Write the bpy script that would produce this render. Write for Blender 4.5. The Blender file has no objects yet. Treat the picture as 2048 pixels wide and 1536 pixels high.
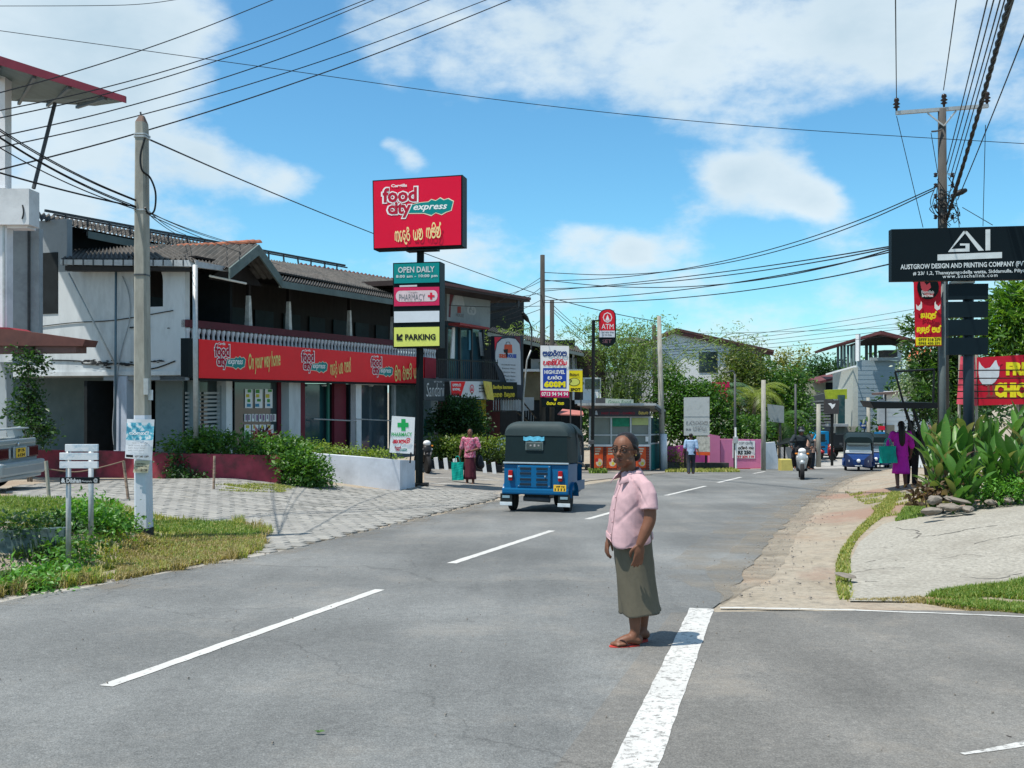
import bpy, bmesh, math, random
import numpy as np
from mathutils import Vector, Matrix, noise
from mathutils.bvhtree import BVHTree
R = math.radians
random.seed(7); rng = np.random.default_rng(7)
scene = bpy.context.scene
COL = scene.collection
TMP = bpy.data.scenes.new('workbench'); TVL = TMP.view_layers[0]     # scratch scene for evaluating single meshes, removed at the end

# ---------------------------------------------------------------- camera, world, sun, exposure
FPX, CX, HY, CZ = 2000.0, 1024.0, 782.0, 1.45      # focal length in px, centre column, horizon row, eye height
cam_d = bpy.data.cameras.new('camera'); cam = bpy.data.objects.new('camera', cam_d); COL.objects.link(cam)
cam.location = (0, 0, CZ); cam.rotation_euler = (R(90), 0, 0)
cam_d.sensor_width = 36; cam_d.lens = 36 * FPX / 2048; cam_d.shift_y = (HY - 768) / 2048
cam_d.clip_start = .1; cam_d.clip_end = 6000
scene.camera = cam
SUN_EL, SUN_AZ = 68, 238      # degrees; azimuth clockwise from +Y, sun stands to the left and a little behind
sd = Vector((math.sin(R(SUN_AZ)) * math.cos(R(SUN_EL)), math.cos(R(SUN_AZ)) * math.cos(R(SUN_EL)), math.sin(R(SUN_EL))))
sun_d = bpy.data.lights.new('sun', 'SUN'); sun_d.energy = 4.9; sun_d.angle = R(.5); sun_d.color = (1, .955, .88)
sun = bpy.data.objects.new('sun', sun_d); COL.objects.link(sun)
sun.rotation_euler = sd.to_track_quat('Z', 'Y').to_euler(); sun.location = (0, 0, 30)
scene.view_settings.view_transform = 'Standard'; scene.view_settings.look = 'None'
scene.view_settings.gamma = 1; scene.view_settings.use_curve_mapping = False
scene.view_settings.exposure = .28

world = bpy.data.worlds.new('World'); scene.world = world; world.use_nodes = True
def make_world():
 nt = world.node_tree; nt.nodes.clear(); N = nt.nodes.new; L = nt.links.new
 out = N('ShaderNodeOutputWorld'); bg = N('ShaderNodeBackground'); bg.inputs[1].default_value = .1
 sky = N('ShaderNodeTexSky'); sky.sky_type = 'NISHITA'; sky.sun_disc = False
 sky.sun_elevation = R(SUN_EL); sky.sun_rotation = R(SUN_AZ); sky.ozone_density = 2.0; sky.dust_density = .4; sky.air_density = 1.0
 tint = N('ShaderNodeMix'); tint.data_type = 'RGBA'; tint.blend_type = 'MULTIPLY'; tint.inputs[0].default_value = 1
 L(sky.outputs[0], tint.inputs[6]); tint.inputs[7].default_value = (.70, 1.27, 1.42, 1)
 tc = N('ShaderNodeTexCoord'); sep = N('ShaderNodeSeparateXYZ'); L(tc.outputs['Generated'], sep.inputs[0])
 def math_(op, a, b=None, c=None):
  m = N('ShaderNodeMath'); m.operation = op
  for i, v in enumerate((a, b, c)):
   if v is None: continue
   if isinstance(v, (int, float)): m.inputs[i].default_value = v
   else: L(v, m.inputs[i])
  return m.outputs[0]
 # clouds on a flat layer: direction divided by height
 zz = math_('ADD', math_('MAXIMUM', sep.outputs[2], .0), .16)
 comb = N('ShaderNodeCombineXYZ'); L(math_('DIVIDE', sep.outputs[0], zz), comb.inputs[0]); L(math_('DIVIDE', sep.outputs[1], zz), comb.inputs[1])
 n1 = N('ShaderNodeTexNoise'); n1.inputs['Scale'].default_value = .8; n1.inputs['Detail'].default_value = 9; n1.inputs['Roughness'].default_value = .57
 n1.inputs['Distortion'].default_value = .25
 L(comb.outputs[0], n1.inputs[0])
 n2 = N('ShaderNodeTexNoise'); n2.inputs['Scale'].default_value = 7; n2.inputs['Detail'].default_value = 8; n2.inputs['Roughness'].default_value = .55
 mp = N('ShaderNodeVectorMath'); mp.operation = 'MULTIPLY'; mp.inputs[1].default_value = (1, 1, 1.9); L(tc.outputs['Generated'], mp.inputs[0]); L(mp.outputs[0], n2.inputs[0])
 # banks of cloud in known directions (unit-vector blobs)
 def direction(px, py): return Vector(((px - CX) / FPX, 1, (HY - py) / FPX)).normalized()
 blobs = [(60, 60, .125, .32), (230, 130, .11, .3), (360, 60, .07, .2), (130, 280, .11, .24), (420, 320, .05, .36), (560, 360, .045, .36), (795, 295, .028, .33), (832, 325, .026, .3), (770, 285, .018, .2), (1180, 50, .12, .08), (1420, 30, .13, .15), (1650, 80, .12, .14),
   (1880, 60, .14, .17), (1330, 190, .07, .12), (1560, 365, .055, .42), (1450, 350, .035, .36), (1640, 400, .035, .34), (1180, 480, .06, .3), (1270, 500, .03, .25), (960, 450, .06, .18), (740, 160, .045, .16), (60, 480, .1, .2),
   (620, 200, .12, -.5), (1000, 330, .12, -.45), (1750, 300, .08, -.3), (1200, 340, .1, -.4), (1900, 400, .09, -.35), (640, 480, .09, -.3), (560, 30, .06, -.3), (1500, 500, .07, -.3)]
 n4 = N('ShaderNodeTexNoise'); n4.inputs['Scale'].default_value = 26; n4.inputs['Detail'].default_value = 7; n4.inputs['Roughness'].default_value = .6; L(mp.outputs[0], n4.inputs[0])
 acc = None
 for px, py, rad, amp in blobs:
  d = direction(px, py)
  vm = N('ShaderNodeVectorMath'); vm.operation = 'MULTIPLY_ADD'; vm.inputs[1].default_value = (1, 1, 1.5); L(tc.outputs['Generated'], vm.inputs[0])
  vm.inputs[2].default_value = (-d.x, -d.y, -d.z * 1.5)
  ln = N('ShaderNodeVectorMath'); ln.operation = 'LENGTH'; L(vm.outputs[0], ln.inputs[0])
  g = N('ShaderNodeMapRange'); g.interpolation_type = 'SMOOTHSTEP'; L(ln.outputs['Value'], g.inputs[0])
  g.inputs[1].default_value = rad * 1.25; g.inputs[2].default_value = 0; g.inputs[3].default_value = 0; g.inputs[4].default_value = amp
  acc = g.outputs[0] if acc is None else math_('ADD', acc, g.outputs[0])
 acc = math_('ADD', acc, math_('MULTIPLY_ADD', n4.outputs[0], .42, -.21))
 dens = math_('ADD', math_('ADD', math_('MULTIPLY', n1.outputs[0], .42), math_('MULTIPLY', n2.outputs[0], .98)), acc)
 mr = N('ShaderNodeMapRange'); mr.interpolation_type = 'SMOOTHSTEP'; L(dens, mr.inputs[0]); mr.inputs[1].default_value = .58; mr.inputs[2].default_value = .98; mr.inputs[3].default_value = 0; mr.inputs[4].default_value = .93
 n3 = N('ShaderNodeTexNoise'); n3.inputs['Scale'].default_value = 6; n3.inputs['Detail'].default_value = 6; L(tc.outputs['Generated'], n3.inputs[0])
 shade = N('ShaderNodeMapRange'); L(math_('ADD', math_('MULTIPLY', dens, .7), math_('MULTIPLY', n3.outputs[0], .6)), shade.inputs[0]); shade.inputs[1].default_value = .75; shade.inputs[2].default_value = 1.35
 cc = N('ShaderNodeMix'); cc.data_type = 'RGBA'; L(shade.outputs[0], cc.inputs[0]); cc.inputs[6].default_value = (6.8, 7.7, 8.2, 1); cc.inputs[7].default_value = (4.4, 5.7, 6.6, 1)
 mix = N('ShaderNodeMix'); mix.data_type = 'RGBA'; L(mr.outputs[0], mix.inputs[0]); L(tint.outputs[2], mix.inputs[6]); L(cc.outputs[2], mix.inputs[7])
 L(mix.outputs[2], bg.inputs[0]); L(bg.outputs[0], out.inputs[0])
make_world()

# ---------------------------------------------------------------- geometry of the place
KS = .0475                                            # the road falls away from the camera by this slope
def W(px, py, Y): return Vector(((px - CX) / FPX * Y, Y, CZ - (py - HY) / FPX * Y))
LE = [(-9.5, -6), (-6.2, 4), (-4.5, 8.79), (-3.15, 12.03), (-2.75, 13.6), (-2.17, 15.8), (-.39, 23), (2.6, 32), (6.3, 42), (9.5, 48.5), (15.2, 60), (24, 78), (36, 96)]
RE = [(-2.5, -6), (.3, 4), (1.55, 8.3), (1.95, 9), (3.69, 14.3), (5.84, 20.3), (7.6, 25), (11.6, 34.9), (14.9, 42), (17.7, 47), (22.5, 57), (32, 75), (44, 92)]
def interp(P, y):
 if y <= P[0][1]: a, b = P[0], P[1]
 elif y >= P[-1][1]: a, b = P[-2], P[-1]
 else:
  for a, b in zip(P, P[1:]):
   if a[1] <= y <= b[1]: break
 return a[0] + (b[0] - a[0]) * (y - a[1]) / (b[1] - a[1])
def ss(t): t = max(0., min(1., t)); return t * t * (3 - 2 * t)
def H(x, y):
 yy = max(y, -20)
 b = -KS * yy if yy < 50 else -KS * (50 + 14 * (1 - math.exp(-(yy - 50) / 14)))
 dl = interp(LE, y) - x; dr = x - interp(RE, y)
 r = 0.
 if dl > 0:
  r += .5 * ss((dl - 1) / 6) * ss((46 - y) / 14)
  if y < 13.2:      # ditch beside the road
   w = ss((13.2 - y) / .5) if y > 12.6 else 1
   if y > 11.55: r += (.30 * ss((dl - 1.2) / 1.0)) * w
   elif y > 11.45: r += .30 * ss((dl - 1.2) / 1.0) * (y - 11.45) / .1 - .28 * ss((dl - .9) / .8) * (11.55 - y) / .1
   else: r -= .30 * ss((dl - .9) / .8)
 if dr > 0:
  r += .50 * ss(dr / 4.2) * ss((y - 8.6) / 5) * ss((44 - y) / 14)
 if 0 < y < 45: r += .012 * noise.noise(Vector((x * .7, y * .7, 0))) * (1 if (dl > .3 or dr > .3) else 0)
 return b + r
def G(px, py, lo=3, hi=120):                           # pixel -> ground point
 prev = None; Y = lo
 while Y < hi:
  p = W(px, py, Y)
  d = p.z - H(p.x, p.y)
  if d <= 0:
   if prev is None: return p
   a, b = prev, Y
   for _ in range(24):
    m = (a + b) / 2; q = W(px, py, m)
    if q.z - H(q.x, q.y) > 0: a = m
    else: b = m
   return W(px, py, b)
  prev = Y; Y *= 1.015
 return W(px, py, hi)
def on(px, Y):                                        # ground point at a column and a distance
 x = (px - CX) / FPX * Y; return Vector((x, Y, H(x, Y)))

class Plane:                                           # upright plane through two (column, distance) points
 def __init__(s, a, b):
  s.A = Vector(((a[0] - CX) / FPX * a[1], a[1], 0)); B = Vector(((b[0] - CX) / FPX * b[1], b[1], 0))
  s.U = (B - s.A).normalized(); s.n = Vector((s.U.y, -s.U.x, 0))
  if s.n.y > 0: s.n = -s.n
  s.L = (B - s.A).length
 def uz(s, px, py, off=0):
  o = s.A + s.n * off; d = Vector(((px - CX) / FPX, 1, -(py - HY) / FPX))
  t = (o.x * s.n.x + o.y * s.n.y) / (d.x * s.n.x + d.y * s.n.y)
  p = d * t + Vector((0, 0, CZ)); return (p - s.A).dot(s.U), p.z
 def at(s, u, z, off=0): return s.A + s.U * u + s.n * off + Vector((0, 0, z))
 def P(s, px, py, off=0):
  u, z = s.uz(px, py, off); return s.at(u, z, off)
def facing(px, Y, turn=0):                             # plane facing the camera, turned by degrees
 X = (px - CX) / FPX * Y; a = R(turn)
 p = Plane((px, Y), (px + 1, Y)); p.A = Vector((X, Y, 0)); p.U = Vector((math.cos(a), math.sin(a), 0)); p.n = Vector((math.sin(a), -math.cos(a), 0)); return p

# ---------------------------------------------------------------- materials
MATS = {}
def M(key, col=None, rough=.75, var=.12, scale=6., bump=0., metal=0., dirt=None, dscale=2., damt=.35, spec=.22, emit=None, stretch=None, trans=0):
 if key in MATS: return MATS[key]
 m = bpy.data.materials.new(key); m.use_nodes = True; MATS[key] = m
 nt = m.node_tree; N = nt.nodes.new; L = nt.links.new; b = nt.nodes['Principled BSDF']
 b.inputs['Roughness'].default_value = rough; b.inputs['Metallic'].default_value = metal; b.inputs['Specular IOR Level'].default_value = spec
 if trans: b.inputs['Transmission Weight'].default_value = trans
 tc = N('ShaderNodeTexCoord'); src = tc.outputs['Object']
 if stretch:
  mp = N('ShaderNodeMapping'); mp.inputs['Scale'].default_value = stretch; L(src, mp.inputs[0]); src = mp.outputs[0]
 n = N('ShaderNodeTexNoise'); n.inputs['Scale'].default_value = scale; n.inputs['Detail'].default_value = 7; n.inputs['Roughness'].default_value = .65; L(src, n.inputs[0])
 mx = N('ShaderNodeMix'); mx.data_type = 'RGBA'; mx.clamp_factor = True
 mr = N('ShaderNodeMapRange'); mr.inputs[1].default_value = .3; mr.inputs[2].default_value = .7; L(n.outputs[0], mr.inputs[0]); L(mr.outputs[0], mx.inputs[0])
 mx.inputs[6].default_value = (*[c * (1 - var) for c in col], 1); mx.inputs[7].default_value = (*[min(1, c * (1 + var)) for c in col], 1)
 res = mx.outputs[2]
 if dirt:
  n2 = N('ShaderNodeTexNoise'); n2.inputs['Scale'].default_value = dscale; n2.inputs['Detail'].default_value = 9; n2.inputs['Roughness'].default_value = .7; L(src, n2.inputs[0])
  r2 = N('ShaderNodeMapRange'); r2.inputs[1].default_value = .48; r2.inputs[2].default_value = .72; r2.inputs[4].default_value = damt * 2; L(n2.outputs[0], r2.inputs[0])
  m2 = N('ShaderNodeMix'); m2.data_type = 'RGBA'; m2.clamp_factor = True; L(r2.outputs[0], m2.inputs[0]); L(res, m2.inputs[6]); m2.inputs[7].default_value = (*dirt, 1); res = m2.outputs[2]
 L(res, b.inputs['Base Color'])
 if bump:
  bp = N('ShaderNodeBump'); bp.inputs['Strength'].default_value = .6; bp.inputs['Distance'].default_value = bump; L(n.outputs[0], bp.inputs['Height']); L(bp.outputs[0], b.inputs['Normal'])
 if emit:
  b.inputs['Emission Color'].default_value = (*emit[:3], 1); b.inputs['Emission Strength'].default_value = emit[3]
 return m
def leafmat(key, cols, rough=.45, trans=.35, spots=None):
 if key in MATS: return MATS[key]
 m = bpy.data.materials.new(key); m.use_nodes = True; MATS[key] = m
 nt = m.node_tree; N = nt.nodes.new; L = nt.links.new; b = nt.nodes['Principled BSDF']
 g = N('ShaderNodeNewGeometry'); cr = N('ShaderNodeValToRGB'); L(g.outputs['Random Per Island'], cr.inputs[0])
 els = cr.color_ramp.elements
 while len(els) < len(cols): els.new(.5)
 for i, c in enumerate(cols): els[i].position = i / (len(cols) - 1); els[i].color = (*c, 1)
 b.inputs['Roughness'].default_value = rough; L(cr.outputs[0], b.inputs['Base Color'])
 t = N('ShaderNodeBsdfTranslucent'); ml = N('ShaderNodeMix'); ml.data_type = 'RGBA'; ml.blend_type = 'MULTIPLY'; ml.inputs[0].default_value = 1; L(cr.outputs[0], ml.inputs[6]); ml.inputs[7].default_value = (1.6, 1.7, .7, 1)
 L(ml.outputs[2], t.inputs[0]); ms = N('ShaderNodeMixShader'); ms.inputs[0].default_value = trans; L(b.outputs[0], ms.inputs[1]); L(t.outputs[0], ms.inputs[2])
 L(ms.outputs[0], nt.nodes['Material Output'].inputs[0]); return m
def glassmat(key, col=(.03, .05, .055), rough=.08):
 return M(key, col, rough=rough, var=.15, scale=1.2, spec=.8)

# ---------------------------------------------------------------- mesh builder
ORG = {}
def props(o, label=None, cat=None, group=None, kind=None):
 if label: o['label'] = label
 if cat: o['category'] = cat
 if group: o['group'] = group
 if kind: o['kind'] = kind
 return o
def thing(name, label, cat, loc, group=None, rz=0, rx=0):
 o = bpy.data.objects.new(name, None); COL.objects.link(o); o.location = loc; o.rotation_euler = (rx, 0, rz); o.empty_display_size = .2
 ORG[o] = Vector(loc) if not (rz or rx) else None
 return props(o, label, cat, group)
def local(o): ORG[o] = None; return o
def link(name, me, parent=None, mat=None, origin=None, smooth=False):
 o = bpy.data.objects.new(name, me); COL.objects.link(o)
 if mat is not None and not me.materials:
  for m in (mat if isinstance(mat, (list, tuple)) else [mat]): me.materials.append(m)
 if smooth: me.polygons.foreach_set('use_smooth', [True] * len(me.polygons))
 if parent is not None:
  o.parent = parent; ORG[o] = ORG.get(parent)
  if ORG[o] is not None and not me.get('_sh'): me.transform(Matrix.Translation(-ORG[o])); me['_sh'] = 1
 elif origin is not None:
  me.transform(Matrix.Translation(-Vector(origin))); o.location = origin; ORG[o] = Vector(origin)
 else: ORG[o] = Vector((0, 0, 0))
 return o
def dup(o, loc=None, rz=None, label=None, parent=None, group=None, rx=None):
 c = o.copy(); COL.objects.link(c); c.parent = parent; ORG[c] = ORG.get(o)
 if parent is None:
  if loc is not None: c.location = loc
  if rz is not None: c.rotation_euler.z = rz
  if rx is not None: c.rotation_euler.x = rx
  if label: c['label'] = label
  if group: c['group'] = group
 for ch in list(o.children): dup(ch, parent=c)
 return c
class MB:
 def __init__(s): s.v = []; s.f = []; s.m = []; s.mi = 0
 def add(s, vs, fs):
  n = len(s.v); s.v += [tuple(v) for v in vs]; s.f += [tuple(i + n for i in f) for f in fs]; s.m += [s.mi] * len(fs); return s
 def box(s, c, size, rot=None, taper=1):
  x, y, z = [d / 2 for d in size]; t = taper
  vs = [Vector(p) for p in ((-x, -y, -z), (x, -y, -z), (x, y, -z), (-x, y, -z), (-x * t, -y * t, z), (x * t, -y * t, z), (x * t, y * t, z), (-x * t, y * t, z))]
  if rot is not None: vs = [rot @ v for v in vs]
  c = Vector(c)
  return s.add([v + c for v in vs], [(3, 2, 1, 0), (4, 5, 6, 7), (0, 1, 5, 4), (1, 2, 6, 5), (2, 3, 7, 6), (3, 0, 4, 7)])
 def rbox(s, c, size, r=.02, rot=None, seg=2):       # box with bevelled edges
  bm = bmesh.new(); bmesh.ops.create_cube(bm, size=1); bmesh.ops.scale(bm, vec=size, verts=bm.verts)
  bmesh.ops.bevel(bm, geom=bm.edges[:], offset=min(r, min(size) * .49), segments=seg, profile=.6, affect='EDGES')
  bm.verts.index_update(); c = Vector(c)
  s.add([((rot @ v.co) if rot is not None else v.co) + c for v in bm.verts], [[v.index for v in f.verts] for f in bm.faces]); bm.free(); return s
 def prism(s, pts, d):                              # polygon (3D points) swept by vector d
  n = len(pts); pts = [Vector(p) for p in pts]; d = Vector(d)
  return s.add(pts + [p + d for p in pts], [tuple(range(n)), tuple(range(2 * n - 1, n - 1, -1))] + [(i, i + n, (i + 1) % n + n, (i + 1) % n) for i in range(n)])
 def tube(s, pts, r, seg=8, cap=True):
  pts = [Vector(p) for p in pts]; n = len(pts); rs = r if isinstance(r, (list, tuple)) else [r] * n
  vs = []; up = None
  for i, p in enumerate(pts):
   d = (pts[min(i + 1, n - 1)] - pts[max(i - 1, 0)])
   if d.length < 1e-9: d = Vector((0, 0, 1))
   d.normalize()
   if up is None: up = d.orthogonal().normalized() if seg != 4 or abs(d.z) > .9 else Vector((0, 0, 1)) - d * d.z
   up = (up - d * up.dot(d)); up = up.normalized() if up.length > 1e-6 else d.orthogonal().normalized()
   w = d.cross(up)
   for k in range(seg):
    a = 2 * math.pi * (k + .5) / seg; vs.append(p + (up * math.cos(a) + w * math.sin(a)) * rs[i])
  fs = [(i * seg + k, i * seg + (k + 1) % seg, (i + 1) * seg + (k + 1) % seg, (i + 1) * seg + k) for i in range(n - 1) for k in range(seg)]
  if cap: fs += [tuple(range(seg - 1, -1, -1)), tuple(range((n - 1) * seg, n * seg))]
  return s.add(vs, fs)
 def limb(s, pts, rs, seg=12, sub=4, flat=None):     # smooth tapered limb with round ends
  P = crom(pts, sub); n = len(pts); Rr = []
  for i in range(n - 1):
   for k in range(sub): t = k / sub; t = t * t * (3 - 2 * t) * .5 + t * .5; Rr.append(rs[i] + (rs[i + 1] - rs[i]) * t)
  Rr.append(rs[-1])
  a = (P[0] - P[1]).normalized(); b = (P[-1] - P[-2]).normalized(); r0, r1 = Rr[0], Rr[-1]
  P = [P[0] + a * r0 * .98, P[0] + a * r0 * .8, P[0] + a * r0 * .4] + P + [P[-1] + b * r1 * .4, P[-1] + b * r1 * .8, P[-1] + b * r1 * .98]
  Rr = [r0 * .2, r0 * .6, r0 * .92] + Rr + [r1 * .92, r1 * .6, r1 * .2]
  return s.tube(P, Rr, seg)
 def ball(s, c, r, seg=12, rings=8, rot=None):
  r = r if isinstance(r, (tuple, list, Vector)) else (r, r, r); c = Vector(c); vs = []
  for i in range(1, rings):
   th = math.pi * i / rings
   for k in range(seg):
    a = 2 * math.pi * k / seg; v = Vector((r[0] * math.sin(th) * math.cos(a), r[1] * math.sin(th) * math.sin(a), r[2] * math.cos(th)))
    vs.append(c + (rot @ v if rot is not None else v))
  t = Vector((0, 0, r[2])); vs += [c + (rot @ t if rot is not None else t), c - (rot @ t if rot is not None else t)]
  T = len(vs) - 2; fs = [(i * seg + k, (i + 1) * seg + k, (i + 1) * seg + (k + 1) % seg, i * seg + (k + 1) % seg) for i in range(rings - 2) for k in range(seg)]
  fs += [(T, k, (k + 1) % seg) for k in range(seg)] + [(T + 1, (rings - 2) * seg + (k + 1) % seg, (rings - 2) * seg + k) for k in range(seg)]
  return s.add(vs, fs)
 def loft(s, rings, cap=True, closed=True):          # rings: lists of points with equal count
  n = len(rings[0]); vs = [p for r in rings for p in r]; e = n if closed else n - 1
  fs = [(i * n + k, i * n + (k + 1) % n, (i + 1) * n + (k + 1) % n, (i + 1) * n + k) for i in range(len(rings) - 1) for k in range(e)]
  if cap: fs += [tuple(range(n - 1, -1, -1)), tuple(range((len(rings) - 1) * n, len(rings) * n))]
  return s.add(vs, fs)
 def lathe(s, prof, c, seg=12, axis='z', rot=None):
  rings = []
  for r, h in prof:
   ring = []
   for k in range(seg):
    a = 2 * math.pi * k / seg; v = Vector((r * math.cos(a), r * math.sin(a), h))
    if axis == 'x': v = Vector((h, v.x, v.y))
    if axis == 'y': v = Vector((v.x, h, v.y))
    if rot is not None: v = rot @ v
    ring.append(v + Vector(c))
   rings.append(ring)
  return s.loft(rings)
 def slab(s, pl, pxs, thick, off=0):                 # polygon given in pixels on an upright plane, thickness backwards
  return s.prism([pl.P(x, y, off) for x, y in pxs], -pl.n * thick)
 def rect(s, pl, u0, z0, u1, z1, thick, off=0):
  return s.prism([pl.at(u0, z0, off), pl.at(u1, z0, off), pl.at(u1, z1, off), pl.at(u0, z1, off)], -pl.n * thick)
 def poly(s, pts): return s.add(pts, [tuple(range(len(pts)))])
 def mesh(s, name):
  me = bpy.data.meshes.new(name); me.from_pydata(s.v, [], s.f); me.validate(); return me
 def build(s, name, mat, parent=None, origin=None, smooth=False, fixn=True):
  me = s.mesh(name)
  for m in (mat if isinstance(mat, (list, tuple)) else [mat]): me.materials.append(m)
  if any(s.m) and len(me.polygons) == len(s.m): me.polygons.foreach_set('material_index', s.m)
  if fixn:
   bm = bmesh.new(); bm.from_mesh(me); bmesh.ops.recalc_face_normals(bm, faces=bm.faces); bm.to_mesh(me); bm.free()
  return link(name, me, parent, None, origin, smooth)
def crom(pts, sub=4):
 pts = [Vector(p) for p in pts]
 if len(pts) < 3: return [pts[0].lerp(pts[-1], k / (sub)) for k in range(sub + 1)]
 out = []
 for i in range(len(pts) - 1):
  p0 = pts[max(i - 1, 0)]; p1 = pts[i]; p2 = pts[i + 1]; p3 = pts[min(i + 2, len(pts) - 1)]
  for k in range(sub):
   t = k / sub; out.append(.5 * ((2 * p1) + (p2 - p0) * t + (2 * p0 - 5 * p1 + 4 * p2 - p3) * t * t + (3 * p1 - p0 - 3 * p2 + p3) * t ** 3))
 out.append(pts[-1]); return out
def ss_smooth(o, angle=40):
 me = o.data; me.polygons.foreach_set('use_smooth', [True] * len(me.polygons))
 try: me.set_sharp_from_angle(angle=R(angle))
 except Exception: pass
 return o
def one(name, label, cat, mb, mat, origin, group=None, kind=None, smooth=False):
 o = mb.build(name, mat, None, origin, smooth); return props(o, label, cat, group, kind)
def remesh(mb, voxel, name, smooth_it=4, disp=None):
 me = mb.mesh('tmp'); o = bpy.data.objects.new('tmp', me); TMP.collection.objects.link(o)
 m = o.modifiers.new('r', 'REMESH'); m.mode = 'VOXEL'; m.voxel_size = voxel; m.use_smooth_shade = True
 sm = o.modifiers.new('s', 'SMOOTH'); sm.factor = .5; sm.iterations = smooth_it
 TVL.update(); dg = TVL.depsgraph; out = bpy.data.meshes.new_from_object(o.evaluated_get(dg)); out.name = name
 bpy.data.objects.remove(o); bpy.data.meshes.remove(me)
 if disp:
  pts = [(v.co.copy(), v.normal.copy()) for v in out.vertices]; out.vertices.foreach_set('co', [c for a, b in pts for c in disp(a, b)]); out.update()
 out.polygons.foreach_set('use_smooth', [True] * len(out.polygons)); return out
def wallgrid(pl, u0, u1, z0, z1, holes, thick, off=0, mb=None):
 mb = mb or MB(); us = sorted({u0, u1, *[h[0] for h in holes], *[h[2] for h in holes]}); zs = sorted({z0, z1, *[h[1] for h in holes], *[h[3] for h in holes]})
 us = [u for u in us if u0 <= u <= u1]; zs = [z for z in zs if z0 <= z <= z1]
 def full(i, j):
  if not (0 <= i < len(us) - 1 and 0 <= j < len(zs) - 1): return False
  cu, cz = (us[i] + us[i + 1]) / 2, (zs[j] + zs[j + 1]) / 2
  return not any(h[0] < cu < h[2] and h[1] < cz < h[3] for h in holes)
 for i in range(len(us) - 1):
  for j in range(len(zs) - 1):
   if not full(i, j): continue
   a, b, c, d = us[i], us[i + 1], zs[j], zs[j + 1]
   for o in (off, off - thick): mb.poly([pl.at(a, c, o), pl.at(b, c, o), pl.at(b, d, o), pl.at(a, d, o)])
   for di, dj, e in ((-1, 0, ((a, c), (a, d))), (1, 0, ((b, c), (b, d))), (0, -1, ((a, c), (b, c))), (0, 1, ((a, d), (b, d)))):
    if not full(i + di, j + dj): mb.poly([pl.at(*e[0], off), pl.at(*e[1], off), pl.at(*e[1], off - thick), pl.at(*e[0], off - thick)])
 return mb
def corr(mb, a, b, c, d, waves, amp, thick=.012, nv=1, samples=6):   # corrugated sheet: a-b lower edge, d-c upper edge
 a, b, c, d = map(Vector, (a, b, c, d)); nrm = (b - a).cross(d - a).normalized()
 if nrm.z < 0: nrm = -nrm
 n = waves * samples
 for layer in (0, 1):
  vs = [];
  for j in range(nv + 1):
   for i in range(n + 1):
    t = i / n; s_ = j / nv; p = (a.lerp(b, t)).lerp(d.lerp(c, t), s_); vs.append(p + nrm * (amp * math.sin(t * waves * 2 * math.pi) - layer * thick))
  mb.add(vs, [(j * (n + 1) + i, j * (n + 1) + i + 1, (j + 1) * (n + 1) + i + 1, (j + 1) * (n + 1) + i) for j in range(nv) for i in range(n)])
 return mb
def tri_in(poly, x, y):
 c = False; n = len(poly); j = n - 1
 for i in range(n):
  xi, yi = poly[i][:2]; xj, yj = poly[j][:2]
  if (yi > y) != (yj > y) and x < (xj - xi) * (y - yi) / (yj - yi) + xi: c = not c
  j = i
 return c
def sheet(name, outline, dz, mat, res=.5, thick=0, smooth=True, ymax=None):
 bm = bmesh.new(); f = bm.faces.new([bm.verts.new((x, y, 0)) for x, y in outline])
 xs = [p[0] for p in outline]; ys = [p[1] for p in outline]
 for ax, lo, hi in ((0, min(xs), max(xs)), (1, min(ys), max(ys))):
  t = math.ceil(lo / res) * res
  while t < hi:
   co = (t, 0, 0) if ax == 0 else (0, t, 0); no = (1, 0, 0) if ax == 0 else (0, 1, 0)
   bmesh.ops.bisect_plane(bm, geom=bm.verts[:] + bm.edges[:] + bm.faces[:], plane_co=co, plane_no=no, dist=1e-5); t += res
 bmesh.ops.triangulate(bm, faces=bm.faces[:])
 for v in bm.verts: v.co.z = H(v.co.x, v.co.y) + dz
 bmesh.ops.recalc_face_normals(bm, faces=bm.faces)
 if bm.faces and sum(f.normal.z for f in bm.faces) < 0: bmesh.ops.reverse_faces(bm, faces=bm.faces)
 me = bpy.data.meshes.new(name); bm.to_mesh(me); bm.free(); me.materials.append(mat)
 o = link(name, me);
 if smooth: me.polygons.foreach_set('use_smooth', [True] * len(me.polygons))
 return o
def mesh_np(name, V, F, mat, parent=None, origin=None):
 me = bpy.data.meshes.new(name); k = F.shape[1]
 me.vertices.add(len(V)); me.vertices.foreach_set('co', np.asarray(V, dtype=np.float32).ravel())
 me.loops.add(F.size); me.loops.foreach_set('vertex_index', F.ravel().astype(np.int32))
 me.polygons.add(len(F)); me.polygons.foreach_set('loop_start', np.arange(0, F.size, k, dtype=np.int32))
 try: me.polygons.foreach_set('loop_total', np.full(len(F), k, dtype=np.int32))
 except Exception: pass
 me.update(calc_edges=True); me.materials.append(mat); return link(name, me, parent, None, origin)
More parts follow.
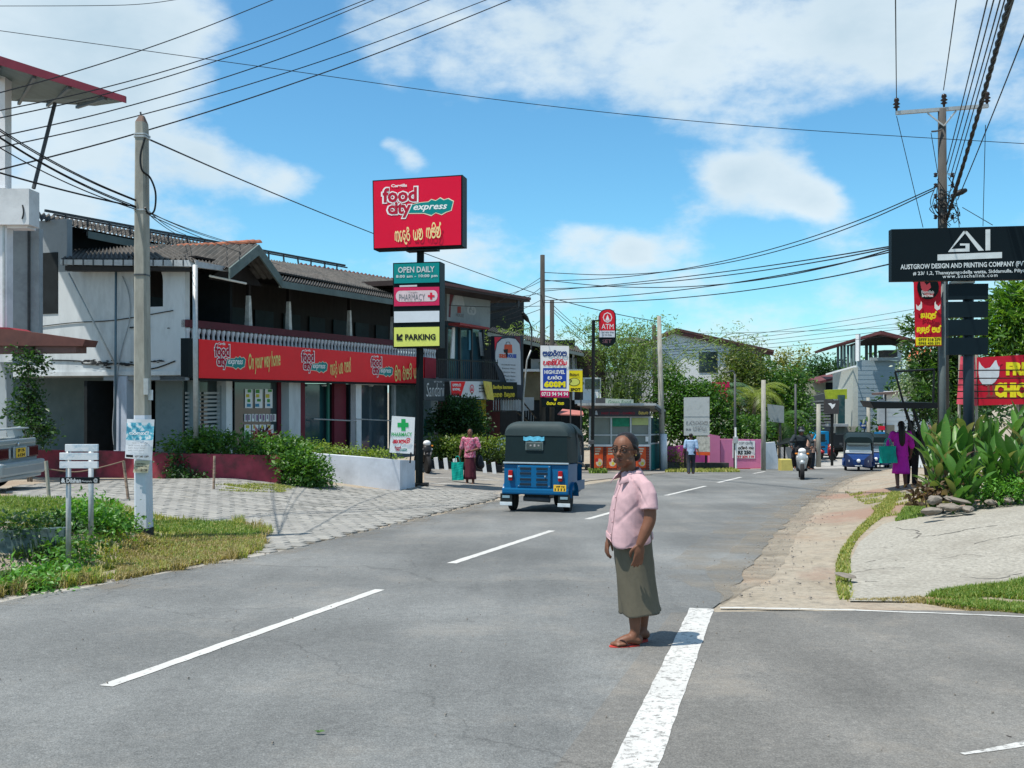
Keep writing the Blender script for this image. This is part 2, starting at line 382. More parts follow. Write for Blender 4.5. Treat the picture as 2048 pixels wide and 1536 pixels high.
def leaves(name, C, size, mat, parent=None, origin=None, up=.5, asp=.5, droop=0, outward=None, sv=.35):
 """one bent leaf (two triangles pairs) per centre"""
 C = np.asarray(C, float); n = len(C)
 d = rng.normal(size=(n, 3)); d[:, 2] = d[:, 2] * .6 + droop
 if outward is not None: d = d * .7 + outward
 d /= np.linalg.norm(d, axis=1)[:, None] + 1e-9
 nr = rng.normal(size=(n, 3)); nr[:, 2] += up * 3; w = np.cross(d, nr); w /= np.linalg.norm(w, axis=1)[:, None] + 1e-9
 nn = np.cross(w, d); s = size * (1 + sv * rng.normal(size=n)).clip(.4, 1.8)[:, None]
 v0 = C - d * s * .5; v1 = C + w * s * asp * .5 + nn * s * .08; v2 = C + d * s * .5 - nn * s * .12; v3 = C - w * s * asp * .5 + nn * s * .08
 V = np.stack([v0, v1, v2, v3], 1).reshape(-1, 3); b = np.arange(n)[:, None] * 4
 F = np.concatenate([b + [0, 1, 2], b + [0, 2, 3]], 1).reshape(-1, 3)
 return mesh_np(name, V, F, mat, parent, origin)
def clump_points(blobs, nclump, per, spread, shell=.55):
 """blobs: (centre, (rx,ry,rz)); leaf centres gathered in clumps near the outside of the blobs"""
 vol = np.array([b[1][0] * b[1][1] * b[1][2] for b in blobs]) ** .8; p = vol / vol.sum(); out = []; ow = []
 idx = rng.choice(len(blobs), size=nclump, p=p)
 for i in idx:
  c, r = np.array(blobs[i][0], float), np.array(blobs[i][1], float)
  d = rng.normal(size=3); d /= np.linalg.norm(d); rad = shell + (1 - shell) * rng.random() ** .6
  cc = c + d * r * rad * (1 + .12 * rng.normal())
  q = cc + rng.normal(size=(per, 3)) * spread * np.array([1, 1, .7]); out.append(q); ow.append(np.tile(d, (per, 1)))
 return np.concatenate(out), np.concatenate(ow)
# ---------------------------------------------------------------- lettering
_tc = {}
def textmesh(s, bold=0., shear=0., space=1., res=2):
 k = (s, bold, shear, space)
 if k in _tc: return _tc[k]
 cu = bpy.data.curves.new('t', 'FONT'); cu.body = s; cu.size = 1; cu.offset = bold; cu.shear = shear; cu.space_character = space; cu.resolution_u = res; cu.fill_mode = 'FRONT'
 o = bpy.data.objects.new('t', cu); TMP.collection.objects.link(o); TVL.update(); dg = TVL.depsgraph
 me = bpy.data.meshes.new_from_object(o.evaluated_get(dg)); bpy.data.objects.remove(o); bpy.data.curves.remove(cu)
 vs = [tuple(v.co) for v in me.vertices]; fs = [tuple(p.vertices) for p in me.polygons]; bpy.data.meshes.remove(me)
 _tc[k] = (vs, fs); return _tc[k]
GL = {  # Sinhala letters drawn as pen strokes in a unit box
'ma': (1.0, [[(.3, .98), (.08, .85), (0, .45), (.18, .05), (.55, 0), (.9, .15), (1, .55), (.8, .95), (.55, .8), (.6, .55), (.85, .55)], [(.3, .98), (.45, .8), (.3, .58), (.12, .62)]]),
'ha': (1.1, [[(.3, .62), (.12, .55), (.08, .8), (.3, .95), (.52, .75), (.5, .42), (.3, .25), (.05, .2), (.15, 0), (.6, 0), (1, .15), (1.08, .6), (.9, .95), (.68, .8), (.72, .6)]]),
'ra': (.75, [[(.2, 1.0), (.25, 1.25), (.6, 1.2), (.6, .95), (.3, .88), (.02, .5), (.15, .08), (.5, 0), (.75, .3), (.65, .62), (.35, .6)]]),
'ga': (1.05, [[(0, .1), (.08, .75), (.3, .98), (.5, .75), (.45, .3), (.3, 0)], [(.5, .7), (.7, .98), (.98, .8), (1.02, .3), (.85, 0), (.62, .05)]]),
'pa': (1.0, [[(.3, .6), (.1, .6), (.1, .92), (.32, .92), (.28, .6), (.02, .4), (.15, .03), (.6, 0), (.95, .25), (.98, .95)]]),
'na': (1.0, [[(.42, .55), (.2, .45), (.08, .75), (.32, .98), (.52, .7), (.45, .35), (.08, .2), (.25, 0), (.7, 0), (1, .3), (.95, .8), (.75, .98), (.6, .8), (.72, .62)]]),
'ta': (.95, [[(.75, .6), (.9, .85), (.6, 1.02), (.15, .9), (0, .45), (.2, .03), (.6, 0), (.92, .25), (.85, .55), (.6, .55)]]),
'ya': (1.05, [[(.15, .98), (.02, .5), (.2, 0), (.45, .1), (.52, .75), (.55, .1), (.8, 0), (1.02, .3), (1.0, .98)]]),
'ka': (1.1, [[(.35, .55), (.12, .5), (.1, .8), (.35, .95), (.5, .65), (.42, .1), (.1, .1), (.1, .3), (.5, .35), (.85, .25), (1.05, .55), (.9, .95), (.65, .85)]]),
'sa': (1.1, [[(.3, .95), (.05, .7), (.1, .1), (.45, 0), (.55, .35), (.35, .5)], [(.5, .1), (.8, 0), (1.05, .3), (1.0, .8), (.75, .98), (.6, .8), (.8, .6)]]),
'la': (1.0, [[(.2, .6), (.35, .95), (.8, .95), (1, .5), (.8, .05), (.35, 0), (.05, .3), (.25, .6), (.55, .45)]]),
'wa': (.9, [[(.1, .7), (.35, .98), (.8, .85), (.9, .4), (.6, 0), (.15, .1), (.05, .4), (.4, .5)]]),
'da': (.8, [[(.7, .9), (.3, .98), (.05, .6), (.2, .2), (.55, .2), (.7, .5), (.45, .62)], [(.55, .2), (.4, -.1), (.75, -.35), (1.0, -.2)]]),
'fa': (1.15, [[(.1, .8), (.3, .98), (.45, .7), (.3, .4), (.1, .5), (0, .1), (.4, 0), (.5, .5), (.75, .98), (1.1, .7), (1.05, .1), (.75, 0), (.7, .4), (.95, .5)]]),
'aa': (.35, [[(.05, .8), (.25, .95), (.28, .1), (.05, .02)]]),
'e': (.45, [[(.4, .95), (.1, .9), (0, .4), (.15, 0), (.4, .1), (.3, .4)]]),
'i': (0, [[(-.95, 1.08), (-.7, 1.4), (-.3, 1.42), (-.05, 1.1), (-.25, 1.05)]]),
'hal': (0, [[(-.3, .95), (-.15, 1.4), (.02, 1.3), (-.05, 1.15)]]),
'u': (0, [[(-.4, 0), (-.2, -.3), (.05, -.15), (.02, .1)]]),
'ae': (.35, [[(.05, .95), (.25, 1.0), (.28, .1), (.05, .05), (.05, .3), (.3, .35)]]),
' ': (.55, []),
}
def sinmesh(s, pen=.16):
 toks = s.split('.'); x = 0; vs = []; fs = []; zl = 0
 for t in toks:
  w, strokes = GL[t]
  for st in strokes:
   pts = crom([(px + x, py, 0) for px, py in st], 4); n = len(pts); b = len(vs)
   for i, p in enumerate(pts):
    d = pts[min(i + 1, n - 1)] - pts[max(i - 1, 0)]; d.normalize(); q = Vector((-d.y, d.x, 0)) * pen / 2
    zl += .00012
    vs += [(p.x + q.x, p.y + q.y, zl), (p.x - q.x, p.y - q.y, zl)]
   fs += [(b + 2 * i, b + 2 * i + 1, b + 2 * i + 3, b + 2 * i + 2) for i in range(n - 1)]
  x += w + (.2 if w else 0)
 return vs, fs
def fit(mb, pl, box, src, off=.006, shear=0., rot=0.):
 """place flat lettering in a pixel box (x0, y0, x1, y1) of an upright plane; y0/y1 are measured at the box's middle"""
 vs, fs = src; x0, y0, x1, y1 = box; xm = (x0 + x1) / 2
 u0 = pl.uz(x0, y0, off)[0]; u1 = pl.uz(x1, y0, off)[0]; zt = pl.uz(xm, y0, off)[1]; zb = pl.uz(xm, y1, off)[1]
 return fit_uz(mb, pl, (u0, zb, u1, zt), src, off, rot)
def fit_uz(mb, pl, b, src, off=.006, rot=0.):
 vs, fs = src; u0, zb, u1, zt = b
 xs = [v[0] for v in vs]; ys = [v[1] for v in vs]; ax, bx, ay, by = min(xs), max(xs), min(ys), max(ys)
 cu, cz = (u0 + u1) / 2, (zb + zt) / 2; sx = (u1 - u0) / (bx - ax); sy = (zt - zb) / (by - ay); c, s = math.cos(R(rot)), math.sin(R(rot)); out = []
 for v in vs:
  a = (v[0] - (ax + bx) / 2) * sx; d = (v[1] - (ay + by) / 2) * sy
  out.append(pl.at(cu + a * c - d * s, cz + a * s + d * c, off + v[2]))
 n = len(mb.v); mb.v += [tuple(p) for p in out]; mb.f += [tuple(i + n for i in f) for f in fs]; mb.m += [mb.mi] * len(fs); return mb
def T(parent, pl, box, s, mat, bold=.02, shear=0, off=.006, space=1, name='lettering', rot=0):
 src = sinmesh(s[1:], pen=.15 + bold * 2) if s.startswith('$') else textmesh(s, bold, shear, space)
 return fit(MB(), pl, box, src, off, 0, rot).build(name, mat, parent, fixn=False)
def flat(parent, pl, pxs, mat, off=.004, name='printed_panel'):
 return MB().poly([pl.P(x, y, off) for x, y in pxs]).build(name, mat, parent, fixn=False)
def rectpx(x0, y0, x1, y1): return [(x0, y0), (x1, y0), (x1, y1), (x0, y1)]
def disc(parent, pl, c, rx, ry, mat, off=.005, name='printed_disc', n=28, a0=0, a1=360):
 return flat(parent, pl, [(c[0] + rx * math.cos(R(a0 + (a1 - a0) * k / n)), c[1] - ry * math.sin(R(a0 + (a1 - a0) * k / n))) for k in range(n)], mat, off, name)
def logo(parent, pl, x0, y0, x1, y1, off=.006, sl=0.):
 """the shop emblem: CARGILLS-like word over two stacked words and a ragged teal flag"""
 w, h = x1 - x0, y1 - y0
 def B(a, b, c, d): return (x0 + a * w, y0 + b * h + sl * a * w, x0 + c * w, y0 + d * h + sl * (a + c) / 2 * w)
 white, red, teal = M('sign_white', (.8, .8, .78), var=.03), M('logo_red', (.42, .008, .035), var=.03), M('sign_teal', (.0, .22, .21), var=.04)
 rag = [(.42, .62), (.55, .57), (.66, .56), (.7, .5), (.76, .54), (.82, .47), (.87, .53), (.93, .5), (1.0, .58), (.97, .82), (.9, .86), (.84, .92), (.76, .86), (.7, .93), (.6, .86), (.36, .84)]
 px = [(x0 + a * w, y0 + b * h + sl * a * w) for a, b in rag]; cxm = sum(p[0] for p in px) / len(px); cym = sum(p[1] for p in px) / len(px)
 flat(parent, pl, [(cxm + (a - cxm) * 1.05, cym + (b - cym) * 1.13) for a, b in px], M('logo_cream', (.75, .7, .5), var=.02), off, 'flag_outline'); flat(parent, pl, px, teal, off + .002, 'flag')
 for wd, b in (('food', (0, .05, .52, .56)), ('city', (.07, .46, .44, 1.0))):
  T(parent, pl, B(*b), wd, white, .085, 0, off + .004, 1.0 if wd == 'food' else .95); bb = (b[0] + .022, b[1] + .035, b[2] - .022, b[3] - .035)
  T(parent, pl, B(*bb), wd, red, .035, 0, off + .007, 1.0 if wd == 'food' else .95)
 T(parent, pl, B(.14, 0, .36, .12), 'Cargills', white, .03, 0, off + .009)
 T(parent, pl, B(.45, .62, .92, .83), 'express', white, .02, .3, off + .006)
def post(px, Y, ytop, r, mat, name, label, cat, ybase=None, rt=None, seg=12, lean=0, group=None):
 b = on(px, Y) if ybase is None else W(px, ybase, Y); t = W(px + lean, ytop, Y)
 mb = MB().tube([b - Vector((0, 0, .3)), t], [r, rt or r], seg)
 return one(name, label, cat, mb, mat, b, group, smooth=True)

# ---------------------------------------------------------------- common materials
conc = M('concrete_pole', (.30, .29, .25), .9, .25, 9, .004, dirt=(.10, .10, .08), damt=.3, dscale=1.5, stretch=(1, 1, .3))
pole_dark = M('weathered_wood', (.05, .047, .042), .9, .35, 12, .004, stretch=(1, 1, .15))
white_wall = M('white_wall', (.62, .63, .64), .85, .07, 3, .002, dirt=(.26, .27, .27), damt=.22, dscale=1.3)
grey_wall = M('grey_wall', (.33, .36, .38), .85, .1, 3, .002, dirt=(.14, .15, .15), damt=.25)
black_metal = M('black_metal', (.010, .012, .013), .45, .2, 8)
dark_steel = M('dark_steel', (.06, .065, .07), .5, .25, 9)
galv = M('galvanised_steel', (.42, .44, .44), .5, .15, 12, metal=.4, dirt=(.25, .2, .16), damt=.2)
white_paint = M('white_paint', (.75, .76, .76), .55, .05, 5, dirt=(.4, .4, .38), damt=.15)
sign_white = M('sign_white', (.8, .8, .78), .5, .03); sign_red = M('sign_red', (.84, .004, .014), .4, .05, 2); sign_teal = M('sign_teal', (.0, .22, .21), .4, .04)
sign_black = M('sign_black', (.005, .010, .012), .5, .15, 2, spec=.12); sign_yellow = M('sign_yellow', (.8, .66, .02), .5, .05); sign_lime = M('sign_lime', (.62, .66, .14), .5, .04)
ink = M('black_ink', (.012, .012, .014), .6, .1); ink_grey = M('grey_ink', (.18, .19, .2), .6, .1); ink_blue = M('blue_ink', (.015, .06, .36), .5, .08); ink_red = M('red_ink', (.6, .01, .04), .5, .05)
silver = M('silver_letters', (.55, .57, .58), .4, .05); gold = M('gold_letters', (.72, .52, .12), .45, .06); magenta = M('magenta_print', (.6, .01, .12), .5, .05); ink_green = M('green_print', (.02, .4, .1), .5, .05)
rubber = M('tyre_rubber', (.015, .015, .016), .8, .2, 20); chrome = M('bright_metal', (.6, .62, .64), .2, .05, metal=.9)
glass_dark = glassmat('dark_glass'); glass_teal = glassmat('teal_glass', (.02, .07, .08))
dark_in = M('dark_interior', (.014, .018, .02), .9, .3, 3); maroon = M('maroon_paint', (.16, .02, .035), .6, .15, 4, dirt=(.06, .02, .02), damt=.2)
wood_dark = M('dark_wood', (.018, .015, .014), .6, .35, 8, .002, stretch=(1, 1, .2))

# ---------------------------------------------------------------- ground, road, markings
RP = [(3.4, 10.6), (6.9, 17.5), (8.6, 24.5)]
def make_ground():
 m = bpy.data.materials.new('verge_soil'); m.use_nodes = True; nt = m.node_tree; N = nt.nodes.new; L = nt.links.new; b = nt.nodes['Principled BSDF']; b.inputs['Roughness'].default_value = .95
 tc = N('ShaderNodeTexCoord'); o = tc.outputs['Object']
 def nz(s, d=8, r=.6):
  n = N('ShaderNodeTexNoise'); n.inputs['Scale'].default_value = s; n.inputs['Detail'].default_value = d; n.inputs['Roughness'].default_value = r; L(o, n.inputs[0]); return n.outputs[0]
 def ramp(src, cols):
  cr = N('ShaderNodeValToRGB'); L(src, cr.inputs[0]); e = cr.color_ramp.elements
  while len(e) < len(cols): e.new(.5)
  for i, (p, c) in enumerate(cols): e[i].position = p; e[i].color = (*c, 1)
  return cr.outputs[0]
 c1 = ramp(nz(.5), [(.38, (.275, .23, .17)), (.5, (.325, .28, .215)), (.62, (.295, .225, .16))]); c2 = ramp(nz(9, 10, .75), [(.3, (.55, .55, .55)), (.5, (1, 1, 1)), (.72, (1.25, 1.22, 1.18))])
 mx = N('ShaderNodeMix'); mx.data_type = 'RGBA'; mx.blend_type = 'MULTIPLY'; mx.inputs[0].default_value = 1; L(c1, mx.inputs[6]); L(c2, mx.inputs[7]); res = mx.outputs[2]
 for (cx_, cy_), rad in ((RP[0], .05), (RP[1], 1.8), (RP[2], 1.5)):      # patches of red earth
  vm = N('ShaderNodeVectorMath'); vm.operation = 'DISTANCE'; L(o, vm.inputs[0]); vm.inputs[1].default_value = (cx_, cy_, H(cx_, cy_))
  ad = N('ShaderNodeMath'); ad.operation = 'MULTIPLY_ADD'; L(nz(1.6, 8), ad.inputs[0]); ad.inputs[1].default_value = 2.6; L(vm.outputs['Value'], ad.inputs[2])
  q = N('ShaderNodeMapRange'); L(ad.outputs[0], q.inputs[0]); q.inputs[1].default_value = rad + .7; q.inputs[2].default_value = rad + 1.6; q.inputs[3].default_value = .75; q.inputs[4].default_value = 0
  m4 = N('ShaderNodeMix'); m4.data_type = 'RGBA'; L(q.outputs[0], m4.inputs[0]); L(res, m4.inputs[6]); m4.inputs[7].default_value = (.27, .155, .11, 1); res = m4.outputs[2]
 L(res, b.inputs['Base Color'])
 bp = N('ShaderNodeBump'); bp.inputs['Strength'].default_value = .8; bp.inputs['Distance'].default_value = .03; L(nz(14, 10, .7), bp.inputs['Height']); L(bp.outputs[0], b.inputs['Normal'])
 xs = list(np.arange(-16, 20, .4)) ; xs = [-1500, -400, -150, -80, -45, -30, -22, -18] + xs + [21, 23, 26, 30, 36, 45, 60, 90, 150, 400, 1500]
 ys = [-300, -60, -20, -8] + list(np.arange(-4, 8.8, .5)) + list(np.arange(9, 30, .25)) + list(np.arange(30, 52, .8)) + [54, 57, 60, 64, 70, 80, 95, 120, 160, 240, 400, 900, 2500]
 V = np.array([(x, y, H(x, y)) for y in ys for x in xs]); nx = len(xs)
 F = np.array([(j * nx + i, j * nx + i + 1, (j + 1) * nx + i + 1, (j + 1) * nx + i) for j in range(len(ys) - 1) for i in range(nx - 1)])
 g = mesh_np('ground', V, F, m); props(g, kind='structure'); g.data.polygons.foreach_set('use_smooth', [True] * len(g.data.polygons))
make_ground()
def asphalt(key, base, warm):
 m = bpy.data.materials.new(key); m.use_nodes = True; nt = m.node_tree; N = nt.nodes.new; L = nt.links.new; b = nt.nodes['Principled BSDF']; b.inputs['Roughness'].default_value = .82; b.inputs['Specular IOR Level'].default_value = .35
 tc = N('ShaderNodeTexCoord'); o = tc.outputs['Object']
 def nz(s, d, r=.6, src=o):
  n = N('ShaderNodeTexNoise'); n.inputs['Scale'].default_value = s; n.inputs['Detail'].default_value = d; n.inputs['Roughness'].default_value = r; L(src, n.inputs[0]); return n.outputs[0]
 def mr(src, a, c, e, f):
  q = N('ShaderNodeMapRange'); L(src, q.inputs[0]); q.inputs[1].default_value = a; q.inputs[2].default_value = c; q.inputs[3].default_value = e; q.inputs[4].default_value = f; return q.outputs[0]
 def mul(a, c):
  q = N('ShaderNodeMath'); q.operation = 'MULTIPLY'; L(a, q.inputs[0]); L(c, q.inputs[1]); return q.outputs[0]
 mp = N('ShaderNodeMapping'); mp.inputs['Rotation'].default_value = (0, 0, R(18)); mp.inputs['Scale'].default_value = (1.6, .12, 1); L(o, mp.inputs[0])
 f = mul(mul(mr(nz(60, 5, .85), .3, .7, .6, 1.42), mr(nz(.45, 7), .3, .7, .78, 1.18)), mr(nz(1, 5, .6, mp.outputs[0]), .3, .7, .87, 1.1))
 vo = N('ShaderNodeTexVoronoi'); vo.feature = 'F1'; vo.inputs['Scale'].default_value = 95; L(o, vo.inputs[0]); f = mul(f, mr(vo.outputs['Distance'], .0, .55, 1.3, .88))
 f = mul(f, mr(nz(17, 5, .7), .3, .7, .84, 1.16)); f = mul(f, mr(nz(1.7, 4), .62, .72, 1, .84)); f = mul(f, mr(nz(.22, 3), .42, .58, .9, 1.06))
 wn = N('ShaderNodeTexNoise'); wn.inputs['Scale'].default_value = 1.4; wn.inputs['Detail'].default_value = 6; L(o, wn.inputs[0])
 vm = N('ShaderNodeVectorMath'); vm.operation = 'MULTIPLY_ADD'; L(wn.outputs[1], vm.inputs[0]); vm.inputs[1].default_value = (.9, .9, 0); L(o, vm.inputs[2])
 vc = N('ShaderNodeTexVoronoi'); vc.feature = 'DISTANCE_TO_EDGE'; vc.inputs['Scale'].default_value = .16; L(vm.outputs[0], vc.inputs[0])
 f = mul(f, mr(vc.outputs['Distance'], .0, .0022, .72, 1.0))
 mx = N('ShaderNodeMix'); mx.data_type = 'RGBA'; mx.blend_type = 'MULTIPLY'; mx.inputs[0].default_value = 1; mx.inputs[6].default_value = (*base, 1)
 cb = N('ShaderNodeCombineColor'); L(f, cb.inputs[0]); L(f, cb.inputs[1]); L(f, cb.inputs[2]); L(cb.outputs[0], mx.inputs[7])
 # dust carried onto the surface
 m2 = N('ShaderNodeMix'); m2.data_type = 'RGBA'; m2.clamp_factor = True; L(mr(nz(.9, 10, .72), .52, .78, 0, warm), m2.inputs[0]); L(mx.outputs[2], m2.inputs[6]); m2.inputs[7].default_value = (.27, .23, .18, 1)
 L(m2.outputs[2], b.inputs['Base Color'])
 bp = N('ShaderNodeBump'); bp.inputs['Strength'].default_value = .55; bp.inputs['Distance'].default_value = .006; L(vo.outputs['Distance'], bp.inputs['Height']); L(bp.outputs[0], b.inputs['Normal']); return m
asph = asphalt('asphalt', (.165, .168, .161), .35); asph2 = asphalt('dusty_asphalt', (.165, .158, .143), .6)
def edge(P, y0, y1, step, wob=0):
 out = []; n = int((y1 - y0) / step)
 for k in range(n + 1):
  y = y0 + (y1 - y0) * k / n; x = interp(P, y); out.append((x + wob * noise.noise(Vector((x * 1.7, y * 1.7, 3))) + wob * .5 * noise.noise(Vector((x * 7, y * 7, 9))), y))
 return out
lft = edge(LE, -6, 95, .35, .10); rgt = edge(RE, -6, 90, .25, .12)
props(sheet('road', lft + rgt[::-1], .012, asph, .5), kind='structure')
side = [(-2.8, -6)] + [(x - .22, y) for x, y in edge(RE, -5, 8.25, .4)] + [(3.2, 8.35), (5.5, 8.15), (9, 8.0), (16, 7.6), (16, -6)]
props(sheet('side_road', side, .0155, asph2, .5), kind='structure')
def paint(key, wear=.5):
 m = bpy.data.materials.new(key); m.use_nodes = True; nt = m.node_tree; N = nt.nodes.new; L = nt.links.new; b = nt.nodes['Principled BSDF']; b.inputs['Roughness'].default_value = .7
 tc = N('ShaderNodeTexCoord'); n = N('ShaderNodeTexNoise'); n.inputs['Scale'].default_value = 22; n.inputs['Detail'].default_value = 9; n.inputs['Roughness'].default_value = .75; L(tc.outputs['Object'], n.inputs[0])
 r = N('ShaderNodeMapRange'); L(n.outputs[0], r.inputs[0]); r.inputs[1].default_value = wear - .06; r.inputs[2].default_value = wear + .03
 n2 = N('ShaderNodeTexNoise'); n2.inputs['Scale'].default_value = 3; n2.inputs['Detail'].default_value = 6; L(tc.outputs['Object'], n2.inputs[0])
 c = N('ShaderNodeMix'); c.data_type = 'RGBA'; L(n2.outputs[0], c.inputs[0]); c.inputs[6].default_value = (.42, .41, .385, 1); c.inputs[7].default_value = (.6, .59, .55, 1)
 mx = N('ShaderNodeMix'); mx.data_type = 'RGBA'; L(r.outputs[0], mx.inputs[0]); mx.inputs[6].default_value = (.2, .19, .175, 1); L(c.outputs[2], mx.inputs[7]); L(mx.outputs[2], b.inputs['Base Color']); return m
line_m = paint('road_paint', .41); line_w = paint('worn_road_paint', .455)
def ribbon(pts, w, wob=.012):
 L_, R_ = [], []; pts = [Vector((*p, 0)) for p in pts]; P = []
 for a, b in zip(pts, pts[1:]):
  n = max(2, int((b - a).length / .12)); P += [a.lerp(b, k / n) for k in range(n)]
 P.append(pts[-1])
 for i, p in enumerate(P):
  d = (P[min(i + 1, len(P) - 1)] - P[max(i - 1, 0)]).normalized(); q = Vector((-d.y, d.x, 0)); e1 = wob * random.uniform(-1, 1); e2 = wob * random.uniform(-1, 1)
  L_.append((p + q * (w / 2 + e1))[:2]); R_.append((p - q * (w / 2 + e2))[:2])
 return L_ + R_[::-1]
def g2(px, py): return (lambda p: (p.x, p.y))(G(px, py))
dashes = [((212, 1377), (760, 1182), .10), ((903, 1129), (1104, 1063), .115), ((1174, 1040), (1245, 1020), .12), ((1332, 992), (1411, 973), .12), ((1436, 966), (1482, 955), .13)]
for a, b, w in dashes: props(sheet('centre_line_dash', ribbon([g2(*a), g2(*b)], w, .006), .0155, line_m, 5), kind='structure')
far = [(9.9, 41), (11.0, 43.5), (13.4, 49), (15, 52.2)]
for a, b in ((far[0], far[1]), (far[2], far[3])): props(sheet('centre_line_dash', ribbon([a, b], .12), .0155, line_m, 5), kind='structure')
props(sheet('edge_line', ribbon([(-.75, -2), (.28, 3.3), g2(1272, 1536), g2(1404, 1221)], .2, .004), .019, line_w, 5), kind='structure')
props(sheet('side_road_edge_line', ribbon([g2(1440, 1219), g2(1700, 1224), g2(2048, 1238), (6.5, 7.9), (12, 7.6)], .05, .012), .019, line_m, 5), kind='structure')
props(sheet('side_road_edge_line', ribbon([g2(1925, 1516), g2(2060, 1492), (4.5, 4.72)], .045, .012), .019, line_w, 5), kind='structure')
# pale dusty margin along the left edge of the road and the cracked patches
margin = [(x - .28 - .1 * noise.noise(Vector((x * 2, y * 2, 1))), y) for x, y in edge(LE, 4, 13.6, .3)] + edge(LE, 4, 13.6, .3, .05)[::-1]
props(sheet('gravel_margin', margin, .009, M('gravel_margin', (.36, .34, .30), .95, .3, 30, .01, dirt=(.2, .18, .15)), .5), kind='structure')
def drift(name, P, sgn, w0, w1, y0, y1, lo, dz):       # sand and grit drifted over the edge of the asphalt
 m = bpy.data.materials.new(name); m.use_nodes = True; nt = m.node_tree; N = nt.nodes.new; L = nt.links.new; b = nt.nodes['Principled BSDF']; b.inputs['Base Color'].default_value = (.27, .235, .185, 1); b.inputs['Roughness'].default_value = .95
 tc = N('ShaderNodeTexCoord'); n = N('ShaderNodeTexNoise'); n.inputs['Scale'].default_value = 1.6; n.inputs['Detail'].default_value = 10; n.inputs['Roughness'].default_value = .6; L(tc.outputs['Object'], n.inputs[0]); r = N('ShaderNodeMapRange'); L(n.outputs[0], r.inputs[0]); r.inputs[1].default_value = lo; r.inputs[2].default_value = lo + .4; r.inputs[4].default_value = .6; L(r.outputs[0], b.inputs['Alpha'])
 tp_ = lambda y: .05 + .95 * ss((y - y0) / 2.2)
 a = [(x + sgn * w0 * tp_(y), y) for x, y in edge(P, y0, y1, .4, .1)]; c = [(x + sgn * w1 * tp_(y), y) for x, y in edge(P, y0, y1, .4, .15)]; props(sheet(name, a + c[::-1], dz, m, .5), kind='structure')
drift('sand_drift', RE, -1, -.35, .4, 8.7, 45, .3, .0172); drift('sand_drift', RE, -1, -.2, 1.0, 8.9, 45, .42, .0145); drift('sand_drift', LE, 1, -.2, .3, 4, 45, .46, .0172); drift('sand_drift', LE, 1, -.2, .8, 4, 45, .52, .0145)
# concrete drive on the right, with slabs and red earth beside it
conc_g = M('drive_concrete', (.315, .295, .25), .95, .34, 24, .022, dirt=(.22, .20, .165), dscale=.8, damt=.5)
def gx(*ps): return [g2(*p) for p in ps]
drive_px = [(1700, 1205), (1697, 1160), (1702, 1120), (1720, 1085), (1765, 1050), (1832, 1033), (1900, 1022), (2060, 1000)]
d0 = gx(*drive_px)
drive = d0 + [(11, 15.0), (14, 14), (14, 10.6), (7.2, 9.6)] + gx((2048, 1163), (1960, 1172), (1880, 1186), (1820, 1206))
crk = []
dr_ = sheet('concrete_drive', drive, .014, conc_g, .3); props(dr_, kind='structure')
def crack(pts, w=.02):
 p = crom([Vector((*g2(*q), 0)) for q in pts], 5); out = []
 for i, q in enumerate(p): out.append((q.x + random.uniform(-.03, .03), q.y + random.uniform(-.02, .02)))
 return sheet('crack', ribbon(out, w * .55, w * .3), .017, M('crack_shadow', (.14, .13, .115), .95, .3, 20), 5, smooth=False)
for pts, w in (([(1792, 1058), (1830, 1064), (1838, 1075), (1828, 1078)], .035), ([(1828, 1076), (1880, 1072), (1930, 1062), (2000, 1052)], .03), ([(1700, 1104), (1745, 1099), (1785, 1096)], .018), ([(1712, 1148), (1760, 1140), (1815, 1138)], .016), ([(1730, 1128), (1770, 1120), (1800, 1124)], .012), ([(1880, 1120), (1930, 1112), (1975, 1116)], .012), ([(1915, 1156), (1990, 1160), (2040, 1150)], .02), ([(1728, 1166), (1760, 1166)], .018), ([(1950, 1090), (1990, 1080), (2048, 1072)], .018)):
 c = crack(pts, w); props(c, kind='structure')
props(sheet('car_park_surface', gx((848, 975), (1000, 996), (1180, 962), (1330, 946), (1330, 940), (1180, 938), (1000, 938), (848, 936)), .02, M('car_park_asphalt', (.20, .19, .175), .9, .15, 20, .004, dirt=(.33, .29, .23), dscale=.7, damt=.5), .5), kind='structure')
# far junction; its sunlit brightness is put into a paler asphalt colour
props(sheet('junction', [(11, 46.2), (18.5, 48.5), (40, 54), (48, 80), (30, 84), (15, 62)], .024, M('sunlit_asphalt', (.34, .33, .31), .9, .1, 6, .003), 2), kind='structure')
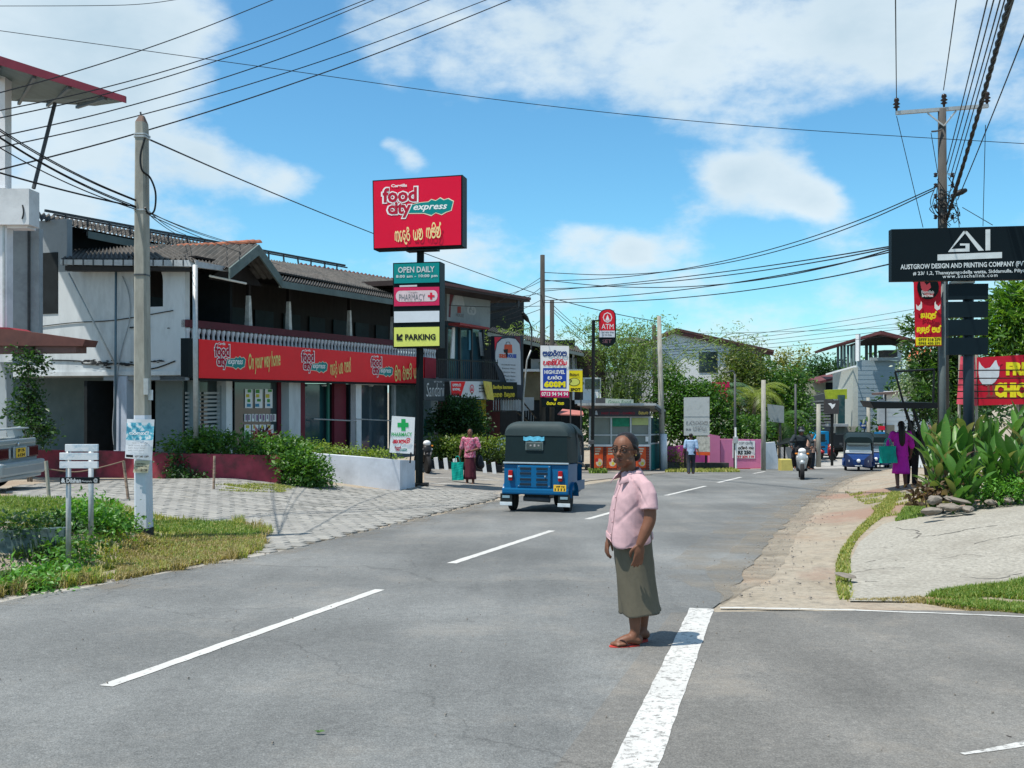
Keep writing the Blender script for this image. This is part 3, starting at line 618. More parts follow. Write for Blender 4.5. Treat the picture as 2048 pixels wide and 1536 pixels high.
# block paving of the forecourt
pave_px = [(30, 1002), (30, 975), (100, 968), (330, 960), (560, 964), (640, 972), (800, 983), (850, 974), (990, 985), (985, 1000), (860, 1030), (735, 1060), (585, 1097), (520, 1108), (530, 1078), (470, 1052), (330, 1035), (200, 1020)]
pv = gx(*pave_px)
bed = sheet('paved_forecourt', pv, .012, M('paving_joint', (.13, .12, .10), .95, .3, 12), .4); props(bed, kind='structure'); ORG[bed] = Vector((0, 0, 0))
def pavers():
 ang = R(-19); ca, sa = math.cos(ang), math.sin(ang); lw, lh = .27, .19; cells = []
 for j in range(-140, 140):
  for i in range(-110, 110):
   a, b = (i + (j % 2) * .5) * lw, j * lh; x = a * ca - b * sa - 4; y = a * sa + b * ca + 18
   if tri_in(pv, x, y): cells.append((x, y))
 cells.sort(key=lambda c: c[1] + .02 * abs(c[0]))
 mats = [M('paver_grey', (.262, .255, .235), .92, .25, 7, .004, dirt=(.2, .19, .17)), M('paver_pale', (.29, .282, .258), .92, .25, 7, .004, dirt=(.28, .26, .22)), M('paver_dark', (.238, .232, .212), .92, .25, 7, .004, dirt=(.14, .14, .12))]
 protos = []
 for m in mats:
  mb = MB().rbox((0, 0, 0), (lw - .016, lh - .014, .05), .008, seg=1); me = mb.mesh('paver'); me.materials.append(m); me['_sh'] = 1; protos.append(me)
 big = MB()
 for k, (x, y) in enumerate(cells):
  z = H(x, y) + .002 + random.uniform(0, .01); mi = random.choice((0, 0, 1, 1, 2)); e = .1
  t1 = (H(x + e, y) - H(x - e, y)) / (2 * e); t2 = (H(x, y + e) - H(x, y - e)) / (2 * e); nrm = Vector((-t1, -t2, 1)).normalized()
  q = nrm.rotation_difference(Vector((0, 0, 1))).inverted().to_matrix() @ Matrix.Rotation(ang + random.uniform(-.02, .02), 3, 'Z') @ Matrix.Rotation(random.uniform(-.015, .015), 3, 'X')
  if k < 300:
   o = bpy.data.objects.new('paving_block', protos[mi]); COL.objects.link(o); o.parent = bed; o.location = (x, y, z); o.rotation_euler = q.to_euler()
  else:
   big.mi = mi; big.box((x, y, z), (lw - .016, lh - .014, .05), q)
 o = big.build('paving_blocks', mats, bed); props(o, kind='stuff')
pavers()
# ================================================================ the two-storey shop building
FP = Plane((370, 25), (848, 37.5))
cor = FP.A.copy(); SPd = Vector((-FP.U.y, FP.U.x, 0))      # side wall runs left and away from the corner
_e = cor + SPd * 5.2; SP = Plane((CX + _e.x / _e.y * FPX, _e.y), (370, 25))
BZ = -.85
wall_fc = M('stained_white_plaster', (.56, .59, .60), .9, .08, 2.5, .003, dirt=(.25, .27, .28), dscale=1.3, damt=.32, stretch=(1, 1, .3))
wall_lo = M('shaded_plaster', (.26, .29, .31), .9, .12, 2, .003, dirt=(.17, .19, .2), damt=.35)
roof_asb = M('fibre_cement_roof', (.095, .088, .08), .95, .35, 5, .006, dirt=(.045, .05, .05), dscale=1.5, damt=.5)
board_teal = M('mossy_fascia_board', (.13, .17, .165), .8, .25, 4, .002, dirt=(.04, .055, .05), damt=.4)
gutter_m = M('gutter_white', (.40, .43, .45), .6, .12, 3, dirt=(.12, .14, .15), damt=.4)
tile_m = M('clay_roof_tile', (.30, .11, .06), .85, .4, 7, .006, dirt=(.09, .05, .04), dscale=3, damt=.45)
shop = thing('shop_building', 'long two-storey shop building with weathered white side wall, dark balcony and red fascia', 'building', cor + Vector((0, 0, BZ)))
def fu(px, off=0): return FP.uz(px, 700, off)[0]
def fz(px, py, off=0): return FP.uz(px, py, off)[1]
def su(px, off=0): return SP.uz(px, 700, off)[0]
def sz(px, py, off=0): return SP.uz(px, py, off)[1]
zt = sz(300, 534)
# side wall with a dark square window and an arched window
ha = (su(70), sz(90, 628), su(116), sz(90, 506)); hb = (su(267), sz(297, 614), su(326), sz(297, 562))
zc, r_a = hb[3], (hb[2] - hb[0]) / 2
mb = wallgrid(SP, su(70) - 3, SP.L, sz(200, 752), zt, [ha, (hb[0], hb[1], hb[2], hb[3] + r_a)], .18)
uc = (hb[0] + hb[2]) / 2
for sgn in (-1, 1):                                    # spandrels of the arch
 arc = [(uc + sgn * r_a * math.cos(R(a)), zc + r_a * math.sin(R(a))) for a in range(0, 91, 15)]
 mb.prism([SP.at(u, z) for u, z in arc] + [SP.at(uc + sgn * r_a, zc + r_a)], -SP.n * .18)
mb.build('side_wall', wall_fc, shop)
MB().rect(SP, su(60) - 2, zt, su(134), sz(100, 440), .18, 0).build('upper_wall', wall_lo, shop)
MB().rect(SP, su(70), sz(90, 752) , SP.L, sz(90, 744), .26, .04).build('wall_ledge', wall_fc, shop)
MB().rect(SP, ha[0], ha[1], ha[2], ha[3], .03, .02).build('square_window', dark_in, shop)  # slab over the opening; the void's shade is put into its near-black colour
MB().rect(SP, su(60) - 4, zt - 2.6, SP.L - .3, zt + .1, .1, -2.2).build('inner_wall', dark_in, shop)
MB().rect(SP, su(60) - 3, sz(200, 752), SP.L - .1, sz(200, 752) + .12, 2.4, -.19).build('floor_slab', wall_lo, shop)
# open parking bay under the side wall
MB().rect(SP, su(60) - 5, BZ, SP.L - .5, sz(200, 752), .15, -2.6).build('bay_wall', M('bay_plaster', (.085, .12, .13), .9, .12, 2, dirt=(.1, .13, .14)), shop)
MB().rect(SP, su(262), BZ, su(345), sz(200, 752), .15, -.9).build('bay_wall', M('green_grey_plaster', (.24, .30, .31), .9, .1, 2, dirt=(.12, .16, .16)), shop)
MB().box(SP.at(su(242), (BZ + sz(242, 752)) / 2, -.12), (.42, .3, sz(242, 752) - BZ - .01), Matrix.Rotation(math.atan2(SP.U.y, SP.U.x), 3, 'Z')).build('pillar', M('blue_white_paint', (.45, .5, .58), .8, .08, 4, dirt=(.2, .22, .25)), shop)
for a, b, r, nm in (((137, 546), (232, 732), .022, 'pipe'), ((232, 540), (230, 900), .03, 'drain_pipe'), ((390, 530), (392, 876), .06, 'downpipe')):
 pl = SP if a[0] < 350 else FP
 MB().tube([pl.P(*a, .12 if pl is SP else 1.05), pl.P(*b, .12 if pl is SP else 1.05)], r).build(nm, galv if nm != 'drain_pipe' else M('blue_pipe', (.1, .16, .2), .5), shop, smooth=True)
MB().tube(crom([SP.P(245, 553, .03), SP.P(258, 590, .04), SP.P(259, 640, .04), SP.P(240, 715, .04), SP.P(226, 840, .05), SP.P(228, 890, .05)], 5), .014).build('hanging_wire', M('grey_cable', (.3, .33, .35), .6), shop)
MB().tube(crom([SP.P(70, 654, .02), SP.P(150, 645, .02), SP.P(232, 640, .02), SP.P(346, 621, .02)], 4), .012).build('wall_wire', black_metal, shop)
MB().tube(crom([SP.P(100, 720, .02), SP.P(160, 722, .02), SP.P(170, 728, .02), SP.P(250, 727, .02), SP.P(300, 738, .02), SP.P(350, 722, .02)], 4), .016).build('wall_wire', black_metal, shop)
stain = M('black_mould', (.03, .032, .034), .95, .5, 6)
for cx_, cy_, w_, h_, n_ in ((205, 727, 36, 6, 26), (255, 728, 20, 4, 10), (170, 722, 30, 3, 8), (310, 722, 30, 3, 8), (300, 655, 40, 8, 5)):
 mb = MB()
 for k in range(n_):
  x, y = cx_ + random.gauss(0, w_ * .45), cy_ + random.gauss(0, h_ * .5); r0 = random.uniform(1.2, 4)
  mb.poly([SP.P(x + r0 * 1.8 * random.uniform(.6, 1.2) * math.cos(a), y + r0 * .7 * random.uniform(.5, 1.2) * math.sin(a), .045 + .0004 * k) for a in [j * math.pi / 4 for j in range(8)]])
 props(mb.build('mould_stain', stain, shop, fixn=False), kind='stuff')
# roofs
def quad(a, b, c, d, waves, amp, nm, mat, par=shop, th=.02): return corr(MB(), a, b, c, d, waves, amp, th).build(nm, mat, par, smooth=False, fixn=False)
eL, eR = SP.P(122, 519, .45), FP.P(392, 522, .8)
quad(eL, SP.P(392, 519, .45), W(330, 488, 28.2), W(150, 500, 28.6), 26, .035, 'roof', roof_asb)
mb = MB(); mb.prism([SP.P(120, 519, .47), SP.P(392, 520, .47), SP.P(392, 533, .47), SP.P(120, 529, .47)], -SP.n * .1); mb.build('gutter', gutter_m, shop)
for k in range(14): u = SP.uz(124 + 20 * k, 524, .5)[0]; MB().rect(SP, u, sz(124 + 20 * k, 531, .5), u + .03, sz(124 + 20 * k, 519, .5), .02, .485).build('gutter_bracket', dark_steel, shop)
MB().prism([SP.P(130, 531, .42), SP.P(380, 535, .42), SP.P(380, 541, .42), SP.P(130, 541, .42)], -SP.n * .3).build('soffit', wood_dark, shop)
MB().prism([FP.P(392, 522, .82), FP.P(458, 534, .82), FP.P(458, 543, .82), FP.P(392, 534, .82)], -FP.n * .1).build('gutter', gutter_m, shop)
quad(FP.P(385, 522, .8), FP.P(462, 540, .8), W(515, 487, 30.6), W(318, 500, 27.6), 14, .03, 'roof', roof_asb)
# gable over the balcony
g = [FP.P(457, 536, 1.0), FP.P(515, 489, 1.0), FP.P(562, 556, 1.0)]; bk = -FP.n * 3.2 + Vector((0, 0, .15))
for nm, a, b in (('gable_roof', g[0], g[1]), ('gable_roof', g[1], g[2])):
 corr(MB(), a, a + bk, b + bk, b, 16, .03, .03).build(nm, roof_asb, shop, fixn=False)
 mb = MB().prism([a, b, b - Vector((0, 0, .28)), a - Vector((0, 0, .28))], FP.n * .05); mb.build('barge_board', board_teal, shop)
MB().prism([g[0] - FP.n * .6 - Vector((0, 0, .25)), g[1] - FP.n * .6 - Vector((0, 0, .25)), g[2] - FP.n * .6 - Vector((0, 0, .2))], -FP.n * .05).build('gable_panel', wood_dark, shop)
def tiles(a, b, n, w, l, nm='ridge_tile', par=shop, mat=tile_m):
 for k in range(n):
  p = Vector(a).lerp(Vector(b), (k + .5) / n) + Vector((0, 0, random.uniform(-.01, .02))); d = (Vector(b) - Vector(a)).normalized(); q = d.to_track_quat('X', 'Z').to_matrix()
  ring = lambda x, r_: [p + q @ Vector((x, r_ * math.cos(R(t)), r_ * math.sin(R(t)) * .7)) for t in range(0, 181, 30)]
  mb = MB().loft([ring(-l * .55, w * .85), ring(l * .5, w)], cap=False, closed=False); mb.build(nm, mat, par, fixn=False)
tiles(W(300, 503, 27.6), W(372, 496, 28.8), 7, .17, .33); tiles(W(372, 497, 28.8), W(515, 487, 30.5), 12, .17, .33)
tiles(W(310, 511, 27.0), W(375, 505, 28.3), 6, .15, .3); tiles(W(376, 505, 28.3), W(470, 497, 29.8), 9, .15, .3)
quad(FP.P(561, 560, .9), FP.P(868, 611, .9), FP.P(868, 598, -.4), FP.P(569, 545, -.4), 70, .03, 'roof', roof_asb)
quad(FP.P(556, 548, -.3), FP.P(868, 597, -.3), W(800, 562, 40), W(530, 518, 32), 60, .03, 'roof', roof_asb)
MB().prism([FP.P(561, 561, .92), FP.P(870, 613, .92), FP.P(870, 622, .92), FP.P(561, 575, .92)], -FP.n * .05).build('eaves_board', board_teal, shop)
quad(W(590, 540, 36), W(900, 590, 46), W(900, 575, 48), W(600, 526, 38), 40, .03, 'rear_roof', M('rust_roof', (.12, .05, .04), .9, .3, 5, .004))
# upper roof above the side wall, with the rail of a gantry along it
quad(W(76, 437, 26.3), W(420, 505, 31.5), W(420, 488, 32.5), W(76, 425, 27.6), 42, .035, 'roof', roof_asb)
MB().prism([W(176, 462, 27.2), W(420, 510, 31.5), W(420, 524, 31.5), W(176, 476, 27.2)], (.0, .08, 0)).build('eaves_board', board_teal, shop)
MB().prism([W(134, 452, 28.4), W(420, 504, 32.2), W(420, 540, 32.2), W(134, 540, 28.4)], (0, .1, 0)).build('attic_wall', dark_in, shop)
mb = MB(); a, b = W(90, 421, 27.0), W(690, 531, 37.5); mb.tube([a, b], .045, 4); mb.tube([a + Vector((0, .5, -.02)), b + Vector((0, .5, -.02))], .03, 4)
mb.build('gantry_rail', dark_steel, shop)
for k in range(17):
 p = a.lerp(b, .05 + k / 17.5); MB().tube([p, p - Vector((random.uniform(-.06, .06), 0, .42 + random.uniform(-.08, .08)))], .03, 4).build('rail_post', dark_steel, shop)
mb = MB()
for k in range(26):
 p = a.lerp(b, random.uniform(0, .6)) - Vector((0, 0, .28)); mb.tube(crom([p, p + Vector((random.uniform(-.5, .5), .1, random.uniform(-.15, .15))), p + Vector((random.uniform(-.6, .9), .1, -.15))], 3), .012, 4)
mb.build('loose_wiring', black_metal, shop)
# balcony: back wall, ceiling, floor, posts, hand rail, balusters
uR = fu(872); zfl = fz(370, 752); zrt = fz(372, 644)
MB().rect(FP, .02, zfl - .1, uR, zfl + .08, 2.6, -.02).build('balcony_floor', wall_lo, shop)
bw = thing  # (keeps the name free)
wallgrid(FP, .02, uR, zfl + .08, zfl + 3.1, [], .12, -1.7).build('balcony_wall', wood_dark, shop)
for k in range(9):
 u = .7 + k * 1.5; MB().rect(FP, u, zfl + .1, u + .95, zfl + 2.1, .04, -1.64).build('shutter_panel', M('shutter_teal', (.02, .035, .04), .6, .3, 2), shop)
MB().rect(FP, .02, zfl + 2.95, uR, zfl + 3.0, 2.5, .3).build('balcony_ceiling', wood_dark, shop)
MB().tube([FP.P(420, 552, .5), FP.P(492, 567, .5)], .03).build('tube_lamp', M('lamp_tube', (.75, .75, .72), .3), shop)
for px, w in ((503, .16), (583, .15), (704, .15), (790, .15)):
 u = fu(px); mb = MB(); mb.box(FP.at(u, zrt + .45, -.1), (w, w, .95), Matrix.Rotation(math.atan2(FP.U.y, FP.U.x), 3, 'Z'), .6); mb.build('balcony_post', M('worn_white_post', (.6, .62, .6), .8, .2, 5, dirt=(.15, .15, .14)), shop)
 MB().rect(FP, u - .05, zrt + .9, u + .05, zfl + 3, .1, -.05).build('post_shaft', wood_dark, shop)
rail_m = M('maroon_rail', (.10, .025, .035), .7, .2, 4, dirt=(.05, .03, .03))
MB().rect(FP, .0, zrt - .13, uR, zrt + .06, .2, .08).build('hand_rail', rail_m, shop)
bal_prof = [(.045, 0), (.05, .04), (.03, .1), (.045, .2), (.055, .28), (.04, .4), (.028, .52), (.05, .6), (.058, .66), (.045, .7)]
bme = MB().lathe(bal_prof, (0, 0, 0), 8).mesh('baluster'); bme.materials.append(M('baluster_white', (.62, .64, .66), .7, .1, 6, dirt=(.25, .26, .27), damt=.3)); bme['_sh'] = 1
bme.polygons.foreach_set('use_smooth', [True] * len(bme.polygons))
nb = int(uR / .2)
for k in range(nb):
 o = bpy.data.objects.new('baluster', bme); COL.objects.link(o); o.parent = shop; o.location = FP.at(.1 + k * .2, zrt - .83, 0) - ORG[shop]; o.scale = (1.25, 1.25, 1)
# the red fascia
fa = MB().slab(FP, [(398, 678), (848, 715), (848, 767), (398, 756)], .22, .42).build('fascia_sign', sign_red, shop)
MB().slab(FP, [(376, 676), (397.4, 677.5), (397.4, 756), (376, 753)], .22, .41).build('sign_end', sign_black, shop)
MB().slab(FP, [(850, 714), (872, 717), (872, 766), (850, 766)], .2, .40).build('fascia_return', M('dark_red_panel', (.3, .01, .03), .5), shop)
MB().slab(FP, [(398, 756.5), (848, 767.5), (848, 771), (398, 760.5)], .3, .38).build('sign_beam', sign_black, shop)
for x0, y0, x1, y1 in ((428, 685, 491, 742), (602, 699, 655, 749), (741, 711, 786, 757)): logo(fa, FP, x0, y0 - 1, x1, y1 - 3, .425, .06)
cream = M('cream_script', (.78, .62, .2), .5, .05)
T(fa, FP, (497, 703, 561, 745), 'On your way home', cream, .02, .35, .432, rot=6)
T(fa, FP, (660, 717, 700, 754), '$ga.e.da.ra. .ya.na. .ga.ma.na.hal', cream, .02, 0, .432, rot=7)
T(fa, FP, (789, 727, 836, 760), '$ma.i.ga. .ra.aa.ma.wa.i. .ya.ta', cream, .02, 0, .432, rot=5)
# shop front below
zb0 = BZ; zsf = fz(600, 764)
def fr(u0, z0, u1, z1, th, off, nm, mat): return MB().rect(FP, u0, z0, u1, z1, th, off).build(nm, mat, shop)
for a, b, nm, mat, off in ((577, 600, 'pillar', wall_fc, .02), (474, 486, 'pillar', white_paint, -.35)):
 fr(fu(a), BZ, fu(b), zsf, .35, off, nm, mat)
fr(.02, zsf + .0, uR, zsf + .25, .9, .1, 'lintel', wall_lo)
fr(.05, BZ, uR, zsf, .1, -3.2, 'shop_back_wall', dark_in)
fr(.02, BZ - .1, uR, BZ + .05, 3.2, -.02, 'shop_floor', wall_lo)
# striped blinds
pb0, pb1 = 371, 441
fr(fu(pb0, -.6), BZ, fu(500, -.6), zsf, .03, -.66, 'shop_glass', glass_dark)
for (a, b) in ((371, 402), (408, 441)):
 n = 12; z0, z1 = fz(400, 880, -.6), fz(400, 780, -.6)
 for k in range(n): zz = z0 + (z1 - z0) * k / n; MB().rect(FP, fu(a, -.6), zz, fu(b, -.6), zz + (z1 - z0) / n * .52, .012, -.6).build('blind_slat', M('blind_white', (.48, .48, .47), .7), shop)
alu = M('aluminium_frame', (.5, .53, .54), .4, .1, metal=.3)
dr = fr(fu(445, -.55), BZ, fu(449, -.55), zsf - .1, .05, -.55, 'door_frame', alu)
dr = thing  # placeholder name reset
for a, b in (((443, 447)), ((470, 474))): fr(fu(a, -.5), BZ, fu(b, -.5), zsf - .12, .06, -.5, 'door_stile', alu)
for y0, y1 in ((775, 781), (862, 868)): fr(fu(447, -.5), fz(458, y1, -.5), fu(470, -.5), fz(458, y0, -.5), .05, -.5, 'door_rail', alu)
fr(fu(449, -.46), fz(450, 855, -.46), fu(450.5, -.46), fz(450, 838, -.46), .04, -.44, 'door_handle', chrome)
# poster window
fr(fu(488), fz(530, 890), fu(575), zsf, .03, -.3, 'window_pane', glass_dark)
pcol = [M('poster_green', (.25, .3, .05), .6, .6, 14), M('poster_lime', (.4, .45, .08), .6, .7, 18)]
def poster(px0, py0, px1, py1, off, seed, cols, pl=FP, par=shop, nm='poster'):
 rd = random.Random(seed); o = MB().slab(pl, [(px0, py0), (px1, py0 + (px1 - px0) * .03), (px1, py1 + (px1 - px0) * .02), (px0, py1)], .004, off).build(nm, sign_white, par)
 for k in range(len(cols)):
  a = px0 + (px1 - px0) * rd.uniform(.05, .4); b = a + (px1 - px0) * rd.uniform(.3, .55); y0 = py0 + (py1 - py0) * (k + .1) / len(cols); y1 = y0 + (py1 - py0) / len(cols) * rd.uniform(.5, .85)
  flat(o, pl, rectpx(a, y0, b, y1), cols[k], off + .003 + .001 * k, 'printed_picture')
 return o
PG, PY, PR, PB, PV = M('print_green', (.08, .3, .06), .6), M('print_yellow', (.6, .5, .05), .6), M('print_red', (.45, .03, .04), .6), M('print_blue', (.05, .25, .4), .6), M('print_violet', (.2, .08, .2), .6)
for i, x in enumerate((490, 510, 530)): poster(x, 778, x + 15, 816, -.28, i, [PG, PY, PG, PB])
for i in range(9): poster(489 + 7.2 * i, 828, 494.5 + 7.2 * i, 843, -.28, 20 + i, [PV])
for i in range(4): poster(489 + 15 * i, 849, 502 + 15 * i, 886, -.28, 40 + i, [PY, PR if i % 2 else PG, PB])
poster(560, 808, 568, 838, -.28, 60, [PV, PV, PV]); poster(560, 848, 568, 884, -.28, 61, [PB, PG])
fr(fu(571), BZ, fu(577), zsf, .06, -.25, 'maroon_reveal', maroon)
fr(fu(600), BZ, fu(627), zsf, .1, -.3, 'maroon_wall', maroon); fr(fu(685), BZ, fu(708), zsf, .1, -.3, 'maroon_wall', maroon)
fr(fu(628), BZ, fu(684), zsf - .05, .03, -.55, 'glass_door', glass_teal)
fr(fu(677), BZ, fu(681), zsf, .05, -.4, 'green_post', M('green_post', (.03, .16, .12), .5))
fr(fu(712), BZ, fu(723), zsf, .2, .0, 'white_column', white_paint); fr(fu(726), BZ, fu(800), zsf, .05, -.5, 'shop_glass', glassmat('slate_glass', (.06, .09, .11)))
fr(fu(788), BZ, fu(792), zsf, .1, .0, 'mullion', alu); fr(fu(800), BZ, fu(872), zsf, .1, -.35, 'end_wall', M('patch_plaster', (.14, .2, .2), .8, .3, 3))
for px in (648, 708, 742): MB().lathe([(.05, 0), (.09, .02), (.09, .05), (.03, .07)], FP.P(px, 773, -.2), 10).build('ceiling_lamp', M('lamp_white', (.6, .6, .58), .4), shop)
fr(fu(708, .1), fz(740, 770, .1), fu(842, .1), fz(740, 767, .1), .05, .15, 'awning_rail', white_paint)
for k, (a, b) in enumerate(((628, 712), (712, 790))):
 mb = MB(); mb.tube([FP.P(a, 838, .3), FP.P(b, 842, .3)], .02, 6); mb.tube([FP.P(b, 842, .3), FP.P(b, 905, .3)], .025, 6); mb.build('entrance_rail', galv, shop)

# ================================================================ the white building on the left edge
wb = thing('corner_building', 'white building cut by the left edge with flying maroon roof and brown awning', 'building', on(0, 23))
LP = facing(20, 23, 0)
def lr(x0, y0, x1, y1, th, off, nm, mat): u0, z0 = LP.uz(x0, y1, off); u1, z1 = LP.uz(x1, y0, off); return MB().rect(LP, u0, z0, u1, z1, th, off).build(nm, mat, wb)
off_white = M('pinkish_white_paint', (.74, .74, .76), .8, .05, 3, dirt=(.35, .36, .38), damt=.2)
lr(-260, 150, 10, 376, .3, 0, 'upper_wall', off_white)
lr(-260, 377, 58, 449, .5, .25, 'parapet', white_wall); lr(12, 449.5, 55, 456, .4, .1, 'parapet_base', off_white)
lr(-60, 451, 13, 660, .3, .1, 'column', off_white); lr(5, 440, 9, 660, .05, .12, 'downpipe', galv)
lr(25, 457, 78, 730, .2, -.9, 'recessed_wall', grey_wall); lr(55, 457, 59, 680, .06, -.85, 'drain_pipe', dark_steel)
lr(-60, 724, 13, 900, .3, .1, 'ground_floor_column', M('cool_grey_paint', (.42, .46, .48), .8, .06, 3))
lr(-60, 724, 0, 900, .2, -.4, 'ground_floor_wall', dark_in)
# awning
aw = M('brown_awning', (.13, .055, .045), .6, .15, 5, dirt=(.07, .04, .04)); gz0 = 12
p = [LP.P(-60, 655, 1.0), LP.P(26, 659, 1.0), LP.P(170, 679, 1.0), LP.P(165, 692, 1.0), LP.P(-60, 691, 1.0)]
MB().prism(p, -LP.n * .7).build('awning_gutter', aw, wb)
MB().prism([LP.P(-60, 691.5, .93), LP.P(152, 692.5, .93), LP.P(152, 705, .93), LP.P(-60, 707, .93)], -LP.n * .55).build('awning_soffit', M('brown_soffit', (.16, .09, .08), .7), wb)
MB().prism([LP.P(-60, 652, .9), LP.P(18, 655, .9), LP.P(30, 660, .9), LP.P(-60, 657, .9)], -LP.n * .8).build('awning_ridge', M('red_flashing', (.25, .03, .04), .6), wb)
# flying roof
rf = [W(-30, 118, 21.5), W(253, 203, 21.5), W(190, 212, 25.5), W(-40, 198, 27)]
top = [v + Vector((0, 0, .0)) for v in rf]
MB().prism(rf, (0, 0, .03)).build('roof_sheet', M('green_grey_sheet', (.10, .13, .13), .6, .2, 4), wb)
MB().prism([rf[0] + Vector((0, -.06, -.04)), rf[1] + Vector((0, -.06, -.04)), rf[1] + Vector((0, -.06, .10)), rf[0] + Vector((0, -.06, .16))], (0, .06, 0)).build('roof_fascia', M('maroon_fascia', (.16, .022, .04), .6, .15, 3), wb)
for t in (.1, .35, .6, .85): MB().tube([rf[0].lerp(rf[1], t) - Vector((0, 0, .06)), rf[3].lerp(rf[2], t) - Vector((0, 0, .06))], .05, 4).build('rafter', dark_steel, wb)
MB().tube([W(110, 206, 23.6), W(67, 377, 22.9)], .045, 6).build('roof_strut', dark_steel, wb)
mb = MB().tube(crom([LP.P(45, 410, .26), LP.P(47, 425, .27), LP.P(44, 438, .26)], 3), .015, 5); mb.build('crack_stain', stain, wb)

# ================================================================ low walls, kerbs
redw = M('faded_red_wall', (.30, .05, .07), .85, .22, 3, .004, dirt=(.06, .045, .04), dscale=1.6, damt=.55)
def lowwall(name, label, px, mat, th=.2, cap=True):
 """px: list of (x, ytop, ybottom, Y)"""
 mb = MB(); pts = [(W(x, yt, Y), W(x, yb, Y)) for x, yt, yb, Y in px]; n = len(pts); nor = []
 for i in range(n):
  d = pts[min(i + 1, n - 1)][0] - pts[max(i - 1, 0)][0]; d.z = 0; d.normalize(); nor.append(Vector((-d.y, d.x, 0)) * th)
 rings = [[t, b - Vector((0, 0, .15)), b - Vector((0, 0, .15)) + q, t + q] for (t, b), q in zip(pts, nor)]
 mb.loft(rings); return one(name, label, 'low wall', mb, mat, pts[0][1])
lowwall('red_garden_wall', 'low faded red wall stained black at its foot, green creeper over its top', [(60, 900, 940, 24.6), (200, 902, 950, 24.2), (350, 907, 962, 23.6), (562, 911, 965, 23.2), (564, 911, 960, 23.6)], redw)
lowwall('white_ramp_wall', 'low whitewashed wall curving to the foot of the tall shop sign', [(600, 903, 962, 25.4), (640, 908, 968, 25.3), (720, 914, 973, 25.1), (800, 920, 979, 25.0), (830, 921, 966, 26.4)], M('pale_blue_whitewash', (.58, .62, .68), .85, .06, 3, .003, dirt=(.33, .35, .38), dscale=1.2, damt=.3))
# thin painted stakes
def stake(px, py, pyt, Y, lean, mat, label, r=.025):
 b = W(px, py, Y); t = W(px + lean, pyt, Y); return one('stake', label, 'stake', MB().tube([b - Vector((0, 0, .2)), t], r, 8), mat, b)
strip = M('striped_stake', (.35, .25, .18), .8, .5, 9, stretch=(.3, .3, 1.5), dirt=(.03, .02, .02), dscale=6, damt=.6)
stake(427, 975, 912, 20.5, 2, strip, 'short rusty striped stake standing before the red wall, right of the utility pole')
stake(258, 987, 922, 17.5, -11, strip, 'leaning rusty striped stake just left of the concrete pole')
stake(100, 995, 922, 16.5, -8, M('pale_timber', (.36, .33, .27), .9, .2, 12), 'pale leaning timber stake between the silver car and the sign posts', .03)
one('sagging_rope', 'thin rope sagging between the sign posts and the leaning stake', 'rope', MB().tube(crom([W(96, 938, 16.5), W(150, 944, 16.8), W(200, 935, 17), W(248, 922, 17.5)], 4), .012, 5), M('rope', (.2, .14, .1), .9), W(100, 940, 16.5))

# ================================================================ tall shop sign on its post
Yt = 26.8
ts = thing('shop_pylon_sign', 'tall black pylon carrying a big red shop board over four small boards', 'sign', on(838, Yt))
TPm = facing(840, Yt, -11)       # the boards are turned a little
def tslab(pts, th, off, nm, mat, par=ts): return MB().slab(TPm, pts, th, off).build(nm, mat, par)
MB().tube([on(838, Yt) - Vector((0, 0, .3)), W(841, 500, Yt)], .098 * 1.0, 4).build('post', sign_black, ts)
MB().box(on(838, Yt) + Vector((0, 0, .04)), (.5, .5, .06)).build('base_plate', black_metal, ts)
for p_ in ((-.18, -.18), (.18, -.18)): pass
bb = [(745, 361), (925, 349.5), (925, 492), (747, 499.5)]
ct = ((745 + 925) / 2, 425)
tslab(bb, .5, .3, 'board_case', sign_black)
big = MB().slab(TPm, [(747, 363), (922, 352), (922, 489.5), (748.5, 496.5)], .02, .325).build('board_face', M('board_red', (.68, .003, .035), .35, .04, 1.5), ts)
logo(big, TPm, 762, 369, 906, 440, .33, -.05)
T(big, TPm, (789, 448, 884, 487), '$ga.e.da.ra. .ya.na. .ga.ma.i.na.hal', M('gold_script', (.8, .65, .3), .5, .05), .02, 0, .335, rot=4)
tslab([(812, 500), (874, 497), (874, 500), (812, 503)], .3, .2, 'mounting_bar', black_metal)
# case behind the small boards
tslab([(786, 526), (880, 523), (880, 695), (786, 696)], .50, .20, 'stack_case', sign_black)
b1 = MB().slab(TPm, [(788, 528), (878.5, 525), (878.5, 564.5), (788, 567)], .02, .225).build('hours_board', sign_teal, ts)
T(b1, TPm, (796, 533, 869, 545), 'OPEN DAILY', silver, .02, 0, .235); T(b1, TPm, (792, 549, 875, 556.5), '8:00 am - 10:00 pm', silver, .03, 0, .235, 1.1)
tslab([(799, 570.5), (834, 569.5), (834, 573), (799, 574)], .01, .21, 'bracket', silver)
b2 = MB().slab(TPm, [(788, 575), (878.5, 573.5), (878.5, 610.5), (788, 612.5)], .02, .225).build('pharmacy_board', M('pink_red', (.55, .02, .09), .45, .05), ts)
pts = [(800 + 8.5 * -math.sin(R(a)), 592.5 - 11 * math.cos(R(a))) for a in range(0, 181, 20)] + [(867 + 8 * math.sin(R(a)), 591.5 + 11 * math.cos(R(a))) for a in range(0, 181, 20)]
flat(b2, TPm, pts, M('pale_pink', (.62, .5, .52), .5), .23, 'white_lozenge')
T(b2, TPm, (798, 588, 850, 601), 'PHARMACY', ink_grey, .0, 0, .236); T(b2, TPm, (817, 583, 835, 587), 'Cargills', ink_grey, 0, 0, .236); T(b2, TPm, (811, 602, 842, 605), 'Healthy Lives', ink_grey, 0, 0, .236)
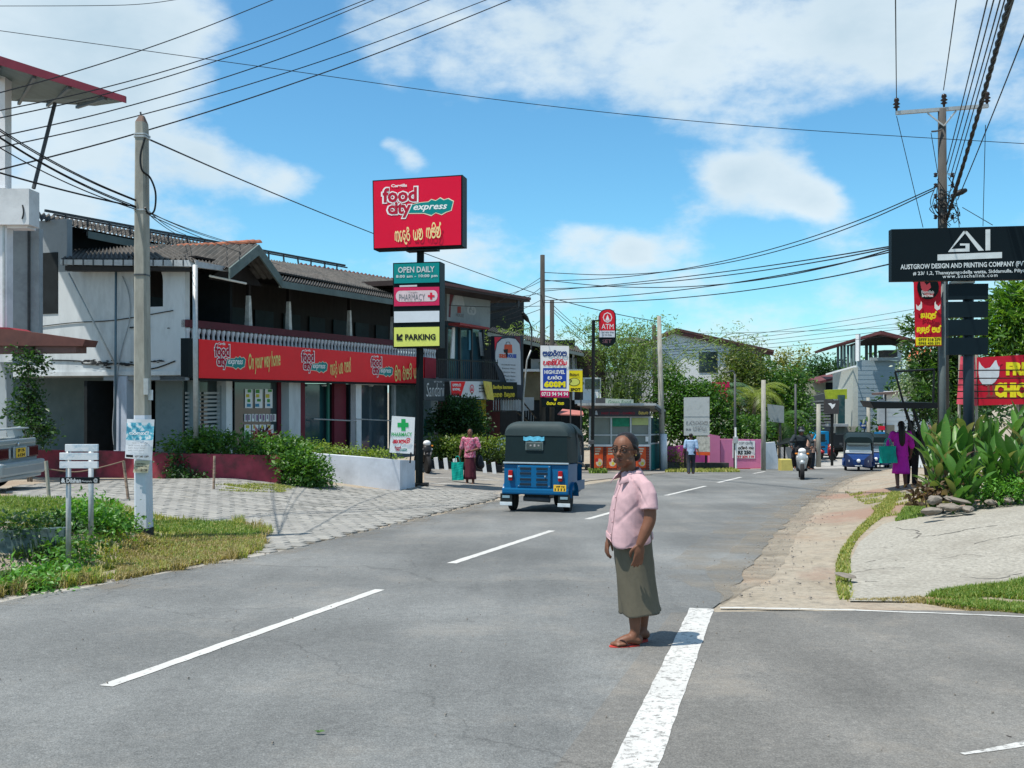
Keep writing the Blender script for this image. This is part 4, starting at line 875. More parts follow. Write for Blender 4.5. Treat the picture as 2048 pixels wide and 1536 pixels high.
flat(b2, TPm, rectpx(860, 585, 864.4, 599), ink_red, .236, 'cross'); flat(b2, TPm, rectpx(855.5, 590, 869, 594), ink_red, .238, 'cross_bar')
MB().slab(TPm, [(788, 623), (878.5, 621.5), (878.5, 643.5), (788, 645.5)], .02, .225).build('blank_board', M('blank_white', (.6, .64, .68), .5, .04), ts)
b3 = MB().slab(TPm, [(788, 655), (878.5, 653.5), (878.5, 691.5), (788, 693.5)], .02, .225).build('parking_board', sign_lime, ts)
T(b3, TPm, (810, 668, 871, 680), 'PARKING', ink, .035, 0, .235)
flat(b3, TPm, [(793, 668), (797, 668), (797, 674), (803, 667.5), (806, 670.5), (799.5, 677), (805, 677), (805, 681), (793, 681)], ink, .235, 'arrow')

# pharmacy board standing on the white wall
ph = thing('pharmacy_sign', 'white upright PHARMACY board with green cross standing on the white wall', 'sign', W(805, 918, 25.6)); PPm = facing(805, 25.6, 8)
MB().slab(PPm, [(784, 832), (830, 835), (827, 908), (779, 905)], .05, 0).build('board', sign_white, ph)
flat(ph, PPm, rectpx(802.5, 838, 811, 862), ink_green, .004, 'cross'); flat(ph, PPm, rectpx(795, 845.5, 817, 854.5), ink_green, .005, 'cross_bar')
T(ph, PPm, (783, 865, 824, 873), 'PHARMACY', ink_green, .02); T(ph, PPm, (785, 876, 821, 887), '$fa.aa.ma.sa.i', ink_red, .05)
logo(ph, PPm, 789, 891, 814, 903, .004)
for x in (783, 822): MB().tube([W(x, 905, 25.62), W(x - 2, 926, 25.62)], .02, 6).build('leg', black_metal, ph)

# ================================================================ concrete pole with bills, sign posts by the ditch
Yp = 13.7
cp = thing('utility_pole', 'tall concrete utility pole painted white below with a black foot and paper bills', 'utility pole', W(287, 1085, Yp))
def rp(y, wl, wr, h=.09): a = W(wl, y, Yp); b = W(wr, y, Yp); d = Vector((0, h, 0)); m_ = (a + b) / 2; w = (b - a).length / 2; c = .3 * w; return [m_ + Vector(q) for q in ((-w, -h + c, 0), (-w + c, -h, 0), (w - c, -h, 0), (w, -h + c, 0), (w, h, 0), (-w, h, 0))]
MB().loft([rp(246, 274, 292), rp(262, 274, 293), rp(500, 272, 295), rp(830, 271, 298)]).build('upper_shaft', conc, cp)
MB().loft([rp(232, 279, 288, .03), rp(246, 274, 292)]).build('cap', M('rust_cap', (.15, .1, .08), .8), cp)
MB().loft([rp(830.2, 271, 298), rp(1055, 272, 302)]).build('white_shaft', M('whitewashed_pole', (.6, .63, .68), .8, .07, 6, .003, dirt=(.35, .37, .4), damt=.35, stretch=(1, 1, .3)), cp)
MB().loft([rp(1055.2, 272, 303), rp(1115, 271, 304)]).build('black_foot', M('bitumen_foot', (.02, .026, .03), .6, .3), cp)
for y in (269, 274, 420, 549): MB().loft([rp(y, 271.5, 296, .1), rp(y + 3, 271.5, 296, .1)]).build('steel_band', dark_steel if y > 500 else galv, cp)
MB().tube([W(283, 240, Yp), W(281, 224, Yp)], .012).build('spike', dark_steel, cp)
MB().tube(crom([W(290, 276, Yp - .1), W(281, 310, Yp - .12), W(284, 340, Yp - .12), W(300, 355, Yp), W(311, 385, Yp), W(309, 420, Yp), W(298, 428, Yp), W(290, 415, Yp - .1)], 6), .013).build('looped_cable', black_metal, cp)
MB().box(W(293, 773, Yp - .11), (.06, .06, .22)).build('meter_box', galv, cp); MB().box(W(301, 790, Yp), (.05, .05, .14)).build('junction_box', white_paint, cp)
mo = facing(287, Yp - .13, 0)
def bent(pts_px, pl, off, bulge, nx=6):
 (x0, y0), (x1, y1), (x2, y2), (x3, y3) = pts_px; g_ = []
 for j in range(nx + 1):
  v = j / nx; row = []
  for i in range(nx + 1):
   u = i / nx; x = (x0 * (1 - u) + x1 * u) * (1 - v) + (x3 * (1 - u) + x2 * u) * v; y = (y0 * (1 - u) + y1 * u) * (1 - v) + (y3 * (1 - u) + y2 * u) * v
   row.append(pl.P(x, y, off + bulge * math.sin(u * math.pi) + bulge * .4 * math.sin(v * 7 + u * 4)))
  g_.append(row)
 mb = MB(); mb.add([p for r in g_ for p in r], [(j * (nx + 1) + i, j * (nx + 1) + i + 1, (j + 1) * (nx + 1) + i + 1, (j + 1) * (nx + 1) + i) for j in range(nx) for i in range(nx)]); return mb
pst = bent([(254, 838), (309, 839), (304, 921), (250, 916)], mo, .03, .012)
pbm = bpy.data.materials.new('faded_blue_poster'); pbm.use_nodes = True
def poster_mat(m, bands):
 nt = m.node_tree; N = nt.nodes.new; L = nt.links.new; b = nt.nodes['Principled BSDF']; b.inputs['Roughness'].default_value = .7
 tc = N('ShaderNodeTexCoord'); sp = N('ShaderNodeSeparateXYZ'); L(tc.outputs['Object'], sp.inputs[0])
 n = N('ShaderNodeTexNoise'); n.inputs['Scale'].default_value = 16; n.inputs['Detail'].default_value = 5; L(tc.outputs['Object'], n.inputs[0])
 cr = N('ShaderNodeValToRGB'); L(n.outputs[0], cr.inputs[0]); e = cr.color_ramp.elements; e.new(.55); e[0].position = .38; e[0].color = (.03, .22, .35, 1); e[1].position = .52; e[1].color = (.1, .45, .58, 1); e[2].position = .6; e[2].color = (.7, .75, .78, 1)
 mr = N('ShaderNodeMapRange'); L(sp.outputs[2], mr.inputs[0]); mr.inputs[1].default_value = bands[0]; mr.inputs[2].default_value = bands[0] + .01
 m2 = N('ShaderNodeMapRange'); L(sp.outputs[2], m2.inputs[0]); m2.inputs[1].default_value = bands[1]; m2.inputs[2].default_value = bands[1] + .01; m2.inputs[3].default_value = 1; m2.inputs[4].default_value = 0
 mm = N('ShaderNodeMath'); mm.operation = 'MULTIPLY'; L(mr.outputs[0], mm.inputs[0]); L(m2.outputs[0], mm.inputs[1])
 mx = N('ShaderNodeMix'); mx.data_type = 'RGBA'; L(mm.outputs[0], mx.inputs[0]); mx.inputs[6].default_value = (.66, .68, .72, 1); L(cr.outputs[0], mx.inputs[7]); L(mx.outputs[2], b.inputs['Base Color'])
zoff = W(0, 1085, Yp).z
poster_mat(pbm, (W(0, 880, Yp).z - zoff, W(0, 845, Yp).z - zoff))
pst = pst.build('blue_bill', pbm, cp, fixn=False)
T(pst, mo, (258, 862, 300, 870), '$ga.ra.ma.ha.ta.i', M('bill_white', (.75, .78, .8), .6), .04, 0, .052)
for k in range(4): T(pst, mo, (256 + (k == 0) * 8, 884 + 5 * k, 300 - 3 * k, 887.5 + 5 * k), '$ma.na.pa.i.ra. .ga.ya.ta.la. .ka.u.sa.na.ra', ink_grey, -.02, 0, .052)
flat(pst, mo, [(252, 909), (266, 910), (266, 915), (252, 914)], ink, .055, 'ink_bar'); T(pst, mo, (270, 911, 297, 915), '077 345 1289', ink, .02, 0, .052)
tb = bent([(270, 921), (300, 921), (296, 946), (266, 945)], mo, .02, .004).build('buff_bill', M('buff_paper', (.5, .46, .33), .8, .06, 5), cp, fixn=False)
T(tb, mo, (273, 926, 293, 929), '$ma.ka.ra.na.pa', ink, .03, 0, .03); T(tb, mo, (271, 931, 295, 934), '$ya.sa.ta.ra. .ga', ink, .02, 0, .03); T(tb, mo, (270, 938, 294, 943), '07-1181128', ink, .02, 0, .03)
sg = thing('ditch_sign', 'two grey posts carrying three peeling white boards and a small black DILSHAN board', 'sign', W(160, 1148, 11.2))
SGp = facing(160, 10.9, 0)
for x, yb, Y in ((137, 1150, 10.9), (182, 1116, 11.9)): MB().tube([W(x, yb + 12, Y), W(x, 890, Y)], .027 if x < 150 else .03, 10).build('post', galv, sg, smooth=True)
peel = M('peeling_board', (.62, .64, .66), .8, .1, 3, .002, dirt=(.12, .3, .42), dscale=3.2, damt=.6, stretch=(1, 1, 1.5))
for (x0, y0, x1, y1) in ((131, 888.5, 196.5, 903), (120, 905.5, 196.5, 920), (120, 923, 196.5, 936.5)): MB().rbox(SGp.P((x0 + x1) / 2, (y0 + y1) / 2, .05), ((x1 - x0) / FPX * 10.85, .03, (y1 - y0) / FPX * 10.85), .004).build('board', peel, sg)
db = MB().slab(SGp, [(120, 955), (197.5, 954.5), (197.5, 967), (120, 967.5)], .025, .06).build('name_board', sign_black, sg)
T(db, SGp, (133, 956.5, 162, 965.5), 'Dilshan', silver, .03, 0, .064); T(db, SGp, (164, 960.5, 184, 965), 'Photography', silver, .01, 0, .064); T(db, SGp, (122, 956.5, 131, 965.5), '&', silver, .05, 0, .064); T(db, SGp, (187, 956.5, 195.5, 965.5), '@', silver, .01, 0, .064)
# ================================================================ the next shop along, with a glazed upper floor
NB = Plane((880, 38.5), (1050, 47.2))
def nrect(par, nm, mat, x0, y0, x1, y1, th=.1, off=0., pl=NB):
 u0 = pl.uz(x0, y0, off)[0]; u1 = pl.uz(x1, y0, off)[0]; xm = (x0 + x1) / 2; return MB().rect(pl, u0, pl.uz(xm, y1, off)[1], u1, pl.uz(xm, y0, off)[1], th, off).build(nm, mat, par)
hs = thing('balcony_shop', 'dark two-storey shop with black railed balcony and glazed upper floor, right of the pylon', 'building', on(930, 41))
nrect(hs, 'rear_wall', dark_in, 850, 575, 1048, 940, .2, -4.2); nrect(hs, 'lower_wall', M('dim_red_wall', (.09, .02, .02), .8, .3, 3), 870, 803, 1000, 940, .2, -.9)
nrect(hs, 'end_pillar', M('grey_pillar', (.34, .38, .38), .8, .15, 3, dirt=(.1, .12, .12)), 862, 800, 876, 940, .3, .1)
MB().slab(NB, [(851, 838), (868, 839), (868, 872), (851, 872)], .06, .3).build('green_gate', M('green_gate', (.02, .13, .09), .6, .3, 3, stretch=(8, 8, .2)), hs)
MB().prism([NB.P(846, 558, 1.3), NB.P(1060, 596, 1.3), NB.P(1060, 604, 1.3), NB.P(846, 568, 1.3)], -NB.n * 5.2).build('roof', M('brown_roof', (.045, .032, .03), .75, .2, 3), hs)
MB().prism([NB.P(846, 557, 1.33), NB.P(1062, 595, 1.33), NB.P(1062, 600, 1.33), NB.P(846, 563, 1.33)], -NB.n * .02).build('roof_edge', M('maroon_edge', (.14, .05, .045), .6), hs)
mb = MB(); mb.tube([NB.P(1036, 598, 1.2), NB.P(1036, 612, 1.2)], .07, 4); mb.tube([NB.P(1037, 613, 1.2), NB.P(980, 625, 0)], .07, 4); mb.build('roof_bracket', dark_steel, hs)
up = MB().slab(NB, [(894, 584), (981, 597), (980, 656), (894, 641)], .12, .1).build('upper_sign_panel', M('faded_sign_panel', (.28, .32, .33), .7, .15, 2, dirt=(.16, .18, .19)), hs)
flat(up, NB, [(900, 588), (908, 590), (902, 610), (901, 635), (897, 634)], M('faded_maroon', (.14, .04, .05), .7), .105, 'maroon_band'); disc(up, NB, (917, 613), 12, 26, M('faded_white', (.4, .43, .44), .7), .106, a0=0, a1=180, name='arch_print')
flat(up, NB, rectpx(915, 613, 922, 626), M('faded_red', (.3, .06, .05), .7), .108, 'bag_print'); T(up, NB, (912, 627, 928, 634), 'HOUSE', ink_grey, .03, 0, .11); T(up, NB, (934, 612, 952, 630), '$sa', M('faded_white', (.4, .43, .44)), .05, 0, .11)
MB().slab(NB, [(920, 645), (979, 655), (979, 659), (920, 650)], .5, .5).build('red_canopy', M('red_canopy', (.3, .05, .05), .7), hs)
nrect(hs, 'upper_glass', glassmat('blue_glass', (.03, .09, .12)), 893, 655, 968, 760, .05, -.25)
for x in (895, 921, 945, 968): nrect(hs, 'window_mullion', dark_steel, x - 1, 655, x + 1, 760, .08, -.15)
MB().slab(NB, [(906, 655), (910, 655), (909, 717), (902, 717)], .05, -.08).build('white_curtain', sign_white, hs)
MB().slab(NB, [(938, 660), (946, 662), (946, 700), (938, 700)], .02, -.2).build('blue_panel', M('pale_blue_panel', (.1, .3, .42), .5), hs); MB().slab(NB, [(957, 664), (963, 665), (968, 712), (962, 712)], .02, -.1).build('pale_panel', grey_wall, hs)  # plain pale blue slab and a grey one just before the upper glass
nrect(hs, 'balcony_slab', dark_steel, 872, 758, 1000, 764, 1.2, .8)
mb0 = MB().tube([NB.P(874, 718, .75), NB.P(995, 725, .75)], .03, 4).build('balcony_rail', black_metal, hs)
for k in range(32): x = 874 + 121 * k / 31; MB().tube([NB.P(x, 719, .75), NB.P(x, 760, .75)], .014, 4).build('rail_bar', dark_steel, hs)
sa = MB().slab(NB, [(848, 756), (889, 760), (889, 802), (848, 800)], .12, 1.2).build('name_board', M('slate_board', (.05, .06, .065), .6), hs)
T(sa, NB, (853, 766, 888, 793), 'Sandani', silver, -.01, .1, 1.21); T(sa, NB, (868, 762, 884, 765), '077 712 345', silver, .01, 0, 1.21)
ba = MB().slab(NB, [(901, 762), (974, 763), (974, 799), (903, 793)], .04, 1.2).build('bank_banner', M('banner_white', (.6, .62, .62), .6, .06), hs)
flat(ba, NB, [(902, 763), (931, 763), (922, 792), (903, 791)], sign_red, 1.21, 'red_field'); T(ba, NB, (905, 767, 921, 773), '$sa.ma.pa.ta', sign_white, .05, 0, 1.215); T(ba, NB, (905, 776, 920, 782), '$ba'.replace('ba', 'ha.na.ka.u'), sign_white, .05, 0, 1.215)
disc(ba, NB, (944, 778), 4.2, 9, ink_red, 1.212, 'emblem'); disc(ba, NB, (944, 778), 3, 7, M('banner_white'), 1.214, 'emblem_ring'); flat(ba, NB, [(944, 772), (946.5, 782), (941.5, 782)], ink_red, 1.216, 'emblem_flame')
for k in range(3): T(ba, NB, (958, 769 + 6 * k, 971, 772.5 + 6 * k), '$na.ga.ra.ya', ink, .03, 0, 1.215)
flat(ba, NB, [(904, 788), (906, 786), (908, 788), (912, 785), (915, 789), (920, 786), (922, 792), (904, 791)], ink_red, 1.217, 'footer')
pe = MB().slab(NB, [(967, 762), (983, 764), (988, 800), (975, 799)], .03, 1.35).build('yellow_pennant', M('pennant_yellow', (.6, .5, .1), .6, .12, 5), hs)
T(pe, NB, (971, 769, 979, 786), '$ga.i', gold, .05, 0, 1.36)
yb = nrect(hs, 'yellow_letter_board', sign_black, 983, 764, 1034, 800, .1, .9)
T(yb, NB, (986, 770, 1026, 780), 'Sandhya Insurance', M('letter_yellow', (.62, .5, .04), .5), .05, 0, .91); T(yb, NB, (986, 784, 1028, 796), '$sa.ha.na. .ra.ka.u.sa.na', M('letter_yellow'), .06, 0, .91)
# stairs
st = [(985, 800), (1048, 800)]
mb = MB(); mb.tube([NB.P(985, 797, .9), NB.P(1040, 797, .9), NB.P(1072, 836, .9)], .035, 4); mb.tube([NB.P(985, 822, .9), NB.P(1032, 822, .9), NB.P(1064, 850, .9)], .035, 4)
mb.build('stair_rail', black_metal, hs)
for k in range(17):
 x = 987 + k * 5; y = 797 if x < 1040 else 797 + (x - 1040) * 1.2; MB().tube([NB.P(x, y, .9), NB.P(x, y + 25 - max(0, (x - 1040)) * .2, .9)], .014, 4).build('stair_bar', galv, hs)
nrect(hs, 'stair_backing', M('stair_white', (.35, .37, .38), .7), 1005, 795, 1068, 822, .03, .4)
nrect(hs, 'yellow_post', M('yellow_post', (.42, .34, .02), .6, .2, 5), 962, 800, 972, 940, .2, .3)

tsn = thing('tall_shop_board', 'tall white upright board with red shopping bag emblem on a dark backing', 'sign', on(1020, 43))
TSp = Plane((985, 42.2), (1045, 44.5))
MB().slab(TSp, [(988, 672), (1044, 671), (1047, 800), (1012, 800), (989, 730)], .15, 0).build('backing', M('navy_backing', (.03, .04, .055), .6), tsn)
bo = MB().slab(TSp, [(991, 705), (995, 686), (1004, 678), (1017, 676), (1031, 678), (1039, 688), (1041, 705), (1042, 770), (1014, 766), (1006, 745), (991, 722)], .02, .03).build('white_board', M('board_white', (.5, .53, .56), .6, .05), tsn)
flat(tsn, TSp, [(989, 674), (1004, 674), (994, 684), (990, 702)], ink_red, .035, 'red_corner'); flat(tsn, TSp, [(1040, 673), (1028, 673), (1038, 684), (1042, 700)], M('faded_maroon'), .035, 'maroon_corner')
bag = flat(bo, TSp, [(1009, 689), (1024, 689), (1025, 706), (1008, 706)], M('bag_orange', (.6, .08, .03), .5), .036, 'bag_print')
MB().tube([TSp.P(1012, 690, .04), TSp.P(1013, 684, .04), TSp.P(1019, 684, .04), TSp.P(1021, 690, .04)], .015, 5).build('bag_handle', ink_grey, bo)
flat(bo, TSp, [(1007, 699), (1016, 698), (1015, 714), (1012, 714), (1011, 705), (1008, 705)], ink, .038, 'figure_print')
T(bo, TSp, (998, 708, 1014, 716), 'SISI', M('bag_orange'), .06, 0, .038); T(bo, TSp, (1015, 708, 1033, 716), 'HOUSE', ink_blue, .06, 0, .038)
for k, wd in enumerate(('Household Goods', 'Kitchen Ware', 'Electric Items', 'Plastic Items', 'Gift Items')): T(bo, TSp, (1003 + (k > 1) * 2 + k * 1.2, 728 + 7.5 * k, 1031, 731 + 7.5 * k), wd, ink_grey, .02, 0, .038)
MB().tube([on(1044, 44.5), TSp.P(1044, 671, -.1)], .06, 6).build('post', dark_steel, tsn)

ah = thing('arched_house', 'small brown-roofed house with an arched opening behind the street lamp', 'house', on(1080, 50))
AP = facing(1080, 50, 0)
def ar(nm, mat, x0, y0, x1, y1, th=.15, off=0.): u0, z0 = AP.uz(x0, y1, off); u1, z1 = AP.uz(x1, y0, off); return MB().rect(AP, u0, z0, u1, z1, th, off).build(nm, mat, ah)
corr(MB(), W(975, 662, 49), W(1165, 705, 49), W(1155, 692, 53), W(985, 655, 53), 44, .04, .03).build('roof', roof_asb, ah, fixn=False)
MB().prism([W(975, 664, 48.95), W(1168, 707, 48.95), W(1168, 713, 48.95), W(975, 672, 48.95)], (0, .08, 0)).build('eaves_board', board_teal, ah)
ar('upper_wall', dark_in, 1040, 680, 1150, 740, .15, -1.2); ar('wall', M('olive_wall', (.16, .14, .09), .85, .2, 2), 1040, 742, 1150, 800, .2, -.2)
ar('lower_wall', dark_in, 1035, 800, 1165, 940, .2, -.3); ar('sunlit_wall', white_wall, 1062, 718, 1082, 745, .1, -.6); ar('column', white_paint, 1145, 706, 1149, 800, .2, 0); ar('ledge', white_paint, 1040, 738, 1165, 743, .4, .2)
for k in range(14): ar('balustrade_bar', galv, 1118 + 2.6 * k, 716, 1119 + 2.6 * k, 738, .03, .1)
ar('window_frame', white_paint, 1166, 755, 1202, 808, .08, .1); ar('window_glass', glass_dark, 1170, 758, 1183, 778, .02, .13); ar('window_glass', glass_dark, 1187, 758, 1200, 778, .02, .13); ar('wall', M('dark_timber_wall', (.05, .035, .03), .8, .2, 2), 1150, 700, 1210, 815, .15, 0)
ar('parapet', white_wall, 1150, 800, 1230, 808, .3, .4)
# brown tarp canopies beside it
tp = thing('market_canopy', 'small faded pink canopy roof on thin dark legs beside the kiosk', 'canopy', on(1140, 45))
MB().prism([W(1115, 830, 44), W(1168, 832, 44), W(1165, 824, 46), W(1125, 820, 46)], (0, 0, .05)).build('roof', M('pink_tarp', (.42, .16, .14), .7, .15, 4), tp)
for x in (1122, 1140, 1162): MB().tube([on(x, 44.2), W(x, 831, 44.2)], .03, 6).build('leg', black_metal, tp)

# ================================================================ poles, lamp, direction board
pg = 'roadside utility poles'
up1 = post(1085, 40, 510, .13, pole_dark, 'utility_pole', 'tall dark concrete pole right behind the white direction board', 'utility pole', rt=.09)
up2 = post(1104, 42, 601, .11, pole_dark, 'utility_pole', 'short dark stub pole next to the tall pole behind the white direction board', 'utility pole', rt=.09)
up3 = post(1326, 45.2, 632, .15, conc, 'utility_pole', 'grey concrete pole at the right corner of the snack kiosk', 'utility pole', rt=.09, lean=-8)
MB().tube([on(1328, 45.05), W(1327, 868, 45.05)], .155, 10).build('whitewashed_foot', M('whitewashed_pole'), up3, smooth=True)
up4 = post(1312, 52, 650, .13, pole_dark, 'utility_pole', 'dark pole standing behind the kiosk against the white gabled house', 'utility pole', rt=.11, lean=-4)
up5 = post(1527, 45, 760, .11, conc, 'utility_pole', 'pale concrete pole at the right end of the pink wall', 'utility pole', rt=.1)
up6 = post(1470, 45.4, 748, .07, dark_steel, 'utility_pole', 'thin dark lamp post in front of the palms and pink wall', 'utility pole', rt=.05)
MB().tube(crom([W(1470, 750, 45.4), W(1466, 742, 45.4), W(1452, 745, 45.4)], 4), .03, 6).build('lamp_arm', dark_steel, up6)
MB().tube([on(1472, 45.2), W(1471, 855, 45.2)], .045, 8).build('white_lower_tube', white_paint, up6)
for o_, x, y in ((up6, 1471, 880), (up5, 1527, 862), (up5, 1527, 850)): MB().rbox(W(x, y, 45.1), (.22, .12, .3), .02).build('meter_box', galv, o_)
up7 = post(1591, 52, 768, .06, dark_steel, 'utility_pole', 'slim green-grey pole above the scooter rider', 'utility pole')
up8 = post(1637, 50, 808, .13, conc, 'utility_pole', 'short concrete pole between the scooter and the blue lorry', 'utility pole', rt=.1)
up9 = post(1739, 60, 795, .13, conc, 'utility_pole', 'leaning concrete pole before the blue-grey tower house', 'utility pole', rt=.1, lean=-3)
sl = thing('street_lamp', 'thin curved street lamp leaning in front of the tall shop board', 'street lamp', on(1043, 41))
MB().tube([on(1043, 41), W(1047, 790, 41), W(1054, 720, 41), W(1062, 700, 41)], [.045, .04, .035, .035], 8).build('shaft', galv, sl, smooth=True)
MB().tube(crom([W(1062, 700, 41), W(1063.5, 670, 41), W(1061, 650, 41), W(1055, 640, 40.9)], 5), .035, 8).build('arm', dark_steel, sl, smooth=True)
MB().limb([W(1057, 643, 40.9), W(1051, 635, 40.6), W(1046, 627, 40.4)], [.05, .11, .07], 8, 3).build('lamp_head', black_metal, sl, smooth=True)
hl = thing('direction_board', 'white Sinhala direction board reading HIGHLEVEL 600M fixed to the tall dark pole', 'sign', W(1110, 800, 39.6)); HP = facing(1110, 39.6, 0)
MB().slab(HP, [(1081, 691), (1138, 692), (1138, 782), (1081, 781)], .05, 0).build('board', sign_white, hl)
MB().slab(HP, [(1081, 781.2), (1138, 782.2), (1138, 795), (1081, 794)], .05, .002).build('phone_strip', magenta, hl)
T(hl, HP, (1085, 700, 1134, 713), '$ma.ha.ra.ga.ma', M('navy_ink', (.01, .05, .2)), .06, 0, .008); T(hl, HP, (1086, 718, 1134, 731), '$pa.na.na.i.pa.i.ta.i.ya', ink_red, .06, 0, .008)
flat(hl, HP, rectpx(1086, 736, 1133, 777), ink_blue, .004, 'blue_field'); T(hl, HP, (1089, 740, 1130, 748), 'HIGHLEVEL', sign_white, .03, 0, .01); T(hl, HP, (1095, 751, 1124, 759), '$pa.aa.ra.ta', sign_white, .06, 0, .01)
T(hl, HP, (1088, 762, 1131, 775), '600M', M('bright_yellow', (.85, .72, .02), .5), .07, 0, .012); T(hl, HP, (1083, 784, 1136, 792), '0713 94 94 94', sign_white, .03, 0, .012)
lb = thing('dark_notice_board', 'dark notice board with yellow emblem hanging below the white direction board', 'sign', W(1110, 812, 39.7)); MB().slab(HP, [(1082, 796), (1139, 797), (1137, 815), (1084, 814)], .05, -.01).build('board', sign_black, lb)
T(lb, HP, (1093, 803, 1128, 810), '$ra.sa.ya. .ga.na', M('bright_yellow'), .04, 0, 0); flat(lb, HP, [(1107, 797), (1114, 797), (1112, 802), (1109, 802)], M('bright_yellow'), .001, 'crown_emblem')
yl = thing('yellow_food_board', 'bright yellow board with an oval P emblem just right of the direction board', 'sign', on(1155, 41.5)); YP = facing(1155, 41.5, 0)
MB().slab(YP, [(1137, 741), (1165, 741), (1165, 784), (1137, 783)], .06, 0).build('board', sign_yellow, yl); T(yl, YP, (1139, 746, 1158, 752), '$ra.sa.ya.aa', ink, .04); disc(yl, YP, (1148, 764), 12, 8, ink, .004, 'oval'); disc(yl, YP, (1148, 764), 10.8, 7, sign_lime, .006, 'oval_field'); T(yl, YP, (1139, 759, 1144, 769), 'P', ink, .02, 0, .008); T(yl, YP, (1141, 776, 1161, 782), 'SPOT', ink, .05)
for x in (1141, 1162): MB().tube([on(x, 41.6), W(x, 783, 41.6)], .03, 6).build('post', dark_steel, yl)

# ================================================================ ATM sign
at = thing('atm_sign', 'red ATM sign with round ends hung on a tall black pole', 'sign', on(1185, 42.6)); AT = facing(1215, 42.6, 0)
MB().tube([on(1185, 42.6), W(1187, 640, 42.6)], .07, 4).build('pole', black_metal, at)
for y in (641, 676): MB().tube([W(1187, y, 42.6), W(1200, y, 42.6)], .03, 4).build('bracket', black_metal, at)
cap_t = [(1198, 632), (1200, 625), (1205, 620), (1212, 618), (1220, 618), (1227, 621), (1231, 627), (1232, 634)]; cap_b = [(1232, 678), (1231, 684), (1226, 690), (1218, 692), (1210, 691), (1202, 687), (1199, 681)]
MB().slab(AT, cap_t + cap_b, .3, 0).build('sign_case', sign_black, at)
face = MB().slab(AT, [(1198.8, 632), (1201, 626), (1206, 621.5), (1213, 619.5), (1220, 619.5), (1226, 622.5), (1229, 628), (1229.5, 634), (1229.5, 661), (1198.8, 661)], .02, .02).build('red_face', M('atm_red', (.65, .015, .03), .4, .04), at)
MB().slab(AT, rectpx(1198.8, 661.3, 1229.5, 674.5), .02, .02).build('white_panel', M('panel_white', (.6, .63, .68), .5), at)
disc(face, AT, (1215, 635), 9.5, 10.5, sign_white, .024, 'emblem_ring', 8); disc(face, AT, (1215, 635), 7.8, 8.8, M('atm_red'), .026, 'emblem_field', 8); flat(face, AT, [(1215, 629), (1219, 640), (1211, 640)], sign_white, .028, 'emblem_flame'); flat(face, AT, rectpx(1209.5, 641, 1220.5, 642.5), sign_white, .028, 'emblem_base')
T(face, AT, (1203, 648, 1227, 658), 'ATM', sign_white, .0, 0, .026)
for k in range(2): T(at, AT, (1201 + 4 * k, 663.5 + 5 * k, 1228 - 4 * k, 666.5 + 5 * k), ('- W WY TW', 'O TO ITAL')[k], ink_grey, .05, 0, .026)
T(at, AT, (1205, 679, 1223, 686), 'SET', M('dull_pink', (.25, .12, .14)), 0, 0, .006)

# ================================================================ snack kiosk
kk = thing('snack_kiosk', 'glazed roadside kiosk with flat white-edged roof and red poster panels below its counter', 'kiosk', on(1240, 44.5)); KP = facing(1240, 44, 0); KS_ = Plane((1298, 44), (1326, 46.6))
def kr(nm, mat, x0, y0, x1, y1, th=.06, off=0., pl=KP, par=None): return nrect(par or kk, nm, mat, x0, y0, x1, y1, th, off, pl)
kr('floor_slab', conc_g, 1178, 936, 1300, 950, 2.6, 0); kr('rear_wall', M('kiosk_back', (.3, .33, .28), .8, .2, 2), 1182, 820, 1296, 938, .06, -2.2)
MB().prism([KP.P(1155, 811, .5), KP.P(1312, 811, .5), KP.P(1331, 824, -2.4), KP.P(1180, 820, -2.4)], (0, 0, .1)).build('roof', M('kiosk_roof', (.42, .44, .44), .7, .1, 3, dirt=(.2, .2, .2)), kk)
MB().prism([KP.P(1312, 812, .48), KP.P(1331, 825, -2.4), KP.P(1331, 836, -2.4), KP.P(1312, 817, .48)], (-.05, 0, 0)).build('roof_side', dark_steel, kk)
fb = kr('fascia', M('kiosk_fascia', (.05, .045, .05), .6, .2, 3), 1178, 817, 1300, 833, .08, .25)
T(fb, KP, (1190, 821, 1196, 830), '&', silver, .02, 0, .255); T(fb, KP, (1203, 824, 1270, 829), 'FAST FOOD - DAMRO', M('dull_red', (.3, .02, .04)), .02, 0, .255); T(fb, KP, (1277, 822, 1296, 829), '$ra.sa.ya.ga', gold, .02, 0, .255)
for x in (1178, 1221, 1260, 1299): kr('frame_post', alu, x, 833, x + 3, 890, .1, .02)
for y in (833, 869, 889): kr('frame_rail', alu, 1181, y, 1299, y + 2.4, .06, .0)
for a, b in ((1181, 1221), (1224, 1260), (1263, 1299)): kr('window_pane', glassmat('kiosk_glass', (.14, .19, .18), .12), a, 836, b, 889, .02, -.06)
kr('green_banner', M('banner_green', (.02, .22, .12), .6, .5, 2), 1225, 836, 1259, 853, .02, -.02); kr('pale_blind', M('blind_yellowgreen', (.45, .5, .2), .7), 1264, 836, 1298, 850, .02, -.02); kr('shelf', galv, 1225, 856, 1299, 858, .5, -.1)
kr('price_card', sign_white, 1291, 873, 1297, 883, .01, -.02)
kr('counter', white_paint, 1178, 889.2, 1300, 893, .3, .1)
brk_m = M('kiosk_brick', (.22, .055, .04), .85, .35, 8, .003); kr('brick_backing', M('mortar', (.25, .22, .2), .9), 1180, 893, 1299, 940, .1, -.03)
uu0 = KP.uz(1180, 900)[0]; uu1 = KP.uz(1299, 900)[0]; zz0 = KP.uz(1240, 940)[1]; zz1 = KP.uz(1240, 893)[1]; nrow = 9; ncol = 13
